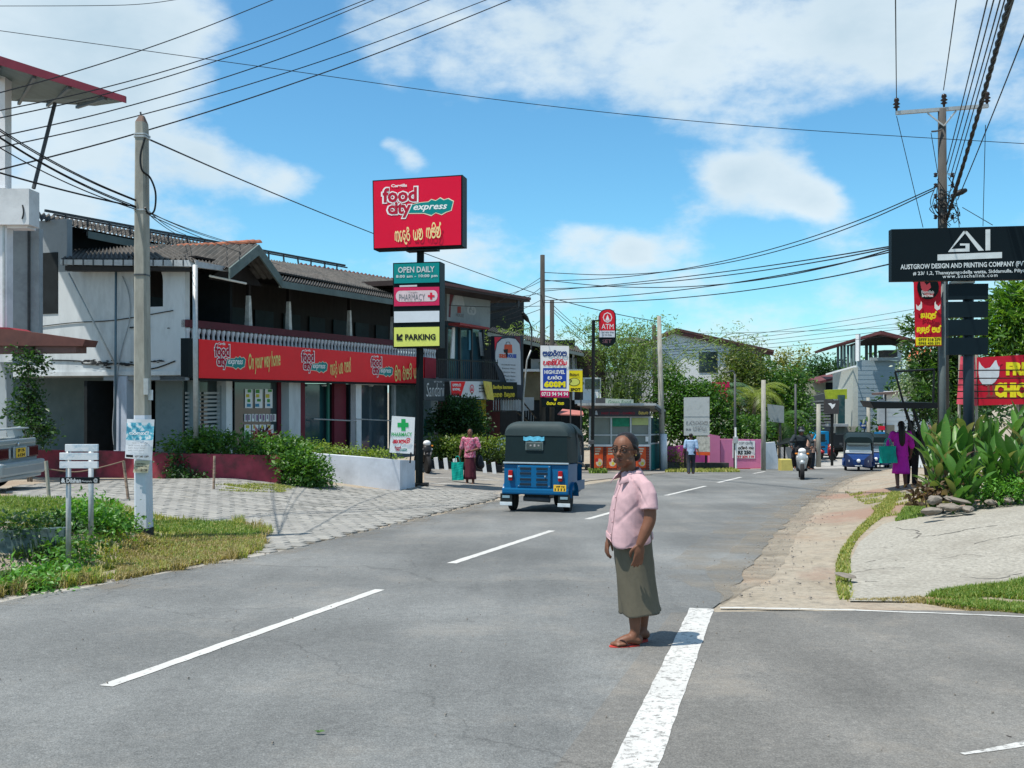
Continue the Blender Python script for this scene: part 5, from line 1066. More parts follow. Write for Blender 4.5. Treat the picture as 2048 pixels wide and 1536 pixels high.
brm = MB().box((0, 0, 0), ((uu1 - uu0) / ncol - .02, .05, (zz1 - zz0) / nrow - .015)).mesh('brick'); brm.materials.append(brk_m); brm['_sh'] = 1
for j in range(nrow):
 for i in range(ncol):
  o = bpy.data.objects.new('brick', brm); COL.objects.link(o); o.parent = kk; o.location = KP.at(uu0 + (i + .5) * (uu1 - uu0) / ncol, zz0 + (j + .5) * (zz1 - zz0) / nrow, -.01 + random.uniform(0, .01)) - ORG[kk]
po, pw, pc = M('poster_orange', (.62, .09, .025), .5, .2, 3), M('poster_cream', (.62, .5, .38), .6, .3, 6), M('poster_red', (.5, .03, .03), .5)
for a, b in ((1187, 1206), (1213, 1233), (1240, 1262), (1272, 1292)):
 o = kr('food_poster', po, a, 893.5, b, 936, .01, .04)
 for k in range(3): flat(o, KP, rectpx(a + 3, 896 + 5 * k, b - 4 - k * 2, 899 + 5 * k), pw, .045, 'printed_line')
 disc(o, KP, ((a + b) / 2 + 2, 925), 7, 8, pw, .046, 'food_print', 9); disc(o, KP, ((a + b) / 2 - 3, 920), 3.5, 4, pc, .048, 'food_print', 7); disc(o, KP, ((a + b) / 2 + 3, 927), 3, 3.5, PY, .05, 'food_print', 7)
MB().slab(KS_, [(1300, 835), (1326, 839), (1326, 868), (1300, 870)], .03, 0).build('side_glass', glass_teal, kk)
MB().slab(KS_, [(1300, 870.5), (1326, 868.5), (1326, 880), (1300, 889)], .03, 0).build('side_glass', glass_dark, kk)
MB().slab(KS_, [(1300, 889.5), (1326, 886), (1326, 937), (1300, 940)], .05, 0).build('teal_side_panel', M('teal_sheet', (.01, .13, .13), .5, .2, 2, stretch=(6, 6, .2)), kk)
for pts in ([(1299, 832), (1302, 832), (1302, 941), (1299, 941)], [(1300, 868), (1326, 867), (1326, 870), (1300, 871)], [(1300, 886), (1326, 884), (1326, 887), (1300, 889)], [(1325, 838), (1328, 838), (1328, 938), (1325, 938)]): MB().slab(KS_, pts, .06, .02).build('side_frame', alu, kk)
br = MB().slab(KP, [(1211, 797), (1267, 799), (1267, 811), (1211, 810)], .05, .2).build('roof_board', M('pale_green_board', (.36, .42, .36), .7, .15, 3), kk); T(br, KP, (1216, 800, 1262, 808), 'Green Food', M('board_green', (.1, .2, .12)), 0, .2, .206)
MB().box(KP.P(1203, 805, -.4), (.5, .4, .4)).build('roof_tank', dark_steel, kk)

# ================================================================ white gabled house
gh = thing('gabled_house', 'white two-storey gabled house with brown roof half hidden by trees', 'house', on(1400, 60)); GP = facing(1400, 60, 0)
MB().slab(GP, [(1292, 694), (1352, 664), (1545, 704), (1500, 704), (1500, 940), (1292, 940)], .2, 0).build('gable_wall', M('bright_white_wall', (.78, .79, .78), .8, .03), gh)
MB().slab(GP, [(1295, 735), (1335, 735), (1335, 700), (1310, 700)], .05, .05).build('boarded_bay', M('plank_white', (.55, .57, .55), .8, .1, 3), gh)
rb = M('brown_tile_roof', (.10, .05, .045), .8, .3, 4, .004)
for a, b in (((1276, 698), (1353, 656)), ((1353, 656), (1548, 700))): MB().prism([GP.P(*a, .35), GP.P(*b, .35), GP.P(b[0], b[1] + 5, .35), GP.P(a[0], a[1] + 5, .35)], -GP.n * 6).build('roof', rb, gh)
MB().slab(GP, [(1353, 661.5), (1548, 705), (1545, 711), (1353, 668)], .1, .3).build('barge_board', M('maroon_edge'), gh)
nrect(gh, 'window', glass_dark, 1398, 704, 1435, 745, .05, .03, GP); nrect(gh, 'lower_window', glass_dark, 1340, 800, 1380, 850, .05, .03, GP)
nrect(gh, 'side_bay', M('dark_timber_wall'), 1462, 700, 1524, 800, .3, .5, GP); nrect(gh, 'wall_line', ink_grey, 1300, 699, 1440, 700, .01, .02, GP)
for k in range(6): nrect(gh, 'bay_slat', dark_steel, 1464 + 10 * k, 702, 1467 + 10 * k, 800, .05, .56, GP)
oh = thing('old_verandah', 'dark tiled verandah roof end peeping out left of the gabled house', 'house', on(1270, 56)); MB().prism([W(1236, 686, 55), W(1262, 678, 56), W(1298, 684, 56), W(1280, 690, 55)], (0, 0, .15)).build('roof', roof_asb, oh)
MB().prism([W(1262, 690, 56), W(1292, 690, 56), W(1292, 940, 56), W(1262, 940, 56)], (0, .3, 0)).build('wall', M('olive_wall'), oh)
wh = thing('plain_white_house', 'plain white wall of a house seen through the bamboo behind the kiosk', 'house', on(1230, 54)); MB().prism([W(1196, 745, 54), W(1300, 740, 54), W(1300, 940, 54), W(1196, 940, 54)], (0, .3, 0)).build('wall', white_wall, wh)
for x in (1225, 1262): MB().prism([W(x, 765, 53.97), W(x + 20, 765, 53.97), W(x + 20, 795, 53.97), W(x, 795, 53.97)], (0, .02, 0)).build('window', glass_dark, wh)

# pink wall with poster, billboard before it
pk = thing('pink_garden_wall', 'pink boundary wall with a white RS 250 poster at its right end', 'wall', on(1430, 47)); PK = Plane((1330, 46.5), (1527, 47.5))
pm = M('pink_paint', (.62, .20, .36), .8, .08, 2, .002, dirt=(.4, .14, .24), damt=.25)
for pts, off in (([(1330, 893), (1418, 890), (1418, 941), (1330, 942)], 0), ([(1419, 868), (1440, 872), (1440, 941), (1419, 941)], .15), ([(1441, 878), (1524, 879), (1524, 940), (1441, 940)], .05)): MB().slab(PK, pts, .2, off).build('wall_bay', pm if off else M('magenta_paint', (.42, .07, .25), .8, .1, 2), pk)
MB().slab(PK, [(1441, 937), (1524, 936), (1524, 941), (1441, 942)], .05, .07).build('red_plinth', M('red_plinth', (.35, .03, .04), .8), pk)
MB().slab(PK, [(1330, 925), (1458, 926), (1458, 941), (1330, 942)], .3, .9).build('drain_kerb', M('dark_kerb', (.06, .06, .055), .9, .3), pk)
pp = MB().slab(PK, [(1465, 881), (1510, 882), (1510, 917), (1465, 916)], .01, .07).build('wall_poster', sign_white, pk)
T(pp, PK, (1478, 884, 1506, 889), 'COPY CENTRE', ink_grey, .02, 0, .076); T(pp, PK, (1476, 892, 1507, 899), '$sa.ta.i.ka.ra. .ga.ya', ink, .06, 0, .076); T(pp, PK, (1476, 901, 1502, 909), 'RS 250', ink, .05, 0, .076); T(pp, PK, (1468, 911, 1508, 916), '0777 234 110', ink_red, .06, 0, .076)
bbd = thing('faded_billboard', 'faded grey upright billboard on dark legs beside the man in the blue shirt', 'sign', on(1395, 45.4)); BB = facing(1395, 45.4, 0)
fg = M('faded_grey_print', (.46, .48, .47), .8, .2, 3, dirt=(.25, .27, .26), dscale=3, damt=.4)
MB().slab(BB, [(1368, 795), (1419, 794), (1419, 871), (1368, 871)], .06, 0).build('upper_board', fg, bbd); lo_ = MB().slab(BB, [(1393, 873), (1420, 873), (1420, 904), (1393, 903)], .05, 0).build('lower_board', M('faded_print', (.5, .48, .42), .8, .25, 8, dirt=(.15, .15, .14), dscale=7, damt=.5), bbd); MB().slab(BB, [(1393, 904), (1420, 904), (1420, 911), (1393, 910)], .05, .002).build('orange_strip', po, bbd)
T(bbd, BB, (1372, 842, 1416, 850), '$pa.ta.wa.la.ma', ink_grey, -.01); T(bbd, BB, (1372, 857, 1382, 861), '....'.replace('....', 'BUS'), ink_grey, .05); T(bbd, BB, (1386, 853, 1412, 862), '$sa.ka.ya', ink_grey, -.02); MB().slab(BB, rectpx(1368, 832, 1419, 833.5), .01, .008).build('batten', galv, bbd)
for x in (1370, 1412): MB().tube([on(x, 45.5), W(x, 871, 45.5)], .05, 6).build('leg', black_metal, bbd)
rc = thing('red_shop_panel', 'bright crimson panel board peeping above the green hedge left of the palms', 'sign', on(1440, 50)); MB().prism([W(1424, 764, 50), W(1459, 764, 50), W(1459, 808, 50), W(1424, 780, 50)], (0, .1, 0)).build('panel', M('crimson_board', (.5, .005, .08), .5), rc); MB().tube([on(1457, 50), W(1457, 764, 50.05)], .05, 6).build('post', dark_steel, rc)

# gate walls, yellow block, carport frame, bins at the end of the pink wall
gt = thing('gate_wall', 'short white gate wall between the pink wall and the scooter', 'wall', on(1535, 46)); MB().prism([W(1524, 886, 46.2), W(1550, 884, 47), W(1560, 940, 47), W(1524, 941, 46.2)], (0, .2, 0)).build('panel', white_paint, gt)
yk = thing('yellow_block', 'pale yellow concrete block on the road edge left of the scooter', 'block', on(1571, 45)); MB().rbox(on(1571, 45) + Vector((0, 0, .25)), (.55, .5, .55), .03).build('body', M('dull_yellow', (.50, .42, .12), .8, .12, 5), yk)
cf = thing('carport_frame', 'low black carport frame with pale sheet roof behind the scooter', 'carport', on(1590, 50))
MB().prism([W(1549, 893, 48), W(1600, 882, 48), W(1625, 874, 53), W(1570, 878, 53)], (0, 0, .04)).build('roof', black_metal, cf)
for x in (1553, 1569, 1612): MB().tube([on(x, 48.3), W(x, 890, 48.3)], .05, 6).build('leg', black_metal, cf)
MB().prism([W(1560, 895, 52), W(1640, 890, 52), W(1640, 935, 52), W(1560, 935, 52)], (0, .1, 0)).build('back_wall', white_wall, cf)
gs = thing('grey_road_board', 'grey translucent board on the trees between the palms and the slim pole', 'sign', on(1550, 51)); MB().prism([W(1535, 808, 51), W(1568, 812, 51), W(1568, 846, 51), W(1538, 843, 51)], (0, .06, 0)).build('board', M('dull_grey_board', (.25, .28, .28), .6, .1), gs); MB().tube([on(1560, 51), W(1560, 812, 51.1)], .04, 6).build('post', dark_steel, gs)

# ================================================================ far buildings on the right of the street
tg = thing('tower_house', 'tall blue-grey house with an open pillared roof terrace under a maroon roof', 'house', on(1740, 64)); TP = facing(1740, 64, 0); TL = Plane((1676, 72), (1716, 64))
clad = M('blue_grey_cladding', (.27, .34, .38), .75, .06, 2, dirt=(.2, .26, .29), damt=.2)
MB().slab(TP, [(1716, 720), (1805, 722), (1805, 930), (1716, 930)], .3, 0).build('front_wall', clad, tg)
for k in range(20): nrect(tg, 'cladding_board', clad, 1716, 724 + 9 * k, 1805, 731.5 + 9 * k, .02, .015, TP)
MB().slab(TL, [(1674, 742), (1716, 733), (1716, 930), (1674, 930)], .3, 0).build('side_wall', M('cream_side', (.42, .44, .4), .8, .1), tg)
for k in range(4): MB().slab(TL, [(1679 + 9 * k, 748 - 2 * k), (1684 + 9 * k, 747 - 2 * k), (1684 + 9 * k, 776), (1679 + 9 * k, 776)], .04, .05).build('window', glass_teal, tg)
MB().slab(TL, [(1674, 780), (1716, 778), (1716, 792), (1674, 794)], 1.0, .6).build('balcony', white_paint, tg)
MB().prism([W(1656, 747, 71), W(1713, 731, 63), W(1713, 734.5, 63), W(1656, 750, 71)], (0, .5, 0)).build('canopy_slab', white_paint, tg)
mr_ = M('maroon_tile_roof', (.12, .04, .04), .7, .2, 3)
MB().prism([W(1646, 696, 70), W(1762, 661, 62), W(1762, 668, 62), W(1648, 701, 70)], (1.2, 6, 0)).build('roof', mr_, tg)
MB().prism([W(1762, 661, 62), W(1836, 680, 62), W(1836, 686, 62), W(1762, 668, 62)], (1.2, 6, 0)).build('roof', mr_, tg)
MB().prism([W(1690, 692, 66), W(1762, 668.5, 63), W(1800, 680, 63), W(1800, 690, 63), W(1700, 690, 66)], (0, .1, 0)).build('roof_underside', wood_dark, tg)
for x, Y in ((1676, 70), (1683, 69), (1689, 68), (1696, 67), (1703, 66), (1709, 65)): MB().tube([W(x, 735, Y), W(x, 690, Y)], .09, 4).build('terrace_fin', M('teal_grey_post', (.1, .14, .15), .7), tg)
for x, Y, r in ((1716, 64, .16), (1800, 64, .16)): MB().tube([W(x, 722, Y), W(x, 668 if x < 1750 else 676, Y)], r, 4).build('terrace_column', white_paint, tg)
for x in (1733, 1741, 1751): MB().tube([W(x, 722, 68), W(x, 684, 68)], .11, 4).build('terrace_post', M('teal_grey_post'), tg)
MB().prism([W(1742, 715, 63.5), W(1800, 715, 63.5), W(1802, 721, 63.5), W(1742, 721, 63.5)], (0, .3, 0)).build('parapet', M('grey_parapet', (.3, .34, .34), .8), tg)
MB().prism([W(1768, 700, 66), W(1798, 700, 66), W(1798, 714, 66), W(1768, 714, 66)], (0, 1, 0)).build('water_tank', dark_steel, tg)
MB().prism([W(1652, 780, 64), W(1694, 778, 64), W(1694, 798, 64), W(1655, 798, 64)], (0, .4, 0)).build('lime_awning', M('lime_awning', (.35, .42, .03), .7, .25, 5), tg)
MB().prism([W(1676, 790, 63.6), W(1690, 790, 63.6), W(1690, 850, 63.6), W(1676, 850, 63.6)], (0, .1, 0)).build('stair_window', glass_teal, tg)
MB().prism([W(1672, 852, 63), W(1716, 853, 63), W(1716, 893, 63), W(1672, 893, 63)], (0, .1, 0)).build('shop_shutters', M('striped_shutter', (.34, .33, .28), .8, .4, 2, stretch=(6, 6, .1)), tg)
MB().prism([W(1655, 848, 62.5), W(1697, 848, 62.5), W(1697, 853, 62.5), W(1655, 853, 62.5)], (0, .5, 0)).build('shop_awning', grey_wall, tg)
db2 = thing('slatted_shopfront', 'dark slatted shop front with beige upper wall behind the scooter rider', 'building', on(1630, 72))
MB().prism([W(1602, 768, 76), W(1650, 757, 76), W(1680, 757, 76), W(1680, 935, 76), W(1602, 935, 76)], (0, .4, 0)).build('wall', M('beige_wall', (.36, .36, .27), .8, .1, 2), db2)
MB().prism([W(1640, 762, 74), W(1682, 752, 74), W(1682, 756, 74), W(1640, 767, 74)], (0, 3, .2)).build('roof', mr_, db2)
MB().prism([W(1652, 765, 75), W(1676, 765, 75), W(1676, 790, 75), W(1652, 790, 75)], (0, .1, 0)).build('dark_window', dark_in, db2)
MB().prism([W(1612, 796, 71), W(1650, 786, 71), W(1668, 800, 71), W(1668, 935, 71), W(1612, 935, 71)], (0, .3, 0)).build('shop_wall', M('charcoal_wall', (.07, .08, .085), .8), db2)
for k in range(12): MB().prism([W(1612, 802 + 6 * k, 70.9), W(1664, 800 + 6 * k, 70.9), W(1664, 803.5 + 6 * k, 70.9), W(1612, 805.5 + 6 * k, 70.9)], (0, .08, 0)).build('slat', M('slat_grey', (.16, .18, .19), .7), db2)
MB().prism([W(1640, 862, 69), W(1668, 862, 69), W(1668, 885, 69), W(1640, 885, 69)], (0, .1, 0)).build('shutter', M('slat_grey'), db2)
wr = thing('white_shop', 'white shop with flat grey-edged roof beyond the dark shelter canopy', 'building', on(1800, 50));
MB().prism([W(1771, 783, 50), W(1890, 776, 50), W(1890, 940, 50), W(1771, 940, 50)], (0, .3, 0)).build('wall', M('bright_white_wall', (.7, .71, .71), .8, .04), wr)
for k in range(8): MB().prism([W(1771, 790 + 9 * k, 49.97), W(1880, 789 + 9 * k, 49.97), W(1880, 796 + 9 * k, 49.97), W(1771, 797 + 9 * k, 49.97)], (0, .02, 0)).build('wall_board', M('bright_white_wall'), wr)
MB().prism([W(1755, 786, 49.4), W(1890, 775, 49.4), W(1890, 780, 49.4), W(1755, 790, 49.4)], (0, .8, 0)).build('roof_edge', M('brown_gutter', (.13, .09, .08), .7), wr)
MB().tube([W(1771, 784, 49.6), W(1771, 938, 49.6)], .05, 6).build('downpipe', dark_steel, wr); MB().prism([W(1773, 850, 49.9), W(1789, 850, 49.9), W(1789, 938, 49.9), W(1773, 938, 49.9)], (0, .02, 0)).build('door', M('tan_door', (.3, .26, .2), .8), wr)
MB().prism([W(1757, 800, 49.5), W(1770, 798, 49.5), W(1770, 846, 49.5), W(1757, 848, 49.5)], (0, .2, 0)).build('side_sign', grey_wall, wr)
ot = thing('orange_tarpaulin', 'orange tarpaulin roof glimpsed between the tower house and the mango tree', 'tarpaulin', W(1828, 720, 45)); MB().prism([W(1813, 722, 45), W(1823, 700, 47), W(1862, 700, 47), W(1862, 724, 45)], (0, 0, .05)).build('sheet', M('orange_tarp', (.62, .12, .06), .7, .1, 3), ot)
bs = thing('round_blue_sign', 'round blue sign with white writing on the tower house wall', 'sign', on(1729, 62)); RS = facing(1729, 62, 0)
mb = MB(); mb.prism([RS.P(1729 + 8.3 * math.cos(t), 849 + 8.3 * math.sin(t), 0) for t in [k * math.pi / 12 for k in range(24)]], -RS.n * .1); rs_ = mb.build('disc', M('sign_blue', (.01, .06, .26), .4), bs)
T(rs_, RS, (1727, 843, 1731, 847), '*', sign_white, .04); T(rs_, RS, (1723, 849, 1735, 853), '$na.ga.ra', sign_white, .04); MB().tube([on(1729, 62.1), W(1729, 857, 62.1)], .04, 6).build('post', dark_steel, bs)
es = thing('emblem_sign', 'dark square sign with a white bird-like emblem on a post above the blue lorry', 'sign', on(1664, 52)); EP = facing(1664, 52, 0)
MB().slab(EP, [(1649, 800), (1678, 801), (1678, 828), (1649, 827)], .12, 0).build('board', M('warm_black_board', (.06, .055, .055), .6), es); flat(es, EP, [(1656, 807), (1662, 806), (1665, 809), (1671, 807), (1669, 813), (1664, 818), (1661, 812)], sign_white, .005, 'emblem')
MB().tube([on(1664, 52.1), W(1664, 828, 52.1)], .08, 6).build('post', black_metal, es)
bn = thing('banner_stack', 'stack of blue, red and yellow banners on the kerb behind the three-wheeler', 'banner', on(1763, 50)); BP = facing(1763, 49, 0)
for x0, y0, x1, y1, m_ in ((1757, 852, 1770, 860, ink_red), (1749, 864, 1770, 881, M('banner_blue', (.02, .2, .42), .6)), (1748, 881.3, 1769, 885, sign_yellow), (1745, 886, 1768, 896, sign_white)): MB().slab(BP, rectpx(x0, y0, x1, y1), .04, 0).build('banner_panel', m_, bn)
flat(bn, BP, [(1753, 874), (1757, 868), (1762, 873), (1765, 868), (1767, 876)], sign_white, .005, 'printed_shape'); MB().tube([on(1760, 49.1), W(1760, 852, 49.1)], .04, 6).build('post', white_paint, bn)
ht = thing('hoarding_row', 'row of shop fronts and hoardings closing the view behind the lorry', 'building', on(1700, 90)); MB().prism([W(1590, 862, 90), W(1790, 862, 90), W(1790, 915, 90), W(1590, 915, 90)], (0, .5, 0)).build('wall', M('beige_wall'), ht)

# ================================================================ right-hand signs
Yb = 16.6
gy = thing('company_billboard', 'wide black company billboard on a round post with four blank black boards below', 'sign', on(1938, Yb)); GYp = facing(1938, Yb, -4)
MB().tube([on(1938, Yb) - Vector((0, 0, .2)), W(1936, 470, Yb)], .085, 14).build('post', M('blue_black_post', (.02, .035, .05), .4), gy, smooth=True)
bd = MB().slab(GYp, [(1783, 458.5), (2105, 450), (2105, 558), (1783, 562.5)], .16, .2).build('board', M('billboard_black', (.004, .009, .012), .5, .1, 1.5, spec=.12), gy)
lw = M('logo_grey_white', (.58, .62, .62), .5)
for pts in ([(1896, 504), (1927, 462), (1934, 462), (1903, 498), (1931, 497), (1931, 491), (1920, 491), (1920, 487), (1939, 487), (1939, 503)], [(1927, 462), (1934, 462), (1968, 501), (1957, 501.5)], [(1971, 459), (1980.5, 458.5), (1980.5, 500.5), (1971, 501)], [(1875, 509), (2004, 504), (2004, 516), (1875, 521)]): flat(bd, GYp, pts, lw, .206, 'logo_stroke')
tw = M('text_grey_white', (.62, .66, .66), .5)
T(bd, GYp, (1801, 525, 2078, 538), 'AUSTGROW DESIGN AND PRINTING COMPANY (PVT) LTD', tw, .02, 0, .206, rot=1.2); T(bd, GYp, (1826, 540, 2075, 549), '# 23/ 1,2, Thanayamgodella watta, Siddamulla, Piliyandala.', tw, .015, 0, .206, rot=1.2); T(bd, GYp, (1885, 548, 1995, 555), 'www.auschalink.com', tw, .01, 0, .206, 1.25, rot=1)
for a, b in ((567, 600), (602.5, 636), (638.5, 672), (675, 711)): MB().slab(GYp, [(1897, a + 1), (1977, a), (1976, b - 2), (1897, b - 1)], .12, .14).build('blank_board', M('blank_black', (.005, .013, .018), .5, .15, 2, spec=.12), gy)
MB().slab(GYp, [(1902, 563), (1950, 562), (1950, 566), (1902, 567)], .1, .1).build('hanger', galv, gy)
vb = thing('vertical_chicken_banner', 'narrow red vertical banner with yellow Sinhala letters and two small hens', 'banner', on(1880, 18.0)); VP = facing(1855, 18, 0)
bnr = bent([(1827, 564), (1882, 562), (1883, 692), (1831, 693)], VP, 0, .02, 8).build('cloth', M('banner_red', (.52, .01, .03), .6, .08, 2), vb, fixn=False)
o3 = .035
disc(vb, VP, (1856, 575), 22, 24, sign_black, o3, 'black_disc'); flat(vb, VP, [(1840, 562), (1848, 563), (1853, 570), (1860, 565), (1862, 575), (1855, 582), (1862, 588), (1868, 584), (1866, 594), (1852, 593), (1846, 585), (1842, 575)], M('soft_red', (.45, .06, .08), .6), o3 + .003, 'bird_print')
T(vb, VP, (1843, 581, 1868, 587), 'Bismillah', silver, .02, 0, o3 + .006); T(vb, VP, (1844, 588, 1866, 594), 'Broi Host', sign_white, .03, 0, o3 + .006)
for sx, cx_ in ((1, 1838), (-1, 1875)): flat(vb, VP, [(cx_ - 6 * sx, 608), (cx_ - 2 * sx, 613), (cx_ + 3 * sx, 608), (cx_ + 4 * sx, 602), (cx_ + 6 * sx, 606), (cx_ + 6 * sx, 616), (cx_ + 1 * sx, 621), (cx_ - 5 * sx, 618)][::sx], sign_white, o3 + .003, 'hen_print')
by = M('bright_yellow')
T(vb, VP, (1841, 622, 1873, 640), '$ka.ae.wa.u.ma.hal', by, .08, 0, o3); T(vb, VP, (1833, 650, 1881, 668), '$ka.u.ka.u.la.hal. .ma.sa.hal', by, .08, 0, o3)
flat(vb, VP, [(1831, 675), (1882.5, 674), (1882.5, 690), (1832, 691)], by, o3, 'yellow_foot'); T(vb, VP, (1837, 676.5, 1880, 682), '0777 318 271', ink, .03, 0, o3 + .003); T(vb, VP, (1837, 684, 1880, 689), '0762 430 271', ink, .03, 0, o3 + .003)
MB().tube([on(1886, 18.1), W(1884, 558, 18.1)], .06, 8).build('post', M('grey_tube', (.1, .12, .12), .5), vb, smooth=True); MB().tube([W(1826, 563, 18.05), W(1886, 561, 18.05)], .018, 6).build('top_bar', dark_steel, vb)
fc = thing('fresh_chicken_banner', 'large red FRESH CHICKEN banner with white hen behind the leafy plants', 'banner', on(2000, 19.5)); FCp = facing(2000, 19.5, -4)
MB().slab(FCp, [(1955, 715), (2130, 705), (2130, 806), (1958, 811)], .05, 0).build('cloth', M('banner_red'), fc)
bent([(1921, 713), (1950, 713), (1955, 812), (1913, 808)], FCp, .02, .06, 6).build('loose_flap', M('banner_red_faded', (.5, .06, .09), .6, .15, 3), fc, fixn=False)
hen = [(1958, 722), (1963, 731), (1970, 737), (1980, 735), (1986, 727), (1990, 721), (1996, 720), (2000, 726), (1999, 738), (1998, 752), (1990, 764), (1978, 772), (1966, 770), (1959, 760), (1957, 745)]
flat(fc, FCp, hen, M('hen_white', (.62, .66, .7), .6), .006, 'hen_print'); flat(fc, FCp, [(1993, 721), (1997, 719), (2001, 724), (2006, 726), (2001, 730), (1998, 734), (1995, 728)], ink_red, .008, 'hen_comb')
for x in (1974, 1984): flat(fc, FCp, [(x, 770), (x + 5, 770), (x + 6, 790), (x + 10, 794), (x - 4, 793), (x + 2, 789)], M('hen_leg', (.25, .06, .05)), .007, 'hen_leg_print')
T(fc, FCp, (2012, 724, 2092, 751), 'FRESH', by, .07, 0, .008); T(fc, FCp, (1989, 765, 2100, 795), 'CHICKEN', by, .07, 0, .008)
for x in (1916, 1953, 2035): MB().tube([on(x, 19.6), W(x + (4 if x < 1930 else 0), 708, 19.6)], .03, 6).build('post', M('pale_timber'), fc)
for y in (741, 757, 770, 783, 797): MB().tube([W(1914, y, 19.3), W(2060, y - 1, 19.3)], .012, 5).build('guy_wire', black_metal, fc)
# shelter with canopy and slanting legs
sh = thing('roadside_shelter', 'dark flat-roofed roadside shelter on slanting black legs above the woman in purple', 'shelter', on(1820, 23))
MB().prism([W(1740, 803, 22.6), W(1880, 806, 22.6), W(1885, 817, 22.6), W(1748, 817, 22.6)], (.6, 2.4, 0)).build('canopy', M('shelter_black', (.006, .009, .011), .5), sh)
for a, b in (((1790, 744), (1810, 818)), ((1790, 743), (1868, 739)), ((1810, 818), (1862, 968)), ((1868, 739), (1866, 816)), ((1826, 818), (1852, 900))): MB().tube([W(*a, 22.7), W(*b, 22.7)], .026 if a[1] < 800 else .036, 6).build('frame_tube', black_metal, sh)
# ================================================================ three-wheelers
tuk_blue = M('tuk_blue_paint', (.003, .095, .225), .32, .06, 3, dirt=(.03, .1, .17), damt=.15); hood_m = M('vinyl_hood', (.005, .016, .018), .6, .12, 5, .002)
hood_rib = M('grey_vinyl', (.033, .05, .052), .65, .1, 5); navy = M('tuk_navy_paint', (.01, .035, .13), .35, .05)
lens_r = M('tail_lens_red', (.35, .01, .01), .2, .05); lens_w = M('lens_white', (.75, .75, .75), .15)
def rr(w, z0, z1, y, r=.14, n=5, top=.9):            # rounded hood section at a given y
 pts = [(-w, z0), (-w, z1 - r * 1.4)]
 for k in range(n + 1): a = math.pi - math.pi / 2 * k / n; pts.append((-w + r * (1.6 + 1.6 * math.cos(a)), z1 - r * 1.4 + r * 1.4 * math.sin(a)))
 pts += [(-p[0], p[1]) for p in pts[::-1]]
 return [Vector((x * (top + (1 - top) * (1 - max(0, (z - z0) / (z1 - z0)))), y, z)) for x, z in pts]
def make_tuk(label, loc, rz, body, group, fine=True):
 t = thing('three_wheeler', label, 'three-wheeler', loc, group, rz, -.047)
 W2 = .65
 def sec(w, z0, z1, y, r=.06): return [Vector((x, y, z)) for x, z in ((-w + r, z0), (-w, z0 + r), (-w, z1), (w, z1), (w, z0 + r), (w - r, z0))]
 b = MB(); b.loft([sec(.64, .40, .93, .03), sec(W2, .38, .95, .0 + .08), sec(W2, .36, .95, .9)]); b.loft([sec(W2, .36, .62, .901), sec(.64, .34, .52, 1.2), sec(.6, .34, .45, 1.75)])
 b.loft([sec(.58, .34, .98, 1.76), sec(.5, .36, .95, 2.0), sec(.34, .42, .86, 2.3), sec(.22, .5, .75, 2.45)])
 bo = ss_smooth(b.build('body', body, t))
 MB().rbox((0, .02, .965), (1.32, .05, .035), .01).build('waist_trim', M('trim_aluminium', (.45, .5, .52), .3, metal=.5), t)
 MB().rbox((0, .0, .415), (1.33, .1, .12), .03).build('rear_bumper', body, t)
 # fenders
 for s in (-1, 1):
  mb = MB(); ring = []
  for k in range(9): a = math.pi * k / 8; ring.append([Vector((s * x, .45 + .34 * math.cos(a), .3 + .3 * math.sin(a))) for x in (.5, .71)])
  mb.loft(ring, cap=False, closed=False); ss_smooth(mb.build('mudguard', body, t, fixn=False))
  w = thing_wheel(t, (s * .56, .45, .24), .24, .12)
  MB().rbox((s * .58, -.02, .28), (.24, .02, .17), .01).build('mud_flap', M('mudflap_black', (.015, .02, .02), .7), t); MB().rbox((s * .58, -.035, .165), (.25, .015, .07), .008).build('flap_strip', M('flap_strip', (.5, .55, .57), .5, .15, 9), t)
  MB().rbox((s * .58, -.034, .3), (.15, .01, .05), .004).build('reflector', M('reflector_grey', (.2, .3, .34), .3), t)
  tl = MB().rbox((s * .5, -.005, .72), (.085, .06, .2), .015).build('tail_light', lens_r, t); MB().rbox((s * .5, -.04, .70), (.078, .02, .035), .006).build('lens', lens_w, tl)
 thing_wheel(t, (0, 2.12, .24), .24, .11)
 MB().rbox((0, .35, .32), (.5, .5, .12), .03).build('engine_guard', black_metal, t); MB().tube([(-.25, .08, .27), (.28, .08, .25)], .05, 10).build('silencer', dark_steel, t, smooth=True)
 # grille with louvres
 gp = MB().rbox((-.03, .0, .70), (.68, .04, .44), .02).build('engine_lid', body, t)
 for i in (-1, 1):
  for j in range(4):
   z = .855 - .095 * j - (.02 if j > 1 else 0); MB().rbox((-.03 + i * .165, -.018, z), (.23, .012, .055), .02).build('louvre_slot', M('louvre_black', (.008, .02, .035), .6), gp); MB().rbox((-.03 + i * .165, -.024, z - .03), (.21, .014, .008), .003).build('louvre_lip', body, gp)
 for x, z in ((-.33, .9), (.28, .9), (-.33, .52), (.28, .52)): MB().ball((x, -.022, z), (.012, .008, .012), 8, 5).build('bolt', chrome, gp)
 MB().ball((.2, -.03, .71), (.02, .015, .02), 8, 5).build('lid_lock', chrome, gp)
 pl = MB().rbox((.5, -.045, .49), (.25, .012, .13), .012).build('number_plate', M('plate_yellow', (.72, .45, .04), .5, .08, 9), t)
 pf = Plane((1000, 10), (1040, 10)); pf.A = Vector((0, 0, 0)); pf.U = Vector((1, 0, 0)); pf.n = Vector((0, -1, 0))
 for b_, s_ in (((.42, .50, .6, .54), 'WP YX'), ((.40, .44, .6, .49), '1111')): fit_uz(MB(), pf, b_, textmesh(s_, .04), .053).build('lettering', ink, pl, fixn=False)
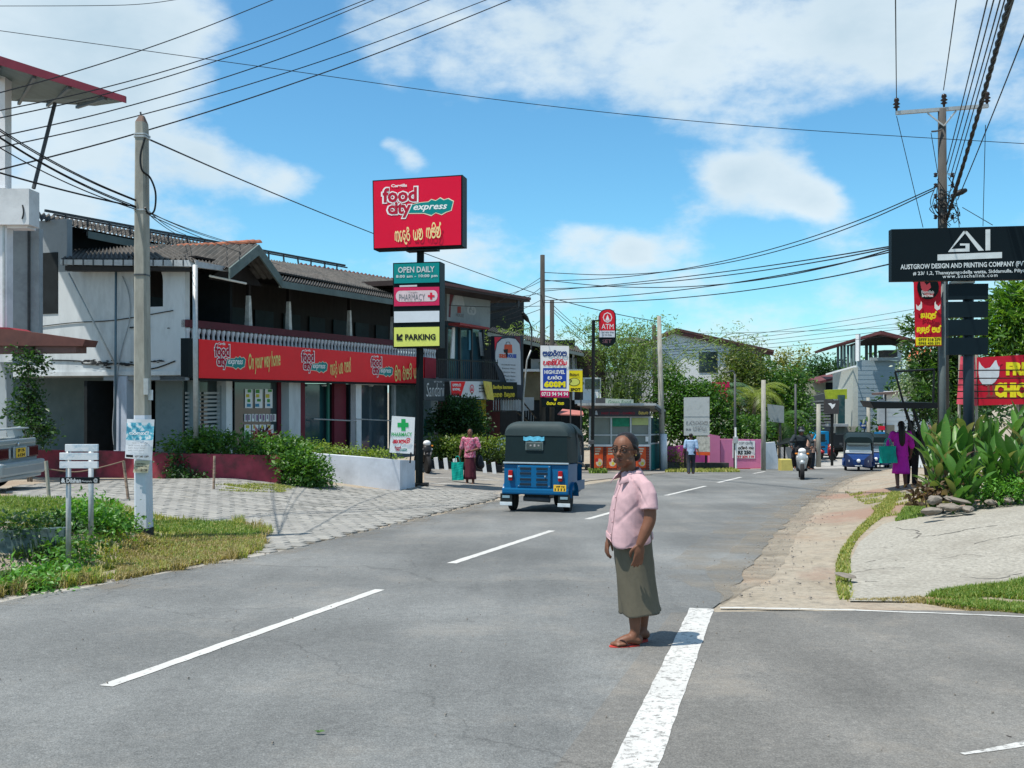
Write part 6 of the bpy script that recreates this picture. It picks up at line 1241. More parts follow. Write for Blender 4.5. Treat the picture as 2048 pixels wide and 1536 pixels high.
 # hood
 h = MB().loft([rr(.63, .97, 1.66, .02, top=.97), rr(.645, .97, 1.74, .12, top=.97), rr(.65, .97, 1.77, .5), rr(.65, .97, 1.77, .95)], cap=True); ss_smooth(h.build('hood', hood_m, t), 50)
 h = MB().loft([rr(.655, 1.45, 1.785, .0, top=.97), rr(.668, 1.45, 1.795, .35, top=.97)], cap=True)
 ss_smooth(MB().loft([rr(.64, 1.5, 1.69, .012, top=.975), rr(.655, 1.49, 1.765, .10, top=.975), rr(.662, 1.47, 1.785, .3, top=.95)], cap=True).build('hood_flap', hood_rib, t), 50)
 ss_smooth(MB().loft([rr(.64, 1.56, 1.775, .952), rr(.62, 1.52, 1.77, 1.5), rr(.57, 1.45, 1.70, 2.0, top=.95)], cap=True).build('roof_hood', hood_m, t), 50)
 rw = MB().rbox((-.03, .012, 1.30), (.36, .03, .17), .04, seg=3).build('rear_window', M('grey_frame', (.1, .13, .13), .5), t); MB().rbox((-.03, -.006, 1.30), (.31, .012, .12), .03, seg=3).build('pane', glassmat('tuk_glass', (.035, .04, .04)), rw)
 for k in range(3): MB().rbox((-.1 + .08 * k, -.014, 1.31), (.035, .006, .03 + .02 * (k % 2)), .004).build('window_trinket', M('dull_pink_print', (.3, .28, .28), .6), rw)
 st_ = MB(); st_.loft([[Vector((x, -.006 - .01 * d, 1.435 + d * (1 - abs(x) * .8) + .01 * math.sin(x * 40))) for x in (-.25, -.2, -.12, -.05, 0, .06, .12, .17)] for d in (-.035, .055)], cap=False, closed=False); st_.build('blue_sticker', M('sky_blue_sticker', (.12, .45, .62), .4, .35, 14), t, fixn=False)
 # cabin: seats, posts, handlebar, windscreen, driver side
 MB().rbox((0, .85, .78), (1.1, .35, .16), .04).build('passenger_seat', M('seat_vinyl', (.03, .02, .02), .5), t); MB().rbox((0, .62, 1.1), (1.1, .12, .5), .04).build('seat_back', M('seat_vinyl'), t); MB().rbox((0, 1.45, .7), (.6, .3, .14), .04).build('driver_seat', M('seat_vinyl'), t)
 for s in (-1, 1):
  MB().tube([(s * .62, 1.0, .9), (s * .62, .98, 1.6)], .022, 6).build('side_post', dark_steel, t); MB().tube(crom([(s * .58, 1.85, .95), (s * .58, 1.85, 1.3), (s * .55, 1.75, 1.62)], 3), .024, 6).build('front_post', dark_steel, t)
  MB().tube([(s * .63, .95, .98), (s * .6, 1.8, .92)], .018, 6).build('side_rail', dark_steel, t); MB().rbox((s * .63, 1.35, .5), (.03, .8, .2), .01).build('side_skirt', body, t)
  MB().tube(crom([(s * .56, 1.9, 1.2), (s * .7, 1.95, 1.28), (s * .72, 1.95, 1.36)], 3), .01, 5).build('mirror_arm', dark_steel, t); MB().rbox((s * .74, 1.95, 1.38), (.13, .02, .09), .01).build('mirror', dark_steel, t)
 MB().prism([(-.53, 1.93, .98), (.53, 1.93, .98), (.5, 1.80, 1.5), (-.5, 1.80, 1.5)], (0, .02, 0)).build('windscreen', glassmat('screen_glass', (.25, .3, .31), .1), t)
 MB().rbox((0, 1.985, 1.04), (1.1, .05, .12), .02).build('screen_sill', sign_white, t); MB().ball((0, 2.46, .70), (.085, .05, .085), 12, 8).build('headlight', lens_w, t, smooth=True)
 MB().rbox((-.35, 2.2, .66), (.12, .03, .1), .02).build('side_lamp', lens_w, t); MB().rbox((.35, 2.2, .66), (.12, .03, .1), .02).build('side_lamp', lens_w, t)
 MB().rbox((0, 2.44, .5), (.3, .02, .08), .01).build('front_plate', sign_white, t)
 MB().prism([(-.5, 2.02, 1.42), (.5, 2.02, 1.42), (.46, 2.1, 1.36), (-.46, 2.1, 1.36)], (0, 0, .02)).build('sun_visor', hood_rib, t)
 return t
def thing_wheel(t, c, r, w, name='wheel', ax='x'):
 o = MB().lathe([(r * .6, -w / 2), (r * .93, -w / 2), (r, -w * .3), (r, w * .3), (r * .93, w / 2), (r * .6, w / 2)], c, 20, ax).build(name, rubber, t, smooth=False); ss_smooth(o)
 MB().lathe([(.02, -w * .42), (r * .25, -w * .42), (r * .3, -w * .3), (r * .6, -w * .35), (r * .6, w * .35), (r * .3, w * .3), (r * .25, w * .42), (.02, w * .42)], c, 14, ax).build('rim', galv, o); return o
tg_ = 'three-wheelers on the road'
tk = make_tuk('blue three-wheeler with black vinyl hood driving away in the near lane', on(1070, 19.5), -R(15), tuk_blue, tg_)
tk2 = make_tuk('navy three-wheeler with pale windscreen coming towards the camera, nearer of the two far ones', on(1717, 46), R(180 - 19), navy, tg_)
make_tuk('second navy three-wheeler half hidden behind the oncoming one', on(1752, 50), R(180 - 20), navy, tg_)

# ================================================================ silver saloon with a big wing
def make_car():
 t = thing('parked_car', 'silver saloon car with a tall rear wing parked under the brown awning', 'car', (-8.86, 18.0, H(-8.86, 18.0)), rz=R(90)); sil = M('silver_paint', (.36, .40, .41), .3, .05, 3, metal=.35)
 # rear at y=0, length 4.4 to +y, width 1.7; sections of the lower body
 def s(y, w, z0, z1, r=.1): return [Vector((x, y, z)) for x, z in ((-w + r, z0), (-w, z0 + r), (-w * 1.0, z0 + (z1 - z0) * .6), (-w + r * .5, z1 - .04), (-w + r * 2, z1), (w - r * 2, z1), (w - r * .5, z1 - .04), (w, z0 + (z1 - z0) * .6), (w, z0 + r), (w - r, z0))]
 ss_smooth(MB().loft([s(.06, .76, .3, .90), s(.12, .82, .26, .93), s(.6, .85, .22, .96), s(1.5, .86, .2, .94), s(3.0, .86, .2, .92), s(3.9, .83, .22, .82), s(4.35, .72, .28, .66)]).build('body', sil, t), 35)
 def c(y, w, z0, z1): return [Vector((x, y, z)) for x, z in ((-w, z0), (-w * .82, z1), (w * .82, z1), (w, z0))]
 ss_smooth(MB().loft([c(.75, .72, .93, .95), c(1.25, .74, .93, 1.28), c(1.6, .74, .93, 1.36), c(2.4, .74, .93, 1.36), c(3.15, .76, .9, .93)]).build('cabin', glassmat('car_glass', (.05, .07, .07)), t), 20)
 MB().loft([[Vector((x, y, z)) for x in (-.6, .6)] for y, z in ((1.27, 1.3), (1.6, 1.372), (2.4, 1.372), (2.5, 1.34))], cap=False, closed=False).build('roof', sil, t, fixn=False)
 for sx in (-1, 1): MB().tube([(sx * .7, .8, .95), (sx * .6, 1.27, 1.3)], .035, 6).build('rear_pillar', sil, t)
 MB().rbox((0, .03, .42), (1.66, .22, .26), .06, seg=3).build('bumper', sil, t); MB().rbox((0, -.07, .47), (1.5, .03, .03), .01).build('bumper_moulding', galv, t); MB().rbox((0, .06, .27), (1.5, .2, .08), .03).build('skirt', sil, t)
 MB().rbox((0, .055, .90), (1.36, .05, .09), .02).build('boot_lip', sil, t)
 for sx in (-1, 1):
  l = MB().rbox((sx * .53, .045, .70), (.44, .06, .2), .03, seg=3).build('tail_light', M('smoked_red_lens', (.07, .012, .015), .15), t); MB().rbox((sx * .34, .02, .7), (.05, .04, .17), .02).build('reversing_lens', sil, l)
  MB().rbox((sx * .66, .42, 1.03), (.035, .28, .2), .02, Matrix.Rotation(-.25, 3, 'X')).build('wing_strut', sil, t)
  thing_wheel(t, (sx * .74, .85, .30), .30, .2); thing_wheel(t, (sx * .74, 3.45, .30), .30, .2)
  MB().loft([[Vector((sx * x, .85 + .36 * math.cos(a), .3 + .36 * math.sin(a))) for x in (.6, .865)] for a in [math.pi * k / 8 for k in range(9)]], cap=False, closed=False).build('wheel_arch', black_metal, t, fixn=False)
 MB().rbox((0, .33, 1.12), (1.52, .26, .03), .012).build('rear_wing', sil, t);
 pt = MB().rbox((.05, .02, .71), (.5, .02, .2), .01).build('plate_recess', sil, t); pl = MB().rbox((.04, .0, .70), (.34, .012, .17), .01).build('number_plate', M('plate_yellow'), t)
 pf = Plane((1000, 10), (1040, 10)); pf.A = Vector((0, 0, 0)); pf.U = Vector((1, 0, 0)); pf.n = Vector((0, -1, 0))
 for b_, s_ in (((-.09, .71, .17, .77), 'SP 19-'), ((-.09, .63, .17, .69), '6124')): fit_uz(MB(), pf, b_, textmesh(s_, .03), .01).build('lettering', ink, pl, fixn=False)
 MB().ball((0, .02, .86), (.03, .012, .03), 8, 6).build('badge', chrome, t); MB().rbox((-.25, -.02, .28), (.1, .03, .05), .01).build('exhaust_tip', dark_steel, t)
 return t
car = make_car()
wc = thing('white_car', 'white car mostly hidden behind the hedge beside the blue three-wheeler', 'car', on(985, 39)); MB().limb([W(975, 908, 39), W(1000, 896, 39.3), W(1040, 894, 40), W(1075, 905, 41)], [.25, .38, .42, .35], 10, 4).build('body', M('white_car_paint', (.7, .72, .74), .2), wc, smooth=True); MB().limb([W(1008, 896, 38.9), W(1040, 894, 39.5)], [.15, .16], 8, 3).build('windscreen', glass_dark, wc, smooth=True)
for x in (1000, 1070): thing_wheel(wc, (on(x, 39.5) - ORG[wc] + ORG[wc] + Vector((0, 0, .28))), .28, .18)

# ================================================================ small blue lorry
lo = thing('small_lorry', 'small bright blue lorry with black load bed turning at the junction', 'lorry', on(1662, 62), rz=R(118))
lblue = M('lorry_blue', (.01, .27, .55), .35, .05)
ss_smooth(MB().loft([[Vector((x, y, z)) for y, z in ((1.0, .4), (1.0, 1.75), (1.9, 1.72), (2.35, 1.15), (2.4, .4))] for x in (-.8, .8)]).build('cab', lblue, lo), 20)
MB().prism([(-.7, 2.02, 1.62), (.7, 2.02, 1.62), (.72, 2.37, 1.17), (-.72, 2.37, 1.17)], (0, .02, .02)).build('windscreen', glass_dark, lo)
for s in (-1, 1):
 MB().prism([(s * .805, 1.3, 1.12), (s * .805, 2.2, 1.12), (s * .805, 1.85, 1.6), (s * .805, 1.3, 1.6)], (s * .01, 0, 0)).build('side_window', glass_dark, lo); MB().rbox((s * .6, 2.41, .8), (.25, .04, .16), .03).build('headlight', lens_w, lo); MB().rbox((s * .92, 2.1, 1.35), (.1, .05, .3), .02).build('mirror', black_metal, lo)
 for y in (-.9, 1.75): thing_wheel(lo, (s * .68, y, .36), .36, .22)
MB().rbox((0, 2.42, .5), (1.6, .08, .18), .03).build('bumper', black_metal, lo); MB().rbox((0, -.5, .68), (1.7, 2.9, .12), .02).build('bed_floor', black_metal, lo)
for c_, s_ in (((0, -1.95, 1.15), (1.7, .05, .8)), ((.85, -.5, 1.15), (.05, 2.9, .8)), ((-.85, -.5, 1.15), (.05, 2.9, .8)), ((0, .93, 1.4), (1.7, .06, 1.3))): MB().rbox(c_, s_, .01).build('bed_side', M('bed_dark', (.025, .03, .035), .7), lo)
MB().box((0, -.3, .5), (.5, 4.2, .14)).build('chassis', black_metal, lo)

# ================================================================ people
def hand(mb, w, fwd, palm, L, curl=.35, spread=.12, mirror=1, thin=1.):
 """palm and five fingers; fwd points along the hand, palm is the palm's facing"""
 f = fwd.normalized(); p = (palm - f * palm.dot(f)).normalized(); s = f.cross(p).normalized() * mirror
 q = Matrix((s, p, f)).transposed()
 mb.ball(w + f * L * .27, (L * .215, L * .10, L * .30), 12, 8, q)
 for i, (off, ln) in enumerate(((-.155, .40), (-.05, .46), (.055, .43), (.15, .34))):
  a = w + f * L * .48 + s * off * L; r = L * .047 * thin
  d1 = (f + s * spread * (off * 4)).normalized(); b = a + (d1 + p * curl * .5).normalized() * L * ln * .45; c = b + (d1 * (1 - curl * .5) + p * curl * 1.2).normalized() * L * ln * .32; e = c + (d1 * (1 - curl) + p * curl * 2).normalized() * L * ln * .23
  mb.limb([a - d1 * L * .12, a, b, c, e], [r * 1.1, r * 1.12, r, r * .95, r * .8], 8, 2)
 a = w + f * L * .1 - s * L * .13; r = L * .055 * thin
 mb.limb([a, a + (f * .7 - s * .7 + p * .2).normalized() * L * .2, a + (f * .9 - s * .5 + p * .35).normalized() * L * .36, a + (f * 1 - s * .25 + p * .45).normalized() * L * .47], [r * 1.25, r * 1.1, r, r * .8], 8, 2)
def head(mb, c, hh, yaw, pitch=0, face=True):
 """c centre of the head, hh head height; face looks along -Y turned by yaw"""
 q = Matrix.Rotation(yaw, 3, 'Z') @ Matrix.Rotation(pitch, 3, 'X'); P = lambda x, y, z: c + q @ (Vector((x, y, z)) * hh)
 mb.ball(P(0, .03, .12), (hh * .315, hh * .40, hh * .36), 18, 12, q); mb.ball(P(0, -.09, -.12), (hh * .245, hh * .27, hh * .33), 16, 12, q)
 mb.ball(P(0, -.20, -.36), (hh * .13, hh * .11, hh * .10), 12, 8, q)                          # chin
 for s in (-1, 1):
  mb.ball(P(s * .17, -.20, -.06), (hh * .10, hh * .09, hh * .10), 10, 8, q)                 # cheek
  mb.ball(P(s * .20, -.10, -.26), (hh * .08, hh * .16, hh * .09), 10, 8, q)                 # jaw
  mb.ball(P(s * .12, -.315, .095), (hh * .12, hh * .055, hh * .035), 10, 8, q)               # brow ridge
  mb.ball(P(s * .325, .05, -.02), (hh * .03, hh * .07, hh * .11), 10, 8, q @ Matrix.Rotation(s * .3, 3, 'Z')) # ear
  mb.ball(P(s * .315, .02, -.09), (hh * .03, hh * .035, hh * .04), 8, 6, q)
 if face:
  mb.limb([P(0, -.335, .07), P(0, -.375, -.02), P(0, -.435, -.10)], [hh * .032, hh * .036, hh * .05], 10, 3)
  for s in (-1, 1): mb.ball(P(s * .05, -.385, -.115), (hh * .04, hh * .045, hh * .035), 8, 6, q)
  mb.ball(P(0, -.345, -.235), (hh * .10, hh * .055, hh * .028), 12, 6, q); mb.ball(P(0, -.335, -.275), (hh * .085, hh * .05, hh * .028), 12, 6, q)
 return P, q
def ring(c, rx, ry, n=28, rot=0., fold=0., k=7, ph=0.):
 out = []
 for i in range(n):
  a = 2 * math.pi * i / n; f = 1 + fold * math.sin(k * a + ph) + fold * .5 * math.sin(k * 1.7 * a + ph * 2.3); x, y = rx * f * math.cos(a), ry * f * math.sin(a)
  out.append(Vector((c[0] + x * math.cos(rot) - y * math.sin(rot), c[1] + x * math.sin(rot) + y * math.cos(rot), c[2])))
 return out

skin = M('brown_skin', (.165, .068, .036), .55, .1, 26, .0008, dirt=(.12, .048, .027), dscale=9, damt=.15, spec=.35); skin_far = M('skin_far', (.16, .075, .05), .6, .1)
hair_m = M('dark_hair', (.014, .012, .012), .45, .5, 60, .002, stretch=(1, 1, .3)); pink_cloth = M('pink_cotton', (.50, .325, .34), .85, .05, 60, .0006, dirt=(.45, .28, .295), dscale=5, damt=.2)
def lady():
 B = G(1275, 1291); B = Vector(B); B.z = H(B.x, B.y) + .012
 t = thing('person', 'older person with tied-back hair, pink short-sleeved shirt, olive skirt and red flip-flops', 'person', B)
 V3 = lambda x, y, z: B + Vector((x, y, z))
 sc = B.y / FPX
 X = lambda px: (px - 1275) * sc
 # ---- body (one continuous skin)
 mb = MB(); hc = V3(X(1249), -.01, 1.352); P, q = head(mb, hc, .252, -R(31), -R(2))
 mb.limb([V3(X(1262), .02, 1.12), V3(X(1258), .02, 1.2), hc + Vector((.02, .03, -.06))], [.06, .052, .055], 14, 4)
 mb.limb([V3(X(1262), 0, 1.13), V3(X(1264), 0, .95), V3(X(1266), 0, .75), V3(X(1268), 0, .62)], [.05, .07, .08, .09], 16, 3)
 # near arm (her left)
 sh_, el, wr = V3(X(1287), -.155, 1.12), V3(X(1292), -.20, .905), V3(X(1272), -.225, .735)
 mb.limb([V3(X(1275), -.06, 1.14), sh_, V3(X(1292), -.18, 1.02), el, V3(X(1283), -.215, .82), wr], [.034, .036, .042, .043, .040, .028], 14, 4)
 hand(mb, wr, Vector((-.10, .0, -1)), Vector((-.25, .75, 0)), .187, .38, .10, 1)
 # far arm (her right)
 sh2, el2, wr2 = V3(X(1254), .13, 1.10), V3(X(1246), .19, .90), V3(X(1221), .10, .735)
 mb.limb([V3(X(1258), .06, 1.13), sh2, el2, V3(X(1236), .15, .81), wr2], [.034, .036, .038, .036, .024], 14, 4)
 hand(mb, wr2, Vector((-.22, -.12, -1)), Vector((.85, .2, .1)), .17, .5, .2, -1)
 # legs and feet
 for (kx, ky, ax, ay, tx, ty) in ((1266, -.06, 1268, -.07, 1222, -.105), (1288, .08, 1289, .09, 1262, .03)):
  mb.limb([V3(X(1270), ky, .60), V3(X(kx), ky, .42), V3(X(kx + 2), ky + .01, .27), V3(X(ax), ay, .10)], [.075, .058, .052, .034], 14, 4)
  hl_ = V3(X(ax + 5), ay, .035); toe = V3(X(tx), ty, .022); d = (toe - hl_); ln = d.length; d.normalize(); sd_ = Vector((-d.y, d.x, 0)).normalized()
  mb.limb([hl_ + Vector((0, 0, .01)), hl_.lerp(toe, .35) + Vector((0, 0, .025)), hl_.lerp(toe, .75) + Vector((0, 0, .006))], [.034, .036, .032], 12, 4); mb.limb([V3(X(ax), ay, .10), hl_.lerp(toe, .22) + Vector((0, 0, .03))], [.034, .036], 12, 3)
  mb.ball(hl_.lerp(toe, .74) + Vector((0, 0, .0)), (.045, .042, .02), 12, 8)
  for k in range(5): tb_ = hl_.lerp(toe, .86 - .03 * abs(k - 1)) + sd_ * (k - 2) * .017; mb.limb([tb_ - d * .04, tb_, tb_ + d * (.026 - .003 * k) - Vector((0, 0, .004))], [.011, .011 if k else .014, .009 if k else .012], 8, 2)
 bm_ = remesh(mb, .0052, 'skin_body', 2); bm_.materials.append(skin); body = link('body', bm_, t)
 # ---- head details
 def curve_(nm, pts, r, mat, seg=6): return MB().tube(crom([P(*p_) for p_ in pts], 4), r, seg).build(nm, mat, t, smooth=True)
 for s in (-1, 1):
  e = MB().ball(P(s * .13, -.318, .03), (.009, .0075, .0055), 10, 8, q).build('eye', M('eye_white', (.3, .27, .25), .3), t, smooth=True); MB().ball(P(s * .13 - .02, -.345, .03), (.0055, .003, .0055), 8, 6, q).build('iris', ink, e)
  curve_('eyebrow', [(s * .05, -.372, .13), (s * .13, -.378, .155), (s * .22, -.325, .135)], .0035, hair_m)
  curve_('eyelid', [(s * .07, -.345, .04), (s * .13, -.355, .068), (s * .2, -.305, .045)], .0035, skin)
  lens = [(s * (.135 + .088 * math.cos(a)), -.40 + (.05 if abs(math.cos(a)) > .5 and math.cos(a) > 0 else 0) * 1, .02 + .065 * math.sin(a)) for a in [k * math.pi / 8 for k in range(17)]]
  curve_('glasses_rim', lens, .0022, black_metal); curve_('glasses_temple', [(s * .22, -.36, .04), (s * .33, -.2, .04), (s * .345, .03, .04)], .0022, black_metal)
  curve_('ear_stud', [(s * .335, .01, -.1), (s * .345, .0, -.115)], .004, gold)
 curve_('glasses_bridge', [(-.05, -.40, .04), (0, -.415, .05), (.05, -.40, .04)], .0022, black_metal)
 MB().limb([P(-.085, -.385, -.232), P(0, -.408, -.226), P(.085, -.385, -.232)], [.003, .0065, .003], 8, 3).build('upper_lip', M('lip', (.10, .04, .034), .5), t, smooth=True)
 MB().limb([P(-.075, -.378, -.27), P(0, -.395, -.274), P(.075, -.378, -.27)], [.003, .008, .003], 8, 3).build('lower_lip', M('lip'), t, smooth=True)
 # hair: cap pulled back into a bun
 hb_ = MB(); hb_.ball(P(0, .095, .195), (.252 * .345, .252 * .372, .252 * .335), 22, 16, q); hb_.ball(P(0, .25, .0), (.252 * .27, .252 * .23, .252 * .27), 16, 12, q); hb_.ball(P(.14, .44, -.14), (.036, .034, .040), 14, 10, q)
 for s in (-1, 1): hb_.limb([P(s * .27, -.10, .18), P(s * .325, .0, .1), P(s * .30, .16, .02), P(s * .16, .32, -.04)], [.008, .014, .02, .026], 10, 4)
 hm = remesh(hb_, .005, 'hair', 1, lambda co, n: co + n * (.0012 * noise.noise(Vector((co.x * 160, co.y * 40, co.z * 160))))); hm.materials.append(hair_m); link('hair', hm, t)
 gr = MB()
 for k in range(26):
  a = random.uniform(-1, 1); gr.tube(crom([P(a * .24, -.24 + abs(a) * .08, .32 - abs(a) * .1), P(a * .27, -.03, .475 - abs(a) * .12), P(a * .2, .25, .40)], 4), .0008, 4)
 props(gr.build('grey_hair_strands', M('grey_hair', (.16, .155, .15), .5), t), kind='stuff')
 # ---- shirt: torso and sleeves grown together, with folds
 sb = MB(); fy = -R(62)
 secs = [(1262, .01, 1.215, .050, .055), (1263, .01, 1.195, .068, .10), (1266, .0, 1.16, .084, .140), (1267, .0, 1.11, .108, .155), (1264, .0, 1.03, .130, .160), (1261, .0, .93, .143, .158), (1259.5, .0, .83, .153, .164), (1259, .0, .745, .163, .176), (1259, .0, .715, .165, .178)]
 rings = []
 for px, y, z, rx, ry in secs: rings.append(ring((B.x + X(px), B.y + y, B.z + z), rx, ry, 32, .08, .012 if z < 1.1 else 0, 6, z * 9))
 sb.loft(rings)
 def sleeve(P_):
  rg = []; Q = [V3(X(p[0]), p[1], p[2]) for p in P_]
  for i, (c, p) in enumerate(zip(Q, P_)):
   d = (Q[min(i + 1, len(Q) - 1)] - Q[max(i - 1, 0)]).normalized(); u_ = d.cross(Vector((0, 1, 0))).normalized(); w_ = d.cross(u_); rg.append([c + u_ * p[3] * math.cos(a) + w_ * p[4] * math.sin(a) for a in [2 * math.pi * k / 24 for k in range(24)]])
  sb.loft(rg)
 sleeve([(1268, -.04, 1.165, .035, .04), (1277, -.10, 1.158, .042, .046), (1285, -.145, 1.12, .052, .053), (1290, -.172, 1.06, .059, .06), (1291, -.186, 1.0, .061, .063), (1291, -.194, .962, .064, .066)])
 sleeve([(1258, .04, 1.165, .035, .04), (1255, .09, 1.145, .042, .044), (1252, .13, 1.11, .052, .052), (1249, .16, 1.05, .055, .056), (1247, .18, .975, .058, .06)])
 cx0 = B.x
 def fold(co, n):
  l = co - B; w = 0
  w += .012 * noise.noise(Vector((l.x * 11 + l.z * 4, l.y * 11, l.z * 2.6))) * min(1, max(.25, (1.2 - l.z) * 3)) - .014 * max(0, .25 - abs(noise.noise(Vector((l.x * 6 - l.z * 5, l.y * 5, l.z * 4))))) ** .8
  w += .0035 * noise.noise(Vector((l.x * 26 + l.z * 14, l.y * 20, l.z * 8))) - .010 * max(0, 1 - abs((l.x - .02) * .9 + (l.z - 1.02) * .45) / .012) * (1 if -.2 < l.y < 0 else .3)
  if l.z < .86: w += .010 * math.sin(5 * math.atan2(l.y, l.x - X(1261)) + l.z * 9) * (.86 - l.z) * 7
  c = co + n * w
  if l.z < .76: c.z += .028 * math.cos(2 * math.atan2(l.y, l.x - X(1261)) + .6)      # curved shirt tail
  return c
 sm = remesh(sb, .0062, 'shirt', 3, fold); sm.materials.append(pink_cloth); shirt = link('shirt', sm, t)
 # collar and placket
 nc = V3(X(1260), .005, 1.217)
 fdir = Vector((math.sin(fy), -math.cos(fy), 0)); sdir = Vector((-fdir.y, fdir.x, 0))
 for s in (-1, 1):
  base = []
  for k in range(9):
   a = s * (math.pi * (1 - .86 * k / 8)); base.append(nc + (fdir * math.cos(a) * .068 + sdir * math.sin(a) * .066))
  inner = [b_ + Vector((0, 0, .022 - .0045 * k)) for k, b_ in enumerate(base)]; outer = [nc + (b_ - nc) * (1.45 + .07 * k) + Vector((0, 0, -.034 - .006 * k)) for k, b_ in enumerate(base)]
  outer[-1] = outer[-1] + fdir * .006 - Vector((0, 0, .012))
  mbk = MB(); mbk.loft([inner, [i_.lerp(o_, .5) + Vector((0, 0, .008)) for i_, o_ in zip(inner, outer)], outer], cap=False, closed=False); o_ = mbk.build('collar', pink_cloth, shirt, fixn=False, smooth=True)
  md = o_.modifiers.new('thick', 'SOLIDIFY'); md.thickness = .003; md.offset = 0
 bvh = BVHTree.FromPolygons([v.co for v in sm.vertices], [p_.vertices for p_ in sm.polygons])
 def onshirt(ang, z, lift=.002):
  c = Vector((X(1262), .0, z)); d = Vector((math.sin(ang), -math.cos(ang), 0)); h = bvh.ray_cast(c + d * .6, -d)
  return (h[0] + d * lift) if h[0] is not None else c + d * .15
 pk_ = MB(); z_ = [1.145 - .025 * k for k in range(18)]
 pk_.loft([[onshirt(fy + a_, z, .0035) + B for a_ in (-.07, .0, .07)] for z in z_], cap=False, closed=False); o_ = pk_.build('placket', pink_cloth, shirt, fixn=False, smooth=True)
 for k in range(5): MB().ball(onshirt(fy, 1.12 - .085 * k, .006) + B, .0048, 8, 6).build('button', M('button_pink', (.5, .3, .32), .3), shirt)
 # ---- skirt
 sk = MB(); rings = []
 prof = [(1265, .80, .125, .15, .0), (1265, .72, .135, .155, .01), (1267, .62, .136, .160, .02), (1270, .50, .133, .160, .03), (1274, .38, .134, .162, .045), (1278, .28, .136, .165, .055), (1281, .225, .140, .168, .06), (1281, .218, .136, .164, .06)]
 for i, (px, z, rx, ry, f) in enumerate(prof):
  rr_ = ring((B.x + X(px), B.y + .01, B.z + z), rx, ry, 64, .1, f * .35, 5, 1.0 + z * 1.5)
  if z < .3: rr_ = [v + Vector((0, 0, .012 * (v.x - B.x) / .15 + .008 * math.sin(4 * math.atan2(v.y - B.y, v.x - B.x)))) for v in rr_]
  rings.append(rr_)
 fine_ = []
 for a, b in zip(rings, rings[1:]):
  for k in range(8): fine_.append([p0.lerp(p1, k / 8) for p0, p1 in zip(a, b)])
 fine_.append(rings[-1])
 for r_ in fine_:
  c = sum(r_, Vector()) / len(r_)
  for i, v in enumerate(r_):
   d = (v - c); d.z = 0; d.normalize(); l = v - B
   r_[i] = v + d * (.009 * noise.noise(Vector((d.x * 3, d.y * 3, l.z * 3.2))) + .006 * noise.noise(Vector((d.x * 7 + l.z * 4, d.y * 7, l.z * 6))) + .008 * math.sin(5 * math.atan2(d.y, d.x) + l.z * 5) * (.8 - l.z))
 sk.loft(fine_, cap=False); o_ = sk.build('skirt', M('olive_cloth', (.125, .11, .078), .85, .08, 40, .0006, dirt=(.095, .083, .058), dscale=5, damt=.3), t, smooth=True)
 md = o_.modifiers.new('thick', 'SOLIDIFY'); md.thickness = .004
 MB().loft([[v * 1.0 + ((v - (B + Vector((X(1281), .01, 0)))) * Vector((1, 1, 0))).normalized() * .0035 + Vector((0, 0, dz)) for v in fine_[-9]] for dz in (0.004, -.0)], cap=False).build('hem_stitch', M('hem_thread', (.08, .075, .06), .9), o_, fixn=False)
 # ---- flip-flops
 red_r = M('red_rubber', (.42, .045, .035), .6, .1, 9)
 for (ax, ay, tx, ty) in ((1274, -.072, 1217, -.108), (1296, .095, 1256, .028)):
  a, b = V3(X(ax) + .01, ay, -.004), V3(X(tx) - .006, ty, -.004); d = (b - a); ln = d.length; d.normalize(); s = Vector((-d.y, d.x, 0)); out = []
  for k in range(24):
   th = 2 * math.pi * k / 24; u = .5 - .5 * math.cos(th); wd = (.034 + .014 * u) * abs(math.sin(th)) ** .75 * (1 if math.sin(th) > 0 else -1); out.append(a + d * ln * u + s * wd)
  fl_ = thing_part = MB().prism(out, (0, 0, .016)).build('flip_flop', red_r, t)
  for sg_ in (-1, 1): MB().tube(crom([a + d * ln * .40 + s * sg_ * .042 + Vector((0, 0, .02)), a + d * ln * .60 + s * sg_ * .032 + Vector((0, 0, .062)), a + d * ln * .80 + Vector((0, 0, .035))], 4), .0042, 6).build('strap', M('brown_strap', (.07, .03, .025), .6), fl_, smooth=True)
 return t
lady()

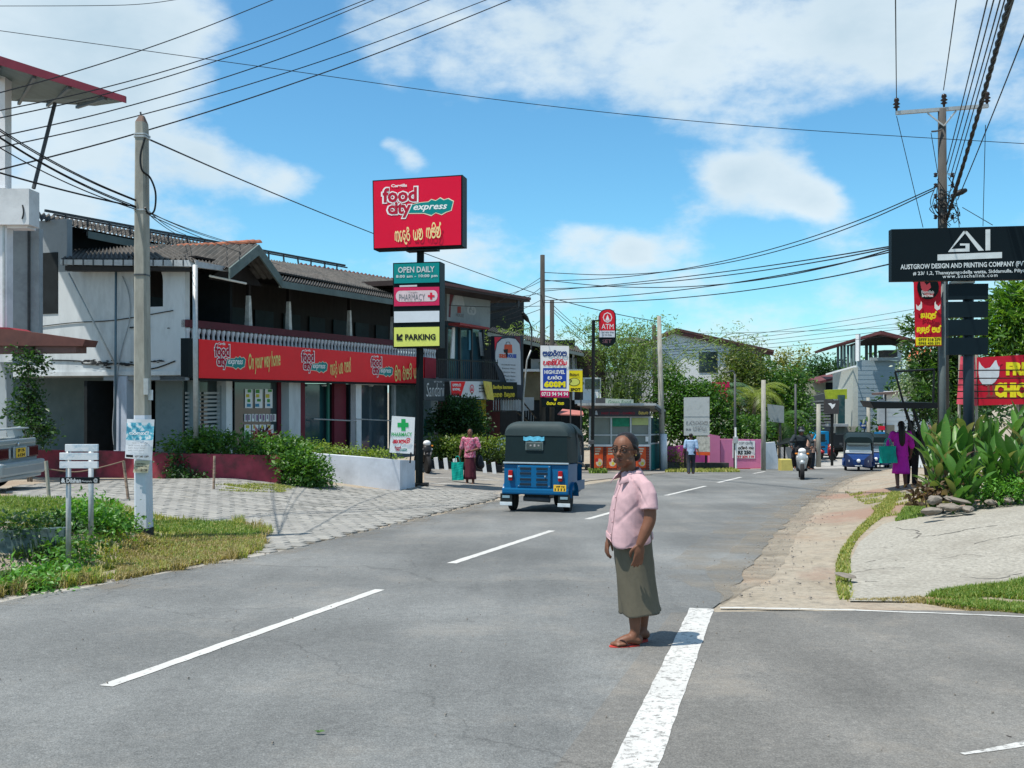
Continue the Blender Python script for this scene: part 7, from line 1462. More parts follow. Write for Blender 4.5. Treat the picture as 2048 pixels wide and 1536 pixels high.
def person(label, base, rz, h=1.6, pose=None, top=None, bottom=None, skirt=None, hair='short', dress=None, group=None, voxel=.016, legs=None, sleeve=.5, cat='person'):
 t = thing('person', label, cat, base, None, rz); J = dict(head=(0, 0, .93), neck=(0, 0, .85), shl=(.115, 0, .81), shr=(-.115, 0, .81), ell=(.15, .02, .64), elr=(-.15, .02, .64), wrl=(.15, -.04, .50), wrr=(-.15, -.04, .50), hpl=(.05, 0, .50), hpr=(-.05, 0, .50), knl=(.055, -.01, .28), knr=(-.055, -.01, .28), anl=(.055, .02, .05), anr=(-.055, .02, .05), waist=(0, 0, .62), yaw=0)
 J.update(pose or {}); yaw = J.pop('yaw'); J = {k: Vector(v) * h for k, v in J.items()}
 mb = MB(); hh = h * .138; head(mb, J['head'], hh, yaw, 0, True); mb.limb([J['neck'] - Vector((0, 0, .03 * h)), J['head'] - Vector((0, 0, .04 * h))], [.034 * h, .034 * h], 10, 3)
 mb.loft([ring(J['neck'] - Vector((0, 0, .02 * h)), .05 * h, .04 * h, 16), ring((J['shl'] + J['shr']) / 2 - Vector((0, 0, .02 * h)), .1 * h, .06 * h, 16), ring(J['waist'], .07 * h, .055 * h, 16), ring((J['hpl'] + J['hpr']) / 2, .085 * h, .07 * h, 16)])
 for s in 'lr':
  mb.limb([J['sh' + s], J['el' + s], J['wr' + s]], [.031 * h, .025 * h, .017 * h], 10, 4); d = (J['wr' + s] - J['el' + s]).normalized(); hand(mb, J['wr' + s], d, Vector((-1 if s == 'l' else 1, 0, 0)) if abs(d.x) < .9 else Vector((0, 0, -1)), .1 * h, .4, .1, 1 if s == 'l' else -1, 1.3)
  mb.limb([J['hp' + s], J['kn' + s], J['an' + s]], [.055 * h, .036 * h, .024 * h], 10, 4); f = J['an' + s]; fd = Vector(J.get('ft' + s, (0, -1, 0))).normalized(); mb.limb([f + Vector((0, 0, -.02 * h)) - fd * .02 * h, f - Vector((0, 0, .033 * h)) + fd * .09 * h], [.024 * h, .018 * h], 8, 3)
 me = remesh(mb, voxel * .55, 'skin', 1); me.materials.append(skin_far); link('body', me, t)
 if top:
  sb = MB(); zt_ = J['shl'].z + .022 * h; wz = (J['hpl'].z + J['hpr'].z) / 2 + .0 * h
  sb.loft([ring(J['neck'] - Vector((0, 0, .012 * h)), .05 * h, .045 * h, 20), ring((J['shl'] + J['shr']) / 2 + Vector((0, 0, .012 * h)), .105 * h, .065 * h, 20), ring((J['shl'] + J['shr']) / 2 - Vector((0, 0, .08 * h)), .112 * h, .078 * h, 20), ring(J['waist'], .098 * h, .08 * h, 20), ring(((J['hpl'] + J['hpr']) / 2) - Vector((0, 0, .02 * h)), .11 * h, .09 * h, 20)])
  for s in 'lr': sb.limb([J['sh' + s], J['sh' + s].lerp(J['el' + s], min(1, sleeve * 2) * .9)] + ([J['el' + s].lerp(J['wr' + s], (sleeve - .5) * 1.8)] if sleeve > .55 else []), [.045 * h, .042 * h] + ([.034 * h] if sleeve > .55 else []), 12, 4)
  sm = remesh(sb, voxel * .6, 'top', 2, lambda co, n: co + n * (.006 * noise.noise(co * 9) + .004 * noise.noise(co * 22))); sm.materials.append(top); link('shirt' if not dress else 'blouse', sm, t)
 if bottom:
  sb = MB()
  for s in 'lr': sb.limb([J['hp' + s] + Vector((0, 0, .03 * h)), J['kn' + s], J['an' + s] + Vector((0, 0, .0 * h))], [.074 * h, .05 * h, .042 * h], 14, 4)
  sm = remesh(sb, voxel * .6, 'trousers', 1, lambda co, n: co + n * (.005 * noise.noise(co * 12))); sm.materials.append(bottom); link('trousers', sm, t)
 if skirt:
  mat, zend, flare = skirt; hc = (J['hpl'] + J['hpr']) / 2; sb = MB(); R_ = []
  for k in range(10): u = k / 9; z = (.60 - (.60 - zend) * u) * h; R_.append(ring((hc.x, hc.y, z), (.088 + flare * u) * h, (.075 + flare * u) * h, 40, 0, .012 + .05 * u, 8, u))
  sb.loft(R_, cap=False); o = sb.build('skirt', mat, t, smooth=True); o.modifiers.new('thick', 'SOLIDIFY').thickness = .006
 q = Matrix.Rotation(yaw, 3, 'Z'); hcn = J['head']
 hb_ = MB(); hb_.ball(hcn + q @ Vector((0, .1 * hh, .15 * hh)), (hh * .36, hh * .39, hh * .36), 14, 10, q)
 if hair == 'long': hb_.limb([hcn + q @ Vector((0, .2 * hh, .1 * hh)), hcn + q @ Vector((0, .38 * hh, -.6 * hh)), hcn + q @ Vector((0, .42 * hh, -1.7 * hh)), hcn + q @ Vector((0, .4 * hh, -2.3 * hh))], [hh * .3, hh * .36, hh * .34, hh * .12], 12, 4)
 if hair == 'helmet':
  hb_ = MB(); hb_.ball(hcn + q @ Vector((0, .05 * hh, .12 * hh)), (hh * .5, hh * .55, hh * .5), 16, 12, q)
  o = hb_.build('helmet', black_metal, t, smooth=True); MB().ball(hcn + q @ Vector((0, -.16 * hh, .02 * hh)), (hh * .42, hh * .4, hh * .26), 14, 8, q).build('visor', glassmat('visor', (.15, .17, .18)), o, smooth=True)
 else:
  hm = remesh(hb_, voxel * .5, 'hair', 1); hm.materials.append(hair_m); link('hair', hm, t)
 return t
def shopping_bag(label, loc, rz, w, h, d, mat, name='shopping_bag'):
 t = thing(name, label, 'bag', loc, 'teal shopping bags carried by women', rz); mb = MB(); n = 10
 for z0, z1 in ((0, h),): mb.loft([[Vector((x * (1 + .06 * math.sin(z * 9 + x * 12)), y * (1 - .35 * z / h) + .012 * math.sin(z * 14 + x * 20), z)) for x, y in ((-w / 2, -d / 2), (-w / 4, -d / 2 - .02), (0, -d / 2), (w / 4, -d / 2 - .015), (w / 2, -d / 2), (w / 2, d / 2), (0, d / 2 + .01), (-w / 2, d / 2))] for z in [h * k / 8 for k in range(9)]])
 mb.build('pouch', mat, t, smooth=False)
 for s in (-1, 1): MB().tube(crom([(-w * .25, s * d * .32, h - .02), (-w * .12, s * .02, h + .16), (w * .12, s * .02, h + .16), (w * .25, s * d * .32, h - .02)], 5), .009, 5).build('handle', mat, t)
 return t
floral = M('floral_cotton', (.42, .10, .17), .8, .9, 22, dirt=(.55, .5, .55), dscale=16, damt=.5); teal_bag = M('teal_bag_cloth', (.0, .30, .24), .6, .2, 7)
gl = on(940, 29.3)
person('woman in floral blouse and long maroon skirt holding a teal bag beside the pylon', gl, R(-8), 1.62, dict(wrr=(-.19, -.02, .50), elr=(-.16, .0, .64), ell=(.17, -.01, .66), wrl=(.03, -.12, .60)), top=floral, skirt=(M('maroon_skirt', (.085, .018, .028), .85, .15, 5), .09, .022), sleeve=.5, hair='short')
shopping_bag('teal shopping bag hanging from the hand of the woman in maroon skirt', gl + Vector((-.36, -.05, .12)), R(-5), .34, .52, .12, teal_bag)
hbag = thing('shoulder_bag', 'black shoulder bag on the arm of the woman in maroon skirt', 'bag', gl + Vector((.28, .05, .42))); MB().limb([gl + Vector((.27, .08, .75)), gl + Vector((.30, .06, .55))], [.10, .13], 10, 3).build('pouch', M('black_leather', (.012, .012, .014), .5), hbag, smooth=True); MB().tube(crom([gl + Vector((.22, .08, .8)), gl + Vector((.17, .04, 1.3)), gl + Vector((.3, .06, .8))], 4), .012, 5).build('strap', black_metal, hbag)
person('man in pale blue shirt and dark trousers walking past the faded billboard', on(1382, 40.6), R(168), 1.66, dict(knl=(.06, .02, .28), anl=(.05, .10, .06), knr=(-.05, -.06, .28), anr=(-.05, -.03, .05), wrr=(-.2, .06, .50), wrl=(.2, -.06, .50)), top=M('pale_blue_shirt', (.28, .40, .56), .8, .12, 8), bottom=M('charcoal_trousers', (.03, .035, .045), .8), sleeve=.5)
gp_ = on(1802, 24)
person('woman with long dark hair in bright purple dress standing under the shelter', gp_, R(172), 1.62, dict(ell=(.17, -.05, .64), wrl=(.20, -.14, .60), anl=(.06, .06, .05), anr=(-.07, -.02, .05)), top=M('purple_cloth', (.46, .015, .34), .7, .15, 7), skirt=(M('purple_cloth'), .22, .035), hair='long', sleeve=.6)
shopping_bag('large teal shopping bag held by the woman in purple', gp_ + Vector((-.36, -.12, .62)), R(10), .38, .40, .16, M('teal_bag_cloth'))
person('dark-clad person standing close behind the woman in purple', on(1822, 24.6), R(150), 1.6, dict(), top=M('black_cloth', (.02, .018, .02), .8), bottom=M('black_cloth'), hair='long', sleeve=.9)

# ================================================================ scooter and rider
def make_scooter(label, loc, rz, body, with_rider=True, group=None):
 t = thing('scooter', label, 'scooter', loc, group, rz, 0)
 thing_wheel(t, (0, -.62, .27), .27, .12); thing_wheel(t, (0, .58, .27), .27, .13)
 ss_smooth(MB().limb([(0, -.40, .45), (0, -.47, .70), (0, -.40, .92)], [.13, .19, .10], 14, 5).build('front_apron', body, t), 60)
 ss_smooth(MB().limb([(0, -.46, .33), (0, -.62, .57)], [.07, .085], 10, 4).build('front_mudguard', body, t), 60)
 hl_ = MB().ball((0, -.53, .93), (.12, .08, .09), 14, 10).build('headlight', lens_w, t, smooth=True)
 MB().rbox((0, -.60, .62), (.24, .03, .1), .02, Matrix.Rotation(.2, 3, 'X')).build('chrome_crest', chrome, t)
 MB().rbox((0, -.57, .74), (.34, .02, .05), .01).build('number_plate', sign_white, t)
 MB().rbox((0, -.05, .32), (.34, .55, .08), .03).build('footboard', black_metal, t); MB().limb([(0, .18, .5), (0, .5, .62), (0, .85, .66)], [.15, .18, .1], 12, 4).build('rear_body', body, t, smooth=True); MB().rbox((0, .42, .80), (.27, .75, .1), .04, seg=3).build('seat', M('seat_vinyl'), t)
 MB().tube(crom([(-.34, -.32, 1.02), (-.15, -.42, .99), (0, -.44, 1.0), (.15, -.42, .99), (.34, -.32, 1.02)], 4), .018, 8).build('handlebar', black_metal, t)
 for s in (-1, 1):
  MB().tube(crom([(s * .22, -.38, 1.02), (s * .27, -.42, 1.15), (s * .3, -.42, 1.18)], 3), .008, 5).build('mirror_stem', black_metal, t); MB().ball((s * .32, -.42, 1.21), (.06, .015, .04), 10, 6).build('mirror', black_metal, t, smooth=True)
  MB().ball((s * .17, -.50, .84), (.05, .04, .03), 8, 6).build('indicator', M('amber_lens', (.6, .2, .02), .3), t, smooth=True)
 MB().tube([(.16, .3, .3), (.17, .85, .34)], .045, 8).build('exhaust', dark_steel, t, smooth=True)
 return t
sl_ = on(1603, 35.6)
S1 = make_scooter('silver and black scooter ridden towards the camera in the far lane', sl_, R(-14), M('silver_scooter', (.42, .45, .46), .3, .05, metal=.3), group='scooters')
S2 = person('helmeted rider in dark jacket astride the oncoming scooter', sl_ + Vector((.05, .20, .0)), R(-14), 1.62, dict(head=(0, -.02, .95), neck=(0, 0, .87), shl=(.13, .0, .83), shr=(-.13, .0, .83), ell=(.20, -.15, .72), elr=(-.20, -.15, .72), wrl=(.19, -.29, .64), wrr=(-.19, -.29, .64), waist=(0, .04, .67), hpl=(.06, .06, .56), hpr=(-.06, .06, .56), knl=(.15, -.20, .50), knr=(-.15, -.20, .50), anl=(.13, -.13, .26), anr=(-.13, -.13, .26)), top=M('dark_jacket', (.018, .025, .03), .7), bottom=M('black_cloth'), hair='helmet', sleeve=.9)
S1.scale = S2.scale = (1.12,) * 3
make_scooter('dark scooter parked in shade just right of the pylon post', on(845, 31.5), R(20), M('black_scooter', (.02, .02, .022), .35), group='scooters')
make_scooter('small red scooter far off beside the short concrete pole', on(1649, 60), R(30), M('red_scooter', (.35, .03, .04), .4), group='scooters')
person('bystander in peach top and pale cap behind the scooter rider', on(1623, 46.5), R(30), 1.66, dict(), top=M('peach_cloth', (.5, .3, .22), .8), bottom=M('charcoal_trousers'), sleeve=.5)
ORD = ('first', 'second', 'third', 'fourth', 'fifth', 'sixth', 'seventh', 'eighth')
# ================================================================ vegetation
L_mid = leafmat('leaf_mid', [(.025, .085, .01), (.055, .15, .018), (.11, .22, .03)]); L_dark = leafmat('leaf_dark', [(.012, .04, .012), (.025, .07, .018), (.05, .12, .03)])
L_lime = leafmat('leaf_lime', [(.09, .16, .02), (.16, .25, .03), (.24, .30, .06)]); L_bam = leafmat('leaf_bamboo', [(.08, .16, .03), (.16, .25, .05), (.25, .33, .10)]); L_yel = leafmat('leaf_yellowing', [(.08, .14, .02), (.2, .22, .04), (.3, .26, .06)])
L_tree = leafmat('leaf_tree', [(.018, .065, .008), (.045, .13, .016), (.11, .21, .03)], trans=.3)
bark = M('bark', (.12, .095, .07), .95, .35, 14, .01, stretch=(1, 1, .3))
def bush(name, label, blobs, n, size, mat, spread=.12, per=9, cat='bush', stems=4, base=None, up=.5, asp=.55, shell=.5, group=None):
 """blobs: (px, py, Y, rx, ry(depth), rz) in metres"""
 B = [(W(px, py, Y), (rx, ry, rz)) for px, py, Y, rx, ry, rz in blobs]; c = sum((b[0] for b in B), Vector()) / len(B); org = base or Vector((c.x, c.y, H(c.x, c.y)))
 t = thing(name, label, cat, org, group); C, O = clump_points(B, max(1, n // per), per, spread, shell); leaves('foliage', C, size, mat, t, None, up, asp, outward=O)
 mb = MB()
 for k in range(stems):
  b = B[k % len(B)][0] + Vector((random.uniform(-.3, .3) * B[k % len(B)][1][0], 0, 0)); f = Vector((b.x * .5 + org.x * .5, b.y * .5 + org.y * .5, 0)); f.z = min(H(f.x, f.y), b.z - .05) - .05
  MB().tube(crom([f, f.lerp(b, .5) + Vector((random.uniform(-.05, .05), 0, 0)), b], 3), [.02, .017, .015, .012, .01, .008, .006], 5).build('stem', bark, t)
 return t
def tree(name, label, base, top, r, blobs, n, size, mat, spread=.3, per=12, cat='tree', limbs=6, up=.4, asp=.5, shell=.45, nstem=1):
 B = [(W(px, py, Y), (rx, ry, rz)) for px, py, Y, rx, ry, rz in blobs]; t = thing(name, label, cat, base); tp = top
 MB().tube(crom([base - Vector((0, 0, .2)), base.lerp(tp, .35) + Vector((random.uniform(-.1, .1), 0, 0)), base.lerp(tp, .7), tp], 3), [r, r * .95, r * .9, r * .85, r * .8, r * .7, r * .65, r * .6, r * .5, r * .45], 8).build('trunk', bark, t, smooth=True)
 for k in range(limbs):
  b, rr_ = B[k % len(B)]; a = base.lerp(tp, .55 + .4 * random.random()); e = b + Vector((random.uniform(-.6, .6) * rr_[0], random.uniform(-.3, .3) * rr_[1], random.uniform(-.2, .5) * rr_[2])); MB().tube(crom([a, a.lerp(e, .5) + Vector((0, 0, random.uniform(-.1, .25))), e], 4), [r * .4, r * .35, r * .3, r * .26, r * .22, r * .18, r * .14, r * .1, r * .06], 5).build('branch', bark, t)
 C, O = clump_points(B, n // per, per, spread, shell); leaves('crown', C, size, mat, t, None, up, asp, outward=O); return t
bush('wall_creeper', 'dense green creeper spilling over the top of the red wall', [(370, 895, 24, .55, .4, .26), (420, 888, 24, .6, .4, .3), (470, 890, 24, .6, .4, .28), (520, 897, 23.7, .55, .4, .24), (560, 897, 23.6, .5, .4, .28), (400, 878, 24.3, .4, .3, .25)], 5200, .085, L_mid)
bush('wall_creeper', 'creeper strand hanging down the stained face of the red wall', [(352, 925, 23.5, .22, .15, .3), (362, 948, 23.4, .3, .15, .15), (385, 955, 23.3, .3, .12, .08)], 900, .08, L_dark)
bush('garden_bush', 'broad bush tumbling down between the red and the white low walls', [(590, 915, 23.6, .5, .4, .32), (598, 940, 23.2, .5, .4, .45), (625, 945, 23.3, .45, .35, .35), (640, 962, 23.6, .35, .25, .18), (575, 890, 24, .4, .3, .2)], 5200, .085, L_mid)
bush('garden_bush', 'low yellow-green planting along the top of the white ramp wall', [(650, 903, 26, .5, .3, .14), (690, 906, 26.5, .6, .3, .12), (730, 910, 27, .5, .3, .1), (765, 913, 27, .4, .3, .1), (620, 895, 25.6, .35, .25, .15)], 2600, .07, L_lime)
bush('climbing_vine', 'dark climbing vine on the wall behind the silver car', [(55, 725, 22, .35, .25, .35), (60, 770, 22, .2, .2, .4), (50, 820, 22, .4, .3, .4), (70, 850, 21.8, .3, .25, .35), (88, 870, 21.8, .15, .2, .3)], 2600, .085, L_dark, asp=.6)
bush('ditch_bush', 'bright green leafy bush between the two sign posts', [(168, 1018, 12.6, .16, .2, .12), (185, 1034, 12.5, .26, .25, .14), (205, 1048, 12.4, .22, .22, .12), (165, 1045, 12.2, .18, .2, .14)], 1700, .06, leafmat('leaf_bright', [(.05, .16, .015), (.09, .24, .03), (.13, .30, .04)]))
bush('ditch_creeper', 'dark creeper overhanging the teal ditch wall', [(15, 1050, 11.6, .35, .12, .06), (70, 1052, 11.65, .4, .12, .05), (110, 1050, 12, .22, .18, .07), (140, 1060, 12, .15, .15, .12)], 1500, .055, L_dark)
bush('ditch_creeper', 'trailing weeds on the ditch edge between the sign posts and the utility pole', [(190, 1090, 12.2, .26, .25, .08), (230, 1080, 12.8, .28, .25, .10), (150, 1100, 11.2, .2, .3, .15), (235, 1050, 13, .25, .2, .12)], 2200, .055, L_mid)
for i, (px, py, Y, lab) in enumerate(((30, 1178, 9.4, 'at the bottom left corner of the verge'), (80, 1150, 10.0, 'right of the corner weeds below the ditch wall'))): bush('verge_weeds', 'leafy green weeds ' + lab, [(px, py + 6, Y, .3, .22, .06), (px - 25, py + 9, Y, .2, .2, .06), (px + 25, py - 2, Y, .22, .2, .06)], 1000, .05, leafmat('leaf_bright', []), group='weeds by the ditch')
bush('clipped_hedge', 'long clipped green hedge behind the woman in the maroon skirt', [(x, 897, 34.3 + .1 * k, .45, .4, .42) for k, x in enumerate(range(862, 1010, 13))], 9000, .085, leafmat('leaf_hedge', [(.04, .09, .015), (.11, .18, .03), (.24, .28, .06)]), .1, 8, 'hedge', 10)
bush('garden_bush', 'spiky maroon-leaved plant in front of the poster window', [(525, 878, 25.2, .3, .2, .2)], 130, .34, leafmat('leaf_maroon', [(.06, .015, .025), (.12, .03, .05), (.2, .1, .1)]), .05, 5, 'plant', 3, None, .2, .16)
tree('small_tree', 'round dark green tree in front of the shop with bank banner', on(925, 36.5), W(920, 860, 36.5), .09, [(915, 830, 36.5, .9, .7, .65), (890, 850, 36.4, .6, .6, .5), (945, 850, 36.4, .6, .6, .5), (925, 815, 36.6, .6, .5, .35)], 6500, .12, L_dark, .16)
# bamboo behind the kiosk
def bamboo():
 base = on(1240, 50); t = thing('bamboo_clump', 'tall feathery pale green bamboo clump rising behind the kiosk', 'bamboo', base); pts = []
 for k in range(34):
  b = base + Vector((random.uniform(-.9, .9), random.uniform(-.4, .6), -.1)); lean = random.gauss(0, 1.1); hgt = random.uniform(5.0, 7.6); tip = b + Vector((lean * 1.5, random.uniform(-.8, .8), hgt)); m = b.lerp(tip, .55) + Vector((-lean * .3, 0, hgt * .12))
  c = crom([b, b.lerp(m, .5), m, tip, tip + Vector((lean * .5, 0, -.25))], 5); MB().tube(c, [.04 * (1 - .8 * i / len(c)) + .004 for i in range(len(c))], 5).build('cane', M('bamboo_cane', (.2, .24, .12), .6, .3, 8), t)
  for i in range(7, len(c)):
   for j in range(9): pts.append(c[i] + Vector((random.gauss(0, .32), random.gauss(0, .32), random.gauss(-.05, .26))))
 C = np.array([tuple(p) for p in pts]); rep = 3; C = np.repeat(C, rep, 0) + rng.normal(size=(len(C) * rep, 3)) * .09; leaves('foliage', C, .17, L_bam, t, None, .3, .2, droop=-.3)
bamboo()
bush('garden_shrub', 'bushy green shrub low behind the kiosk and its concrete pole', [(1180, 745, 52, .9, .7, 1.0), (1215, 700, 51.5, .9, .7, .9), (1250, 720, 51, .8, .6, .8)], 3200, .13, leafmat('leaf_mix', [(.05, .11, .02), (.10, .18, .03), (.2, .27, .07)]), .22)
tree('garden_tree', 'broad bright green tree hiding the corner of the gabled house', on(1370, 49), W(1370, 800, 49), .14, [(1350, 790, 49, 1.1, 1, .9), (1395, 790, 49, 1.0, 1, .7), (1375, 830, 48.6, 1.2, 1, 1.0), (1425, 800, 48.8, .9, .9, .8), (1345, 850, 48.4, .7, .8, .9), (1440, 840, 48.5, .9, .8, .9), (1400, 870, 48.3, 1.0, .8, .7), (1335, 760, 49.3, .5, .5, .5), (1460, 875, 48.2, 1.0, .6, .6), (1500, 860, 48.4, .9, .6, .7)], 13500, .17, L_tree, .24)
bush('garden_shrub', 'thin shrub with dusty leaves before the magenta bay of the pink wall', [(1345, 912, 46, .35, .25, .4), (1365, 925, 45.8, .3, .2, .25)], 700, .08, L_yel)
def palm(label, base, h, lean, n, L, mat, sp=1.0, r=.11, nm='palm_tree', pitch0=.2):
 t = thing(nm, label, 'palm', base); top = base + Vector((lean, 0, h)); MB().tube(crom([base - Vector((0, 0, .2)), base.lerp(top, .5) + Vector((-lean * .15, 0, 0)), top], 5), [r * (1.15 - .4 * k / 10) for k in range(11)], 8).build('trunk', bark, t, smooth=True)
 for k in range(n):
  a = 2 * math.pi * k / n + random.uniform(-.25, .25); el = random.uniform(pitch0, 1.25); d = Vector((math.cos(a), math.sin(a), 0)); pts = []; p = top.copy(); e = el
  for i in range(9): pts.append(p.copy()); p = p + (d * math.cos(e) + Vector((0, 0, math.sin(e)))) * L / 8; e -= .27 * sp
  mb = MB(); mb.tube(pts, [.018 * (1 - .09 * i) for i in range(9)], 4)
  for i in range(1, 9):
   for s in (-1, 1):
    for q in (0, .33, .66):
     c = pts[i - 1].lerp(pts[i], q); w = Vector((-d.y, d.x, 0)) * s; ax = (pts[i] - pts[i - 1]).normalized(); ln = L * .30 * math.sin(math.pi * (i + q) / 10) + .05; e_ = c + (w * .8 + ax * .6 - Vector((0, 0, .35))).normalized() * ln; mb.add([c, c + ax * .05, e_], [(0, 1, 2)])
  mb.build('frond', mat, t, fixn=False)
 return t
pf1, pf2 = leafmat('frond_green', [(.04, .11, .03), (.09, .18, .04)]), leafmat('frond_yellow', [(.14, .2, .03), (.26, .3, .06)])
palm('young palm in front of the gabled house window', on(1432, 52), 3.6, 0, 11, 2.3, leafmat('frond_blue', [(.05, .11, .06), (.12, .2, .13)]), pitch0=.5); palm('tall palm with yellow-green fronds over the pink wall end', on(1500, 53), 3.6, .3, 13, 2.2, pf2); palm('dark shaggy palm behind the thin lamp post', on(1485, 54), 2.2, 0, 14, 2.3, pf1); palm('low spreading palm left of the slim green pole', on(1560, 55), 2.3, 0, 13, 2.0, pf1)
palm('tiny distant coconut palm above the arched house roof', on(1047, 72), 6.6, 0, 12, 1.5, pf1)
tree('garden_tree', 'olive green tree beside the gabled house bay', on(1475, 57), W(1475, 760, 57), .15, [(1480, 722, 57, 1.1, 1, 1.0), (1500, 745, 57, .9, 1, .9), (1465, 760, 56.6, 1.0, 1, 1.1), (1485, 800, 56, 1.3, 1, 1.4)], 6500, .17, leafmat('leaf_olive', [(.04, .085, .015), (.09, .14, .025), (.18, .19, .05)]), .3)
tree('roadside_tree', 'mid-green tree mass behind the slim pole and the scooter rider', on(1570, 58), W(1570, 790, 58), .15, [(1560, 790, 58, 1.2, 1, 1.2), (1590, 820, 57.5, 1.0, 1, 1.3), (1545, 840, 57.5, 1.3, 1, 1.2), (1590, 760, 58, .8, .8, .9), (1530, 775, 58, 1.0, 1, .9), (1575, 865, 56.5, 1.2, .8, .8), (1605, 850, 57, .7, .8, .9), (1535, 745, 58.5, .7, .7, .7)], 12000, .18, L_tree, .28)
tree('thin_tree', 'thin open tree with sparse reddish and yellow leaves against the sky', on(1585, 62), W(1596, 730, 62), .1, [(1575, 735, 62, .8, .6, .9), (1565, 715, 62, .5, .5, .5), (1608, 702, 62, .45, .4, .4), (1600, 725, 62, .3, .3, .5), (1580, 760, 62, .8, .6, .6)], 1500, .16, L_yel, .22, 8, limbs=10)
tree('distant_tree', 'large dark green tree crown far behind the beige wall', on(1640, 112), W(1640, 780, 112), .4, [(1625, 755, 112, 2.6, 2, 1.8), (1650, 742, 112, 2.2, 2, 1.6), (1675, 755, 112, 2.2, 2, 1.8), (1605, 770, 112, 2.0, 2, 1.2), (1640, 775, 110, 4, 2, 1.4)], 9000, .32, L_dark, .5)
for i, (px, Y, s, lab) in enumerate(((1120, 75, 1.4, 'behind the yellow food board'), (1230, 80, 1.3, 'behind the bamboo'), (1520, 85, 1.5, 'beyond the palms'), (1740, 105, 1.6, 'beyond the tower house'), (1850, 60, 1.2, 'behind the white shop'), (980, 70, 1.2, 'behind the balcony shop'), (1900, 70, 1.5, 'behind the narrow red banner'))):
 b = on(px, Y); tree('distant_tree', 'distant green tree ' + lab, b, b + Vector((0, 0, 3)), .2, [(px + dx / Y * 60, 0, Y, 1, 1, 1) for dx in (0,)] and [(px + dx * 60 / Y * s, 782 + (CZ - (b.z + hz * s)) * -1 * 0 - ((b.z + hz * s) - CZ) / Y * FPX, Y, 1.6 * s, 1.4 * s, 1.2 * s) for dx, hz in ((-35, 2.6), (30, 2.8), (0, 3.9), (-10, 1.6), (50, 1.6), (-60, 1.5))], 3600, .26 * s, (L_dark, L_mid)[i % 2], .4)
# right side: mango trees and shrubs
L_mango = leafmat('leaf_mango', [(.015, .05, .012), (.04, .10, .02), (.10, .19, .03)])
tree('mango_tree', 'dark mango tree behind the narrow red banner and the shelter', on(1870, 27), W(1872, 760, 27), .14, [(1868, 745, 27, .5, .5, .6), (1885, 780, 27, .6, .6, .8), (1830, 660, 27.4, .25, .3, .35), (1826, 695, 27.2, .28, .3, .2), (1900, 740, 27, .7, .6, .7), (1895, 680, 27, .6, .5, .7), (1860, 800, 26.6, .5, .5, .5), (1910, 800, 26.6, .6, .5, .5)], 6500, .19, L_mango, .16, 9, asp=.28, limbs=9)
tree('mango_tree', 'big sunlit mango tree at the right edge above the chicken banner', on(2050, 25), W(2050, 700, 25), .2, [(2020, 640, 25, .7, .8, .7), (2060, 600, 25, .8, .8, .6), (1995, 690, 25, .55, .6, .55), (2045, 690, 25, .8, .8, .7), (2100, 640, 25, 1, 1, 1), (2030, 590, 25.4, .4, .4, .3), (1985, 650, 25.3, .4, .4, .3)], 7000, .2, leafmat('leaf_mango_sun', [(.03, .09, .015), (.08, .19, .02), (.18, .30, .04)]), .16, 9, asp=.26)
bush('flowering_shrub', 'pale-leaved flowering shrub right of the tower house', [(1822, 740, 40, .5, .5, .6), (1830, 770, 40, .7, .6, .6), (1815, 770, 40, .4, .5, .4), (1840, 730, 40, .6, .5, .5)], 2400, .11, leafmat('leaf_pale', [(.06, .13, .04), (.15, .22, .1), (.45, .5, .42)]), .16)
bush('tangled_shrub', 'dark twiggy shrub under the shelter canopy', [(1850, 850, 24.5, .4, .4, .4), (1880, 840, 24.5, .4, .4, .5), (1862, 890, 24, .3, .3, .4)], 1200, .1, L_dark, .14, asp=.3, stems=9)
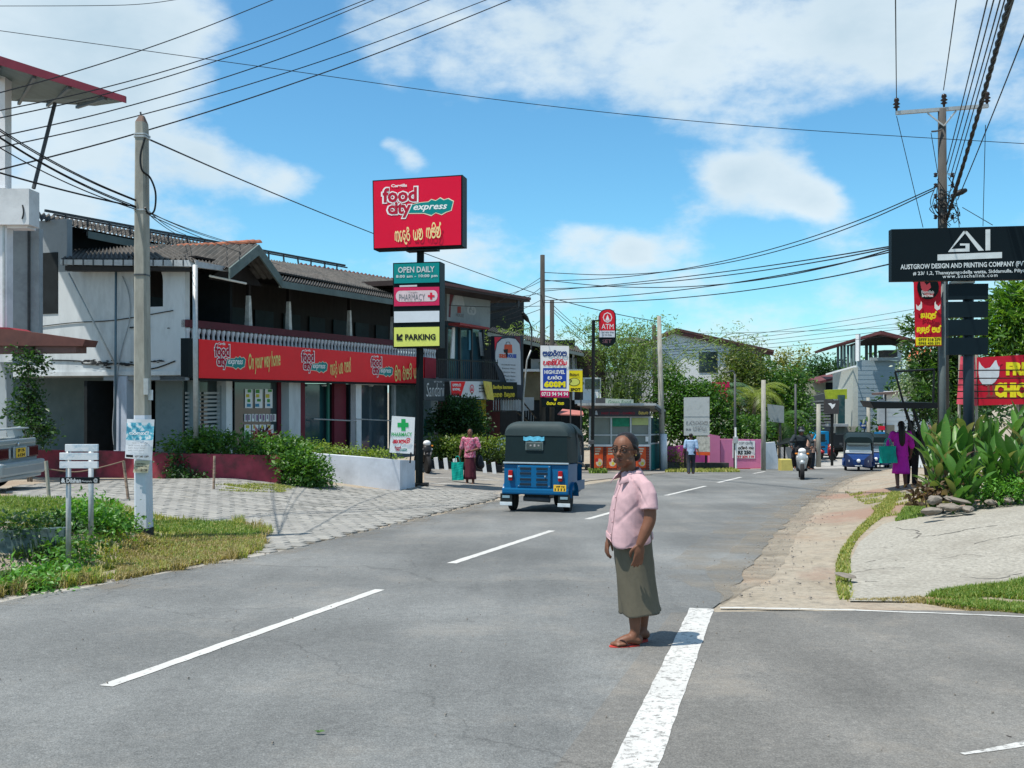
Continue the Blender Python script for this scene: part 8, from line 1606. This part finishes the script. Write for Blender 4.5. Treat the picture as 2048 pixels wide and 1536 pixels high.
# ---- leafy canna plants
def leaf_mesh(L_, Wd, bend, mat, nm='leaf', cup=.25):
 mb = MB(); n = 9; rows = []
 for i in range(n):
  u = i / (n - 1); w = Wd * (math.sin(math.pi * min(1, u * .93 + .05)) ** .8) * (1 - .25 * u); a = bend * u * u; y = L_ * (u - .12 * bend * u ** 3); z = L_ * (.32 * u - bend * .42 * u * u)
  rows.append([Vector((-w / 2, y, z + w * cup * .5)), Vector((-w / 4, y, z + w * cup * .12)), Vector((0, y, z)), Vector((w / 4, y, z + w * cup * .12)), Vector((w / 2, y, z + w * cup * .5))])
 mb.loft(rows, cap=False, closed=False); me = mb.mesh(nm); me.materials.append(mat); me['_sh'] = 1; me.polygons.foreach_set('use_smooth', [True] * len(me.polygons)); return me
def cannamat(key, a, b, vein):
 m = bpy.data.materials.new(key); m.use_nodes = True; nt = m.node_tree; N = nt.nodes.new; L = nt.links.new; bs = nt.nodes['Principled BSDF']; bs.inputs['Roughness'].default_value = .42
 oi = N('ShaderNodeObjectInfo'); tc = N('ShaderNodeTexCoord'); wv = N('ShaderNodeTexNoise'); mp = N('ShaderNodeMapping'); mp.inputs['Scale'].default_value = (14, 60, 14); mp.inputs['Rotation'].default_value = (0, 0, .5); L(tc.outputs['Object'], mp.inputs[0]); L(mp.outputs[0], wv.inputs[0]); wv.inputs['Scale'].default_value = 1.0
 n2 = N('ShaderNodeTexNoise'); n2.inputs['Scale'].default_value = 7; n2.inputs['Detail'].default_value = 6; L(tc.outputs['Object'], n2.inputs[0])
 mx = N('ShaderNodeMix'); mx.data_type = 'RGBA'; L(oi.outputs['Random'], mx.inputs[0]); mx.inputs[6].default_value = (*a, 1); mx.inputs[7].default_value = (*b, 1)
 m2 = N('ShaderNodeMix'); m2.data_type = 'RGBA'; m2.blend_type = 'MULTIPLY'; m2.inputs[0].default_value = .5; L(mx.outputs[2], m2.inputs[6]); L(wv.outputs[0], m2.inputs[7])
 mr = N('ShaderNodeMapRange'); L(n2.outputs[0], mr.inputs[0]); mr.inputs[1].default_value = .62; mr.inputs[2].default_value = .74; m3 = N('ShaderNodeMix'); m3.data_type = 'RGBA'; L(mr.outputs[0], m3.inputs[0]); L(m2.outputs[2], m3.inputs[6]); m3.inputs[7].default_value = (*vein, 1); L(m3.outputs[2], bs.inputs['Base Color'])
 t = N('ShaderNodeBsdfTranslucent'); L(m3.outputs[2], t.inputs[0]); ms = N('ShaderNodeMixShader'); ms.inputs[0].default_value = .38; L(bs.outputs[0], ms.inputs[1]); L(t.outputs[0], ms.inputs[2]); L(ms.outputs[0], nt.nodes['Material Output'].inputs[0]); return m
cm = [cannamat('canna_leaf', (.05, .17, .02), (.14, .33, .04), (.25, .26, .05)), cannamat('canna_leaf_yellow', (.22, .30, .05), (.35, .34, .1), (.25, .14, .05)), cannamat('canna_leaf_dry', (.14, .09, .05), (.25, .16, .09), (.1, .06, .03))]
LM = [leaf_mesh(.62, .20, .35, cm[0]), leaf_mesh(.5, .17, .8, cm[0]), leaf_mesh(.7, .19, .15, cm[0]), leaf_mesh(.52, .19, .9, cm[1]), leaf_mesh(.45, .12, 1.3, cm[2]), leaf_mesh(.58, .22, .55, cm[0])]
stalk = M('canna_stalk', (.07, .13, .03), .6, .25, 9)
def canna(px, Y, hgt, n, label, grp='leafy canna plants on the right bank'):
 b = on(px, Y); t = thing('canna_plant', label, 'plant', b, grp); lean = Vector((random.uniform(-.14, .14), random.uniform(-.16, .05), 1)); top = b + lean * hgt
 MB().tube(crom([b - Vector((0, 0, .1)), b.lerp(top, .5), top], 3), [.022, .02, .018, .016, .014, .012, .008], 6).build('stalk', stalk, t, smooth=True)
 for k in range(n):
  u = .05 + .95 * k / (n - 1); p = b.lerp(top, u); mi = random.choice((0, 0, 1, 2, 5, 5, 2, 0)) if random.random() > .24 else (3 if random.random() < .7 else 4)
  o = bpy.data.objects.new('leaf', LM[mi]); COL.objects.link(o); o.parent = t; o.location = p - b; a = k * 2.4 + random.uniform(-.5, .5); s = random.uniform(.6, .95) * (1.0 - .1 * u)
  o.rotation_euler = (R(random.uniform(30, 66) * (.6 + .6 * u)), random.uniform(-.3, .3), a); o.scale = (s, s, s)
 return t
for rn, (Y, xs, hh) in zip(('low front', 'front', 'second', 'third', 'back'), ((14.8, (1905, 1940, 1970, 2000, 2040, 2070), .7), (15.3, (1868, 1897, 1935, 1980, 2024, 2066), 1.05), (16.2, (1868, 1890, 1915, 1950, 1995, 2035, 2078), 1.3), (17.2, (1862, 1875, 1890, 1925, 1968, 2010, 2050, 2090), 1.45), (18.2, (1858, 1880, 1915, 1955, 1990, 2030, 2070), 1.45))):
 for i_, x in enumerate(xs):
  canna(x + random.uniform(-6, 6), Y + random.uniform(-.3, .3), hh * random.uniform(.68, .93) * (.85 if x < 1860 else 1), random.choice((13, 14, 15)), '%s canna plant from the left in the %s row of the leafy bed' % (ORD[i_], rn))
bush('ground_creeper', 'low bright creeper in front of the canna bed at the right edge', [(1995, 985, 14.6, .3, .25, .1), (2040, 980, 14.6, .3, .25, .12), (1955, 988, 14.8, .2, .2, .07), (2080, 980, 14.5, .3, .3, .12)], 2000, .05, leafmat('leaf_bright', []))
bush('dry_leaf_heap', 'heap of dry brown leaves at the left foot of the canna bed', [(1875, 985, 14.8, .15, .15, .07), (1850, 992, 14.9, .12, .15, .05), (1895, 970, 15, .1, .1, .1)], 220, .13, leafmat('leaf_dry', [(.06, .035, .02), (.12, .075, .045), (.2, .14, .09)]), .1, 6, 'leaf litter', 3)
# rocks
rk = M('bed_stone', (.2, .175, .145), .95, .25, 9, .01, dirt=(.16, .13, .1), damt=.4)
def rock(px, py, Y, s, label, mat=rk, group='stones edging the leafy bed'):
 b = W(px, py, Y); bm = bmesh.new(); bmesh.ops.create_icosphere(bm, subdivisions=3, radius=1); sd_ = random.uniform(0, 99)
 for v in bm.verts: f = 1 + .35 * noise.noise(v.co * 1.3 + Vector((sd_, 0, 0))) + .1 * noise.noise(v.co * 4); v.co = Vector((v.co.x * s[0] * f, v.co.y * s[1] * f, v.co.z * s[2] * f))
 me = bpy.data.meshes.new('stone'); bm.to_mesh(me); bm.free(); me.materials.append(mat); o = link('stone', me); o.location = b; o.rotation_euler = (random.uniform(-.2, .2), random.uniform(-.2, .2), random.uniform(0, 3)); props(o, label, 'stone', group); ss_smooth(o, 30)
for a in ((1868, 1000, 14.3, (.10, .09, .065), 'rounded brown stone at the top of the stone pile by the leafy bed'), (1900, 1014, 14.1, (.16, .1, .05), 'flat grey stone in the middle of the stone pile'), (1862, 1022, 13.9, (.13, .1, .05), 'dark low stone at the lower left of the stone pile'), (1935, 1018, 14.0, (.15, .08, .045), 'pale slab stone at the right of the stone pile'), (1915, 1000, 14.3, (.18, .09, .03), 'thin flat stone lying across the stone pile'), (1980, 1004, 14.4, (.09, .07, .04), 'small pale stone right of the stone pile'), (2015, 1000, 14.4, (.07, .06, .035), 'small stone at the right end of the bed edging'), (1690, 1150, 9.9, (.09, .10, .012), 'flat grey stone in the weedy seam beside the concrete drive')): rock(*a)
# ---- grasses
def grass(name, poly_px, n, hgt, cols, label_mat, dens=None, seedz=0, patch=.0, world=False, wid=.012):
 P_ = poly_px if world else [g2(*p) for p in poly_px]; xs = [p[0] for p in P_]; ys = [p[1] for p in P_]; pts = []
 while len(pts) < n:
  x, y = random.uniform(min(xs), max(xs)), random.uniform(min(ys), max(ys))
  if not tri_in(P_, x, y): continue
  if patch and noise.noise(Vector((x * 2.2, y * 2.2, seedz))) < patch - random.uniform(0, .3): continue
  pts.append((x, y, H(x, y)))
 C = np.array(pts); m = len(C); a = rng.random(m) * 6.283; d = np.stack([np.cos(a), np.sin(a), np.zeros(m)], 1); h_ = hgt * (.5 + rng.random(m))[:, None]; w = np.stack([-np.sin(a), np.cos(a), np.zeros(m)], 1) * wid * (.6 + .8 * rng.random(m))[:, None]
 ln = (rng.random(m) * 1.2)[:, None]; mid = C + d * h_ * ln * .3 + np.array([0, 0, 1]) * h_ * .6; tip = C + d * h_ * ln + np.array([0, 0, 1]) * h_ * (1.0 - .4 * ln)
 V = np.stack([C - w, C + w, mid + w * .7, mid - w * .7, tip], 1).reshape(-1, 3); b = np.arange(m)[:, None] * 5; F = np.concatenate([b + [0, 1, 2], b + [0, 2, 3], b + [3, 2, 4]], 1).reshape(-1, 3)
 o = mesh_np(name, V, F, leafmat(label_mat, cols, .6, .3), None, None); return props(o, kind='stuff')
g_green = [(.07, .14, .02), (.13, .22, .03), (.22, .28, .05)]; g_dry = [(.16, .15, .05), (.30, .24, .10), (.42, .33, .16)]; g_mix = [(.12, .19, .03), (.24, .27, .05), (.38, .33, .11)]
bank = [(-8, 1196), (150, 1172), (330, 1145), (508, 1110), (532, 1068), (460, 1048), (330, 1038), (230, 1012), (0, 1000), (-60, 1000)]
grass('dry_grass', bank, 24000, .085, g_mix, 'grass_mixed', wid=.008, patch=.05)
for k_ in range(26):
 q = bank[k_ % 5]; n_ = bank[k_ % 5 + 1]; u = random.random(); x_, y_ = q[0] + (n_[0] - q[0]) * u, q[1] + (n_[1] - q[1]) * u; grass('dry_grass', [(x_ - 14, y_ + 5), (x_ + 14, y_ + 3), (x_ + 10, y_ - 8), (x_ - 10, y_ - 8)], 160, random.uniform(.07, .15), g_dry if k_ % 3 else g_mix, 'grass_dry' if k_ % 3 else 'grass_mixed', wid=.006)
grass('dry_grass', [(230, 1165), (505, 1110), (515, 1080), (380, 1070), (240, 1095)], 26000, .07, g_dry, 'grass_dry', wid=.007)
grass('green_grass', [(300, 1048), (460, 1048), (530, 1066), (520, 1080), (400, 1078), (300, 1062)], 9000, .08, g_green, 'grass_green', wid=.008)
grass('green_grass', [(-20, 1000), (240, 1010), (250, 1040), (120, 1052), (-20, 1050)], 16000, .10, g_green, 'grass_green', wid=.009)
grass('green_grass', [(-20, 1198), (110, 1180), (150, 1130), (60, 1140), (-20, 1150)], 9000, .12, g_green, 'grass_green', wid=.009)
grass('green_grass', [(1835, 1206), (1870, 1188), (1960, 1173), (2060, 1160), (2100, 1236), (1950, 1222)], 17000, .05, [(.07, .16, .015), (.13, .22, .02), (.26, .27, .06)], 'grass_lawn', wid=.005, patch=-.02)
grass('dry_grass', [(1690, 1203), (1840, 1207), (1950, 1224), (2060, 1232), (2060, 1222), (1840, 1196)], 3500, .03, g_dry, 'grass_dry', wid=.005)
seam = [(1782, 985), (1745, 1030), (1712, 1062), (1682, 1100), (1672, 1130), (1672, 1175), (1680, 1200), (1706, 1200), (1702, 1160), (1700, 1110), (1716, 1078), (1745, 1050), (1785, 1020), (1800, 985)]
grass('green_grass', seam, 6500, .045, g_mix, 'grass_mixed', patch=0.0, wid=.007)
grass('green_grass', [(440, 985), (560, 988), (640, 975), (600, 968), (430, 972)], 5000, .06, g_mix, 'grass_mixed', patch=.1, wid=.01); grass('green_grass', [(1178, 948), (1215, 948), (1210, 938), (1178, 938)], 1500, .16, g_green, 'grass_green', wid=.02); grass('green_grass', [(1330, 945), (1480, 945), (1470, 938), (1335, 938)], 3500, .12, g_mix, 'grass_mixed', wid=.02)
grass('dry_grass', [(1690, 985), (1840, 985), (1870, 1030), (1780, 1040)], 2600, .05, g_mix, 'grass_mixed', patch=.3, wid=.007); grass('green_grass', [(1790, 1045), (1850, 1035), (1850, 1015), (1810, 1015)], 2500, .06, g_green, 'grass_green', wid=.007)
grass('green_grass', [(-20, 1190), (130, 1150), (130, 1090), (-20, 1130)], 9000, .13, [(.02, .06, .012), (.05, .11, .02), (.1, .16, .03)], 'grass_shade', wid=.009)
# ditch wall, drain lip
dw = MB(); dw.prism([W(-80, 1067, 11.52), W(128, 1056, 11.55), W(128, 1120, 11.55), W(-80, 1175, 11.52)], (0, .14, 0)); one('ditch_wall', 'dark teal concrete side of the roadside ditch under the grass at the left', 'retaining wall', dw, M('dark_teal_concrete', (.085, .13, .13), .9, .3, 12, .01, dirt=(.04, .06, .05), damt=.5), W(60, 1150, 11.5))  # dark teal concrete with random darker blotches
for x, Y in ((874, 33.2), (893, 33.4), (912, 33.6), (970, 34.0), (989, 34.2)):
 b = on(x, Y); one('kerb_post', ORD[(874, 893, 912, 970, 989).index(x)] + ' white kerb post from the left along the foot of the hedge', 'kerb post', MB().box(b + Vector((-.02, 0, .2)), (.13, .1, .42), Matrix.Rotation(-.12, 3, 'Y')), white_paint, b, 'white kerb posts along the hedge')
kb = MB(); kb.prism([on(860, 33.7) + Vector((0, 0, z)) for z in (0, .28)] + [on(1005, 34.9) + Vector((0, 0, z)) for z in (.28, 0)], (0, .15, 0)); one('hedge_kerb', 'black kerb between the white kerb posts under the hedge', 'kerb', kb, M('black_kerb', (.02, .022, .024), .8, .2), on(930, 34.2))
for pts in (((851, 956), (1000, 962)), ((851, 968), (930, 970)), ((851, 947), (880, 948))):
 a, b = g2(*pts[0]), g2(*pts[1]); props(sheet('parking_line', ribbon([a, b], .10, .01), .026, line_w, 5), kind='structure')
# litter: stones, leaf, plastic
def bits():
 mb = MB()
 for k in range(900):
  if random.random() < .6: y = random.uniform(8.9, 34); x = interp(RE, y) + abs(random.gauss(0, .5)) - .15
  else: y = random.uniform(7, 24); x = interp(LE, y) - abs(random.gauss(0, .3)) + .12
  s = random.uniform(.006, .02); mb.box((x, y, H(x, y) + .014 + s * .3), (s * random.uniform(1, 1.8), s, s * .7), Matrix.Rotation(random.uniform(0, 3), 3, 'Z') @ Matrix.Rotation(random.uniform(-.5, .5), 3, 'X'), .7)
 for k in range(260):
  y = random.uniform(4, 12); x = random.uniform(interp(LE, y), 6 if y < 8 else interp(RE, y)); s = random.uniform(.003, .009); mb.box((x, y, H(x, y) + .02 + s * .3), (s * 1.5, s, s), Matrix.Rotation(random.uniform(0, 3), 3, 'Z'), .7)
 props(mb.build('loose_gravel', M('gravel_stone', (.24, .21, .18), .9, .5, 30), None), kind='stuff')
bits()
fl = on(0, 5); c = G(637, 1475); lf = MB()
for da, s in ((.3, 1), (2.6, .9), (1.4, .5)): d = Vector((math.cos(da), math.sin(da), 0)) * .035 * s; w = Vector((-d.y, d.x, 0)) * .35; lf.add([c + Vector((0, 0, .024)) - d * .3, c + Vector((0, 0, .034)) + w + d * .4, c + Vector((0, 0, .028)) + d, c + Vector((0, 0, .03)) - w + d * .4], [(0, 1, 2, 3)])
one('fallen_leaf', 'small fallen green leaf lying on the road near the bottom left', 'leaf', lf, leafmat('leaf_mid', []), c)
for px, py, s, lab in ((2003, 1346, .014, 'small dark pebble on the side road at the right edge'), (1716, 1420, .012, 'tiny dark pebble on the side road right of the wide white line'), (486, 1458, .016, 'flattened dark scrap on the road left of the fallen leaf'), (1770, 1226, .015, 'little dark stone beside the thin side-road line'), (2025, 1482, .03, 'brown earthy stone at the lower right corner')): g_ = G(px, py); rock(px, py, g_.y, (s * 1.6, s, s * .6), lab, M('dark_pebble', (.05, .045, .04), .9, .3), 'pebbles and scraps on the road')
c = G(345, 1133); pb_ = MB();
for k in range(14): a = k * 2.4; q = c + Vector((math.cos(a) * .07 * random.random(), math.sin(a) * .07, .03 + .03 * random.random())); pb_.add([q, q + Vector((.05 * math.cos(a * 2), .04, .02)), q + Vector((.03, -.05 * math.sin(a), .03))], [(0, 1, 2)])
props(pb_.build('plastic_bag', M('crumpled_grey_plastic', (.12, .13, .15), .35, .4, 20), None, c), 'crumpled grey plastic bag on the dry grass at the road edge', 'litter', kind=None)

# ================================================================ overhead cables
cab = M('cable_black', (.012, .013, .015), .6, .1)
SEEN = {}
def cable(pts, r, label, group='overhead cables across the street', sub=8):
 if label.startswith('#'): k_ = SEEN[label] = SEEN.get(label, -1) + 1; label = ORD[k_] + label[1:]
 P_ = crom([W(*p) for p in pts], sub); P_ += [P_[-1] + (P_[-1] - P_[-3]) * 4] if pts[-1][1] < 0 else []; P_ = ([P_[0] + (P_[0] - P_[2]) * 4] if pts[0][0] < 0 else []) + P_; return one('overhead_cable', label, 'cable', MB().tube(P_, r, 5), cab, P_[0], group)
def sag(a, b, s, n=4): return [(a[0] + (b[0] - a[0]) * t, a[1] + (b[1] - a[1]) * t + s * 4 * t * (1 - t), a[2] + (b[2] - a[2]) * t) for t in [k / n for k in range(n + 1)]]
A1 = '# cable from the top in the black fan sweeping up across the upper left sky'
for a, b, s, r in (((-10, 188, 14), (550, -2, 20), 12, .009), ((-10, 223, 14), (735, -2, 21), 22, .009), ((-10, 238, 14), (752, -2, 21), 24, .009), ((-10, 275, 14), (868, -4, 22), 26, .0095), ((-10, 297, 14), (982, -4, 23), 26, .0095), ((-10, 342, 14), (1030, -4, 24), 24, .012)): cable(sag(a, b, s), r, A1, 'upper left fan of cables')
cable([(-10, 60, 20), (520, 133, 20), (1024, 203, 20), (1500, 252, 20), (2060, 288, 20)], .007, 'long thin cable crossing the whole sky'); cable([(-10, 12, 18), (250, 10, 18), (360, -2, 18)], .006, 'short thin cable cutting the top left corner')
A2 = '# cable from the top in the loose bunch falling to the concrete pole'
for y0, y1, x1 in ((252, 400, 272), (256, 402, 272), (268, 413, 272), (270, 416, 272), (290, 419, 272)): cable(sag((-10, y0, 12), (x1, y1, 13.6), 10), .008, A2, 'bunch of cables to the concrete pole')
cable(sag((-10, 343, 12), (272, 414, 13.6), 3), .012, 'thicker cable falling gently from the left edge to the concrete pole')
A3 = '# thin cable of the bunch between the concrete pole and the shop roof'
for i, (x1, y1) in enumerate(((372, 470), (470, 489), (520, 500), (380, 480), (560, 530))): cable(sag((296, 421 + i * 2, 13.8), (x1, y1, 27 + i), 6), .0075, A3, 'bunch of cables from the concrete pole to the shop roof')
cable(sag((294, 277, 13.8), (1085, 592, 40), 10), .013, 'black cable from the top of the concrete pole past the pylon to the dark pole')
cable(sag((1090, 592, 40), (1320, 644, 45.5), 4), .017, 'cable between the dark pole and the pole at the kiosk corner')
A4 = '# cable from the top at the tall dark pole, swinging to the power pole'
for a, b, s in (((1090, 545, 40), (1868, 380, 22), 58), ((1090, 562, 40), (1870, 375, 22), 46), ((1090, 578, 40), (1785, 495, 18), 16), ((1090, 582, 40), (1785, 492, 18), 8), ((1090, 601, 40), (1785, 503, 18), 18), ((1090, 605, 40), (1785, 527, 18), 22), ((1090, 560, 40), (1785, 498, 18), 40)): cable(sag(a, b, s, 6), .014, A4, 'cables between the dark pole and the power pole')
A5 = '# cable of the tangle between the balcony shop roof and tall dark pole'
for a, b in (((980, 612, 40), (1082, 555, 40)), ((1000, 630, 40), (1082, 575, 40)), ((985, 641, 40), (1082, 600, 40)), ((1010, 590, 40), (1082, 562, 40)), ((1020, 593, 40), (1082, 585, 40)), ((985, 645, 40), (1082, 618, 40)), ((1045, 660, 40), (1082, 640, 40)), ((895, 610, 39), (1085, 612, 40))): cable(sag(a, b, 3), .011, A5, 'tangle of cables at the dark pole')
for a, b in (((1108, 612, 42), (1190, 680, 48)), ((1108, 620, 42), (1200, 690, 48)), ((1108, 625, 42), (1180, 690, 48)), ((1240, 668, 52), (1800, 655, 60))): cable(sag(a, b, 3), .012, '# faint cable right of the dark stub pole, over the trees', 'faint far cables')
for k in range(5): cable(sag((1330, 690 + 5 * k, 50), (1830, 618 + 12 * k, 50), 4), .011, '# faint cable of the parallel set over the far houses', 'faint far cables')
# power pole with crossarm on the right
pw = thing('power_pole', 'tall weathered power pole with steel crossarm and insulators above the black billboard', 'utility pole', on(1888, 22)); Yw = 22
MB().tube([on(1888, Yw) - Vector((0, 0, .2)), W(1884, 218, Yw)], [.13, .085], 12).build('shaft', M('weathered_grey_pole', (.07, .066, .06), .9, .3, 9, .004, stretch=(1, 1, .2)), pw, smooth=True)
MB().tube([W(1792, 226, Yw), W(1976, 212, Yw)], .055, 4).build('crossarm', galv, pw)
for a, b in (((1855, 226), (1888, 252)), ((1912, 222), (1888, 252))): MB().tube([W(*a, Yw), W(*b, Yw - .1)], .02, 4).build('brace', galv, pw)
ins = M('brown_insulator', (.03, .018, .016), .3)
for x, y in ((1793, 222), (1888, 214), (1974, 210)): MB().lathe([(.02, 0), (.03, .06), (.075, .08), (.03, .12), (.08, .15), (.035, .19), (.06, .22), (.05, .27), (.02, .29)], W(x, y, Yw), 10).build('insulator', ins, pw, smooth=True)
for side in (-1, 1):
 x = 1888 + side * 17
 MB().tube([W(1888, 348, Yw), W(x, 347, Yw)], .012, 4).build('rack_bar', galv, pw)
 for k in range(5): y = 350 + 21 * k; MB().tube([W(1888 + side * 9, y, Yw), W(x, y, Yw)], .014, 4).build('rack_pin', galv, pw); MB().lathe([(.015, -.05), (.045, -.03), (.025, 0), (.045, .03), (.015, .05)], W(x, y, Yw), 8).build('spool_insulator', ins, pw, smooth=True)
mb = MB()
for k in range(26):
 a = W(1888 + random.choice((-1, 1)) * random.uniform(8, 20), random.uniform(350, 430), Yw - .1); b = W(1888 + random.uniform(-18, 34), random.uniform(400, 455), Yw - .15); mb.tube(crom([a, a.lerp(b, .5) + Vector((random.uniform(-.25, .3), 0, random.uniform(-.2, .1))), b], 4), .009, 4)
props(mb.build('tangled_wires', cab, pw), kind='stuff')
MB().limb([W(1907, 391, Yw - .1), W(1922, 384, Yw - .1), W(1930, 381, Yw - .1)], [.05, .07, .05], 8, 3).build('cable_joint', black_metal, pw, smooth=True)
MB().tube(crom([W(1884, 258, Yw - .1), W(1874, 262, Yw - .1), W(1863, 263, Yw - .1)], 3), .02, 5).build('lamp_stub', dark_steel, pw)
A6 = '# conductor from the left rising from the power pole to the top right'
for a, b, r in (((1793, 196, 22), (1791, -10, 15), .010), ((1887, 180, 22), (1914, -10, 15), .010), ((1893, 330, 22), (1977, -10, 12), .010), ((1895, 345, 22), (1990, -10, 12), .010), ((1899, 360, 22), (2003, -10, 12), .010), ((1903, 372, 22), (2012, -10, 12), .010), ((1906, 385, 22), (2030, -10, 11), .010), ((1915, 400, 22), (2052, 60, 14), .011)): cable(sag(a, b, 3), r, A6, 'conductors over the right corner')
P_ = crom([W(*p) for p in sag((1893, 440, 22), (2022, -10, 11), 8, 8)], 12); e_ = P_[-1] - P_[-2]; P_ += [P_[-1] + e_ * (k + 1) for k in range(30)]; n = len(P_); mb = MB()
for s in (0, 1): mb.tube([p + Vector((math.cos(i * .9 + s * math.pi), 0, math.sin(i * .9 + s * math.pi))) * .016 for i, p in enumerate(P_)], .026, 6)
o = mb.build('bundled_cable', cab, None, P_[0]); props(o, 'thick twisted bundled cable rising from the power pole to the top right', 'cable')
for a, b in (((1793, 232, 22), (1846, 455, 22)), ((1862, 266, 22), (1876, 350, 22)), ((1971, 250, 22), (1966, 452, 24)), ((1925, 415, 22), (1985, 450, 20))): cable(sag(a, b, 0), .008, '# thin stay wire from the left dropping from the power pole', 'stay wires of the power pole')
bpy.data.scenes.remove(TMP)
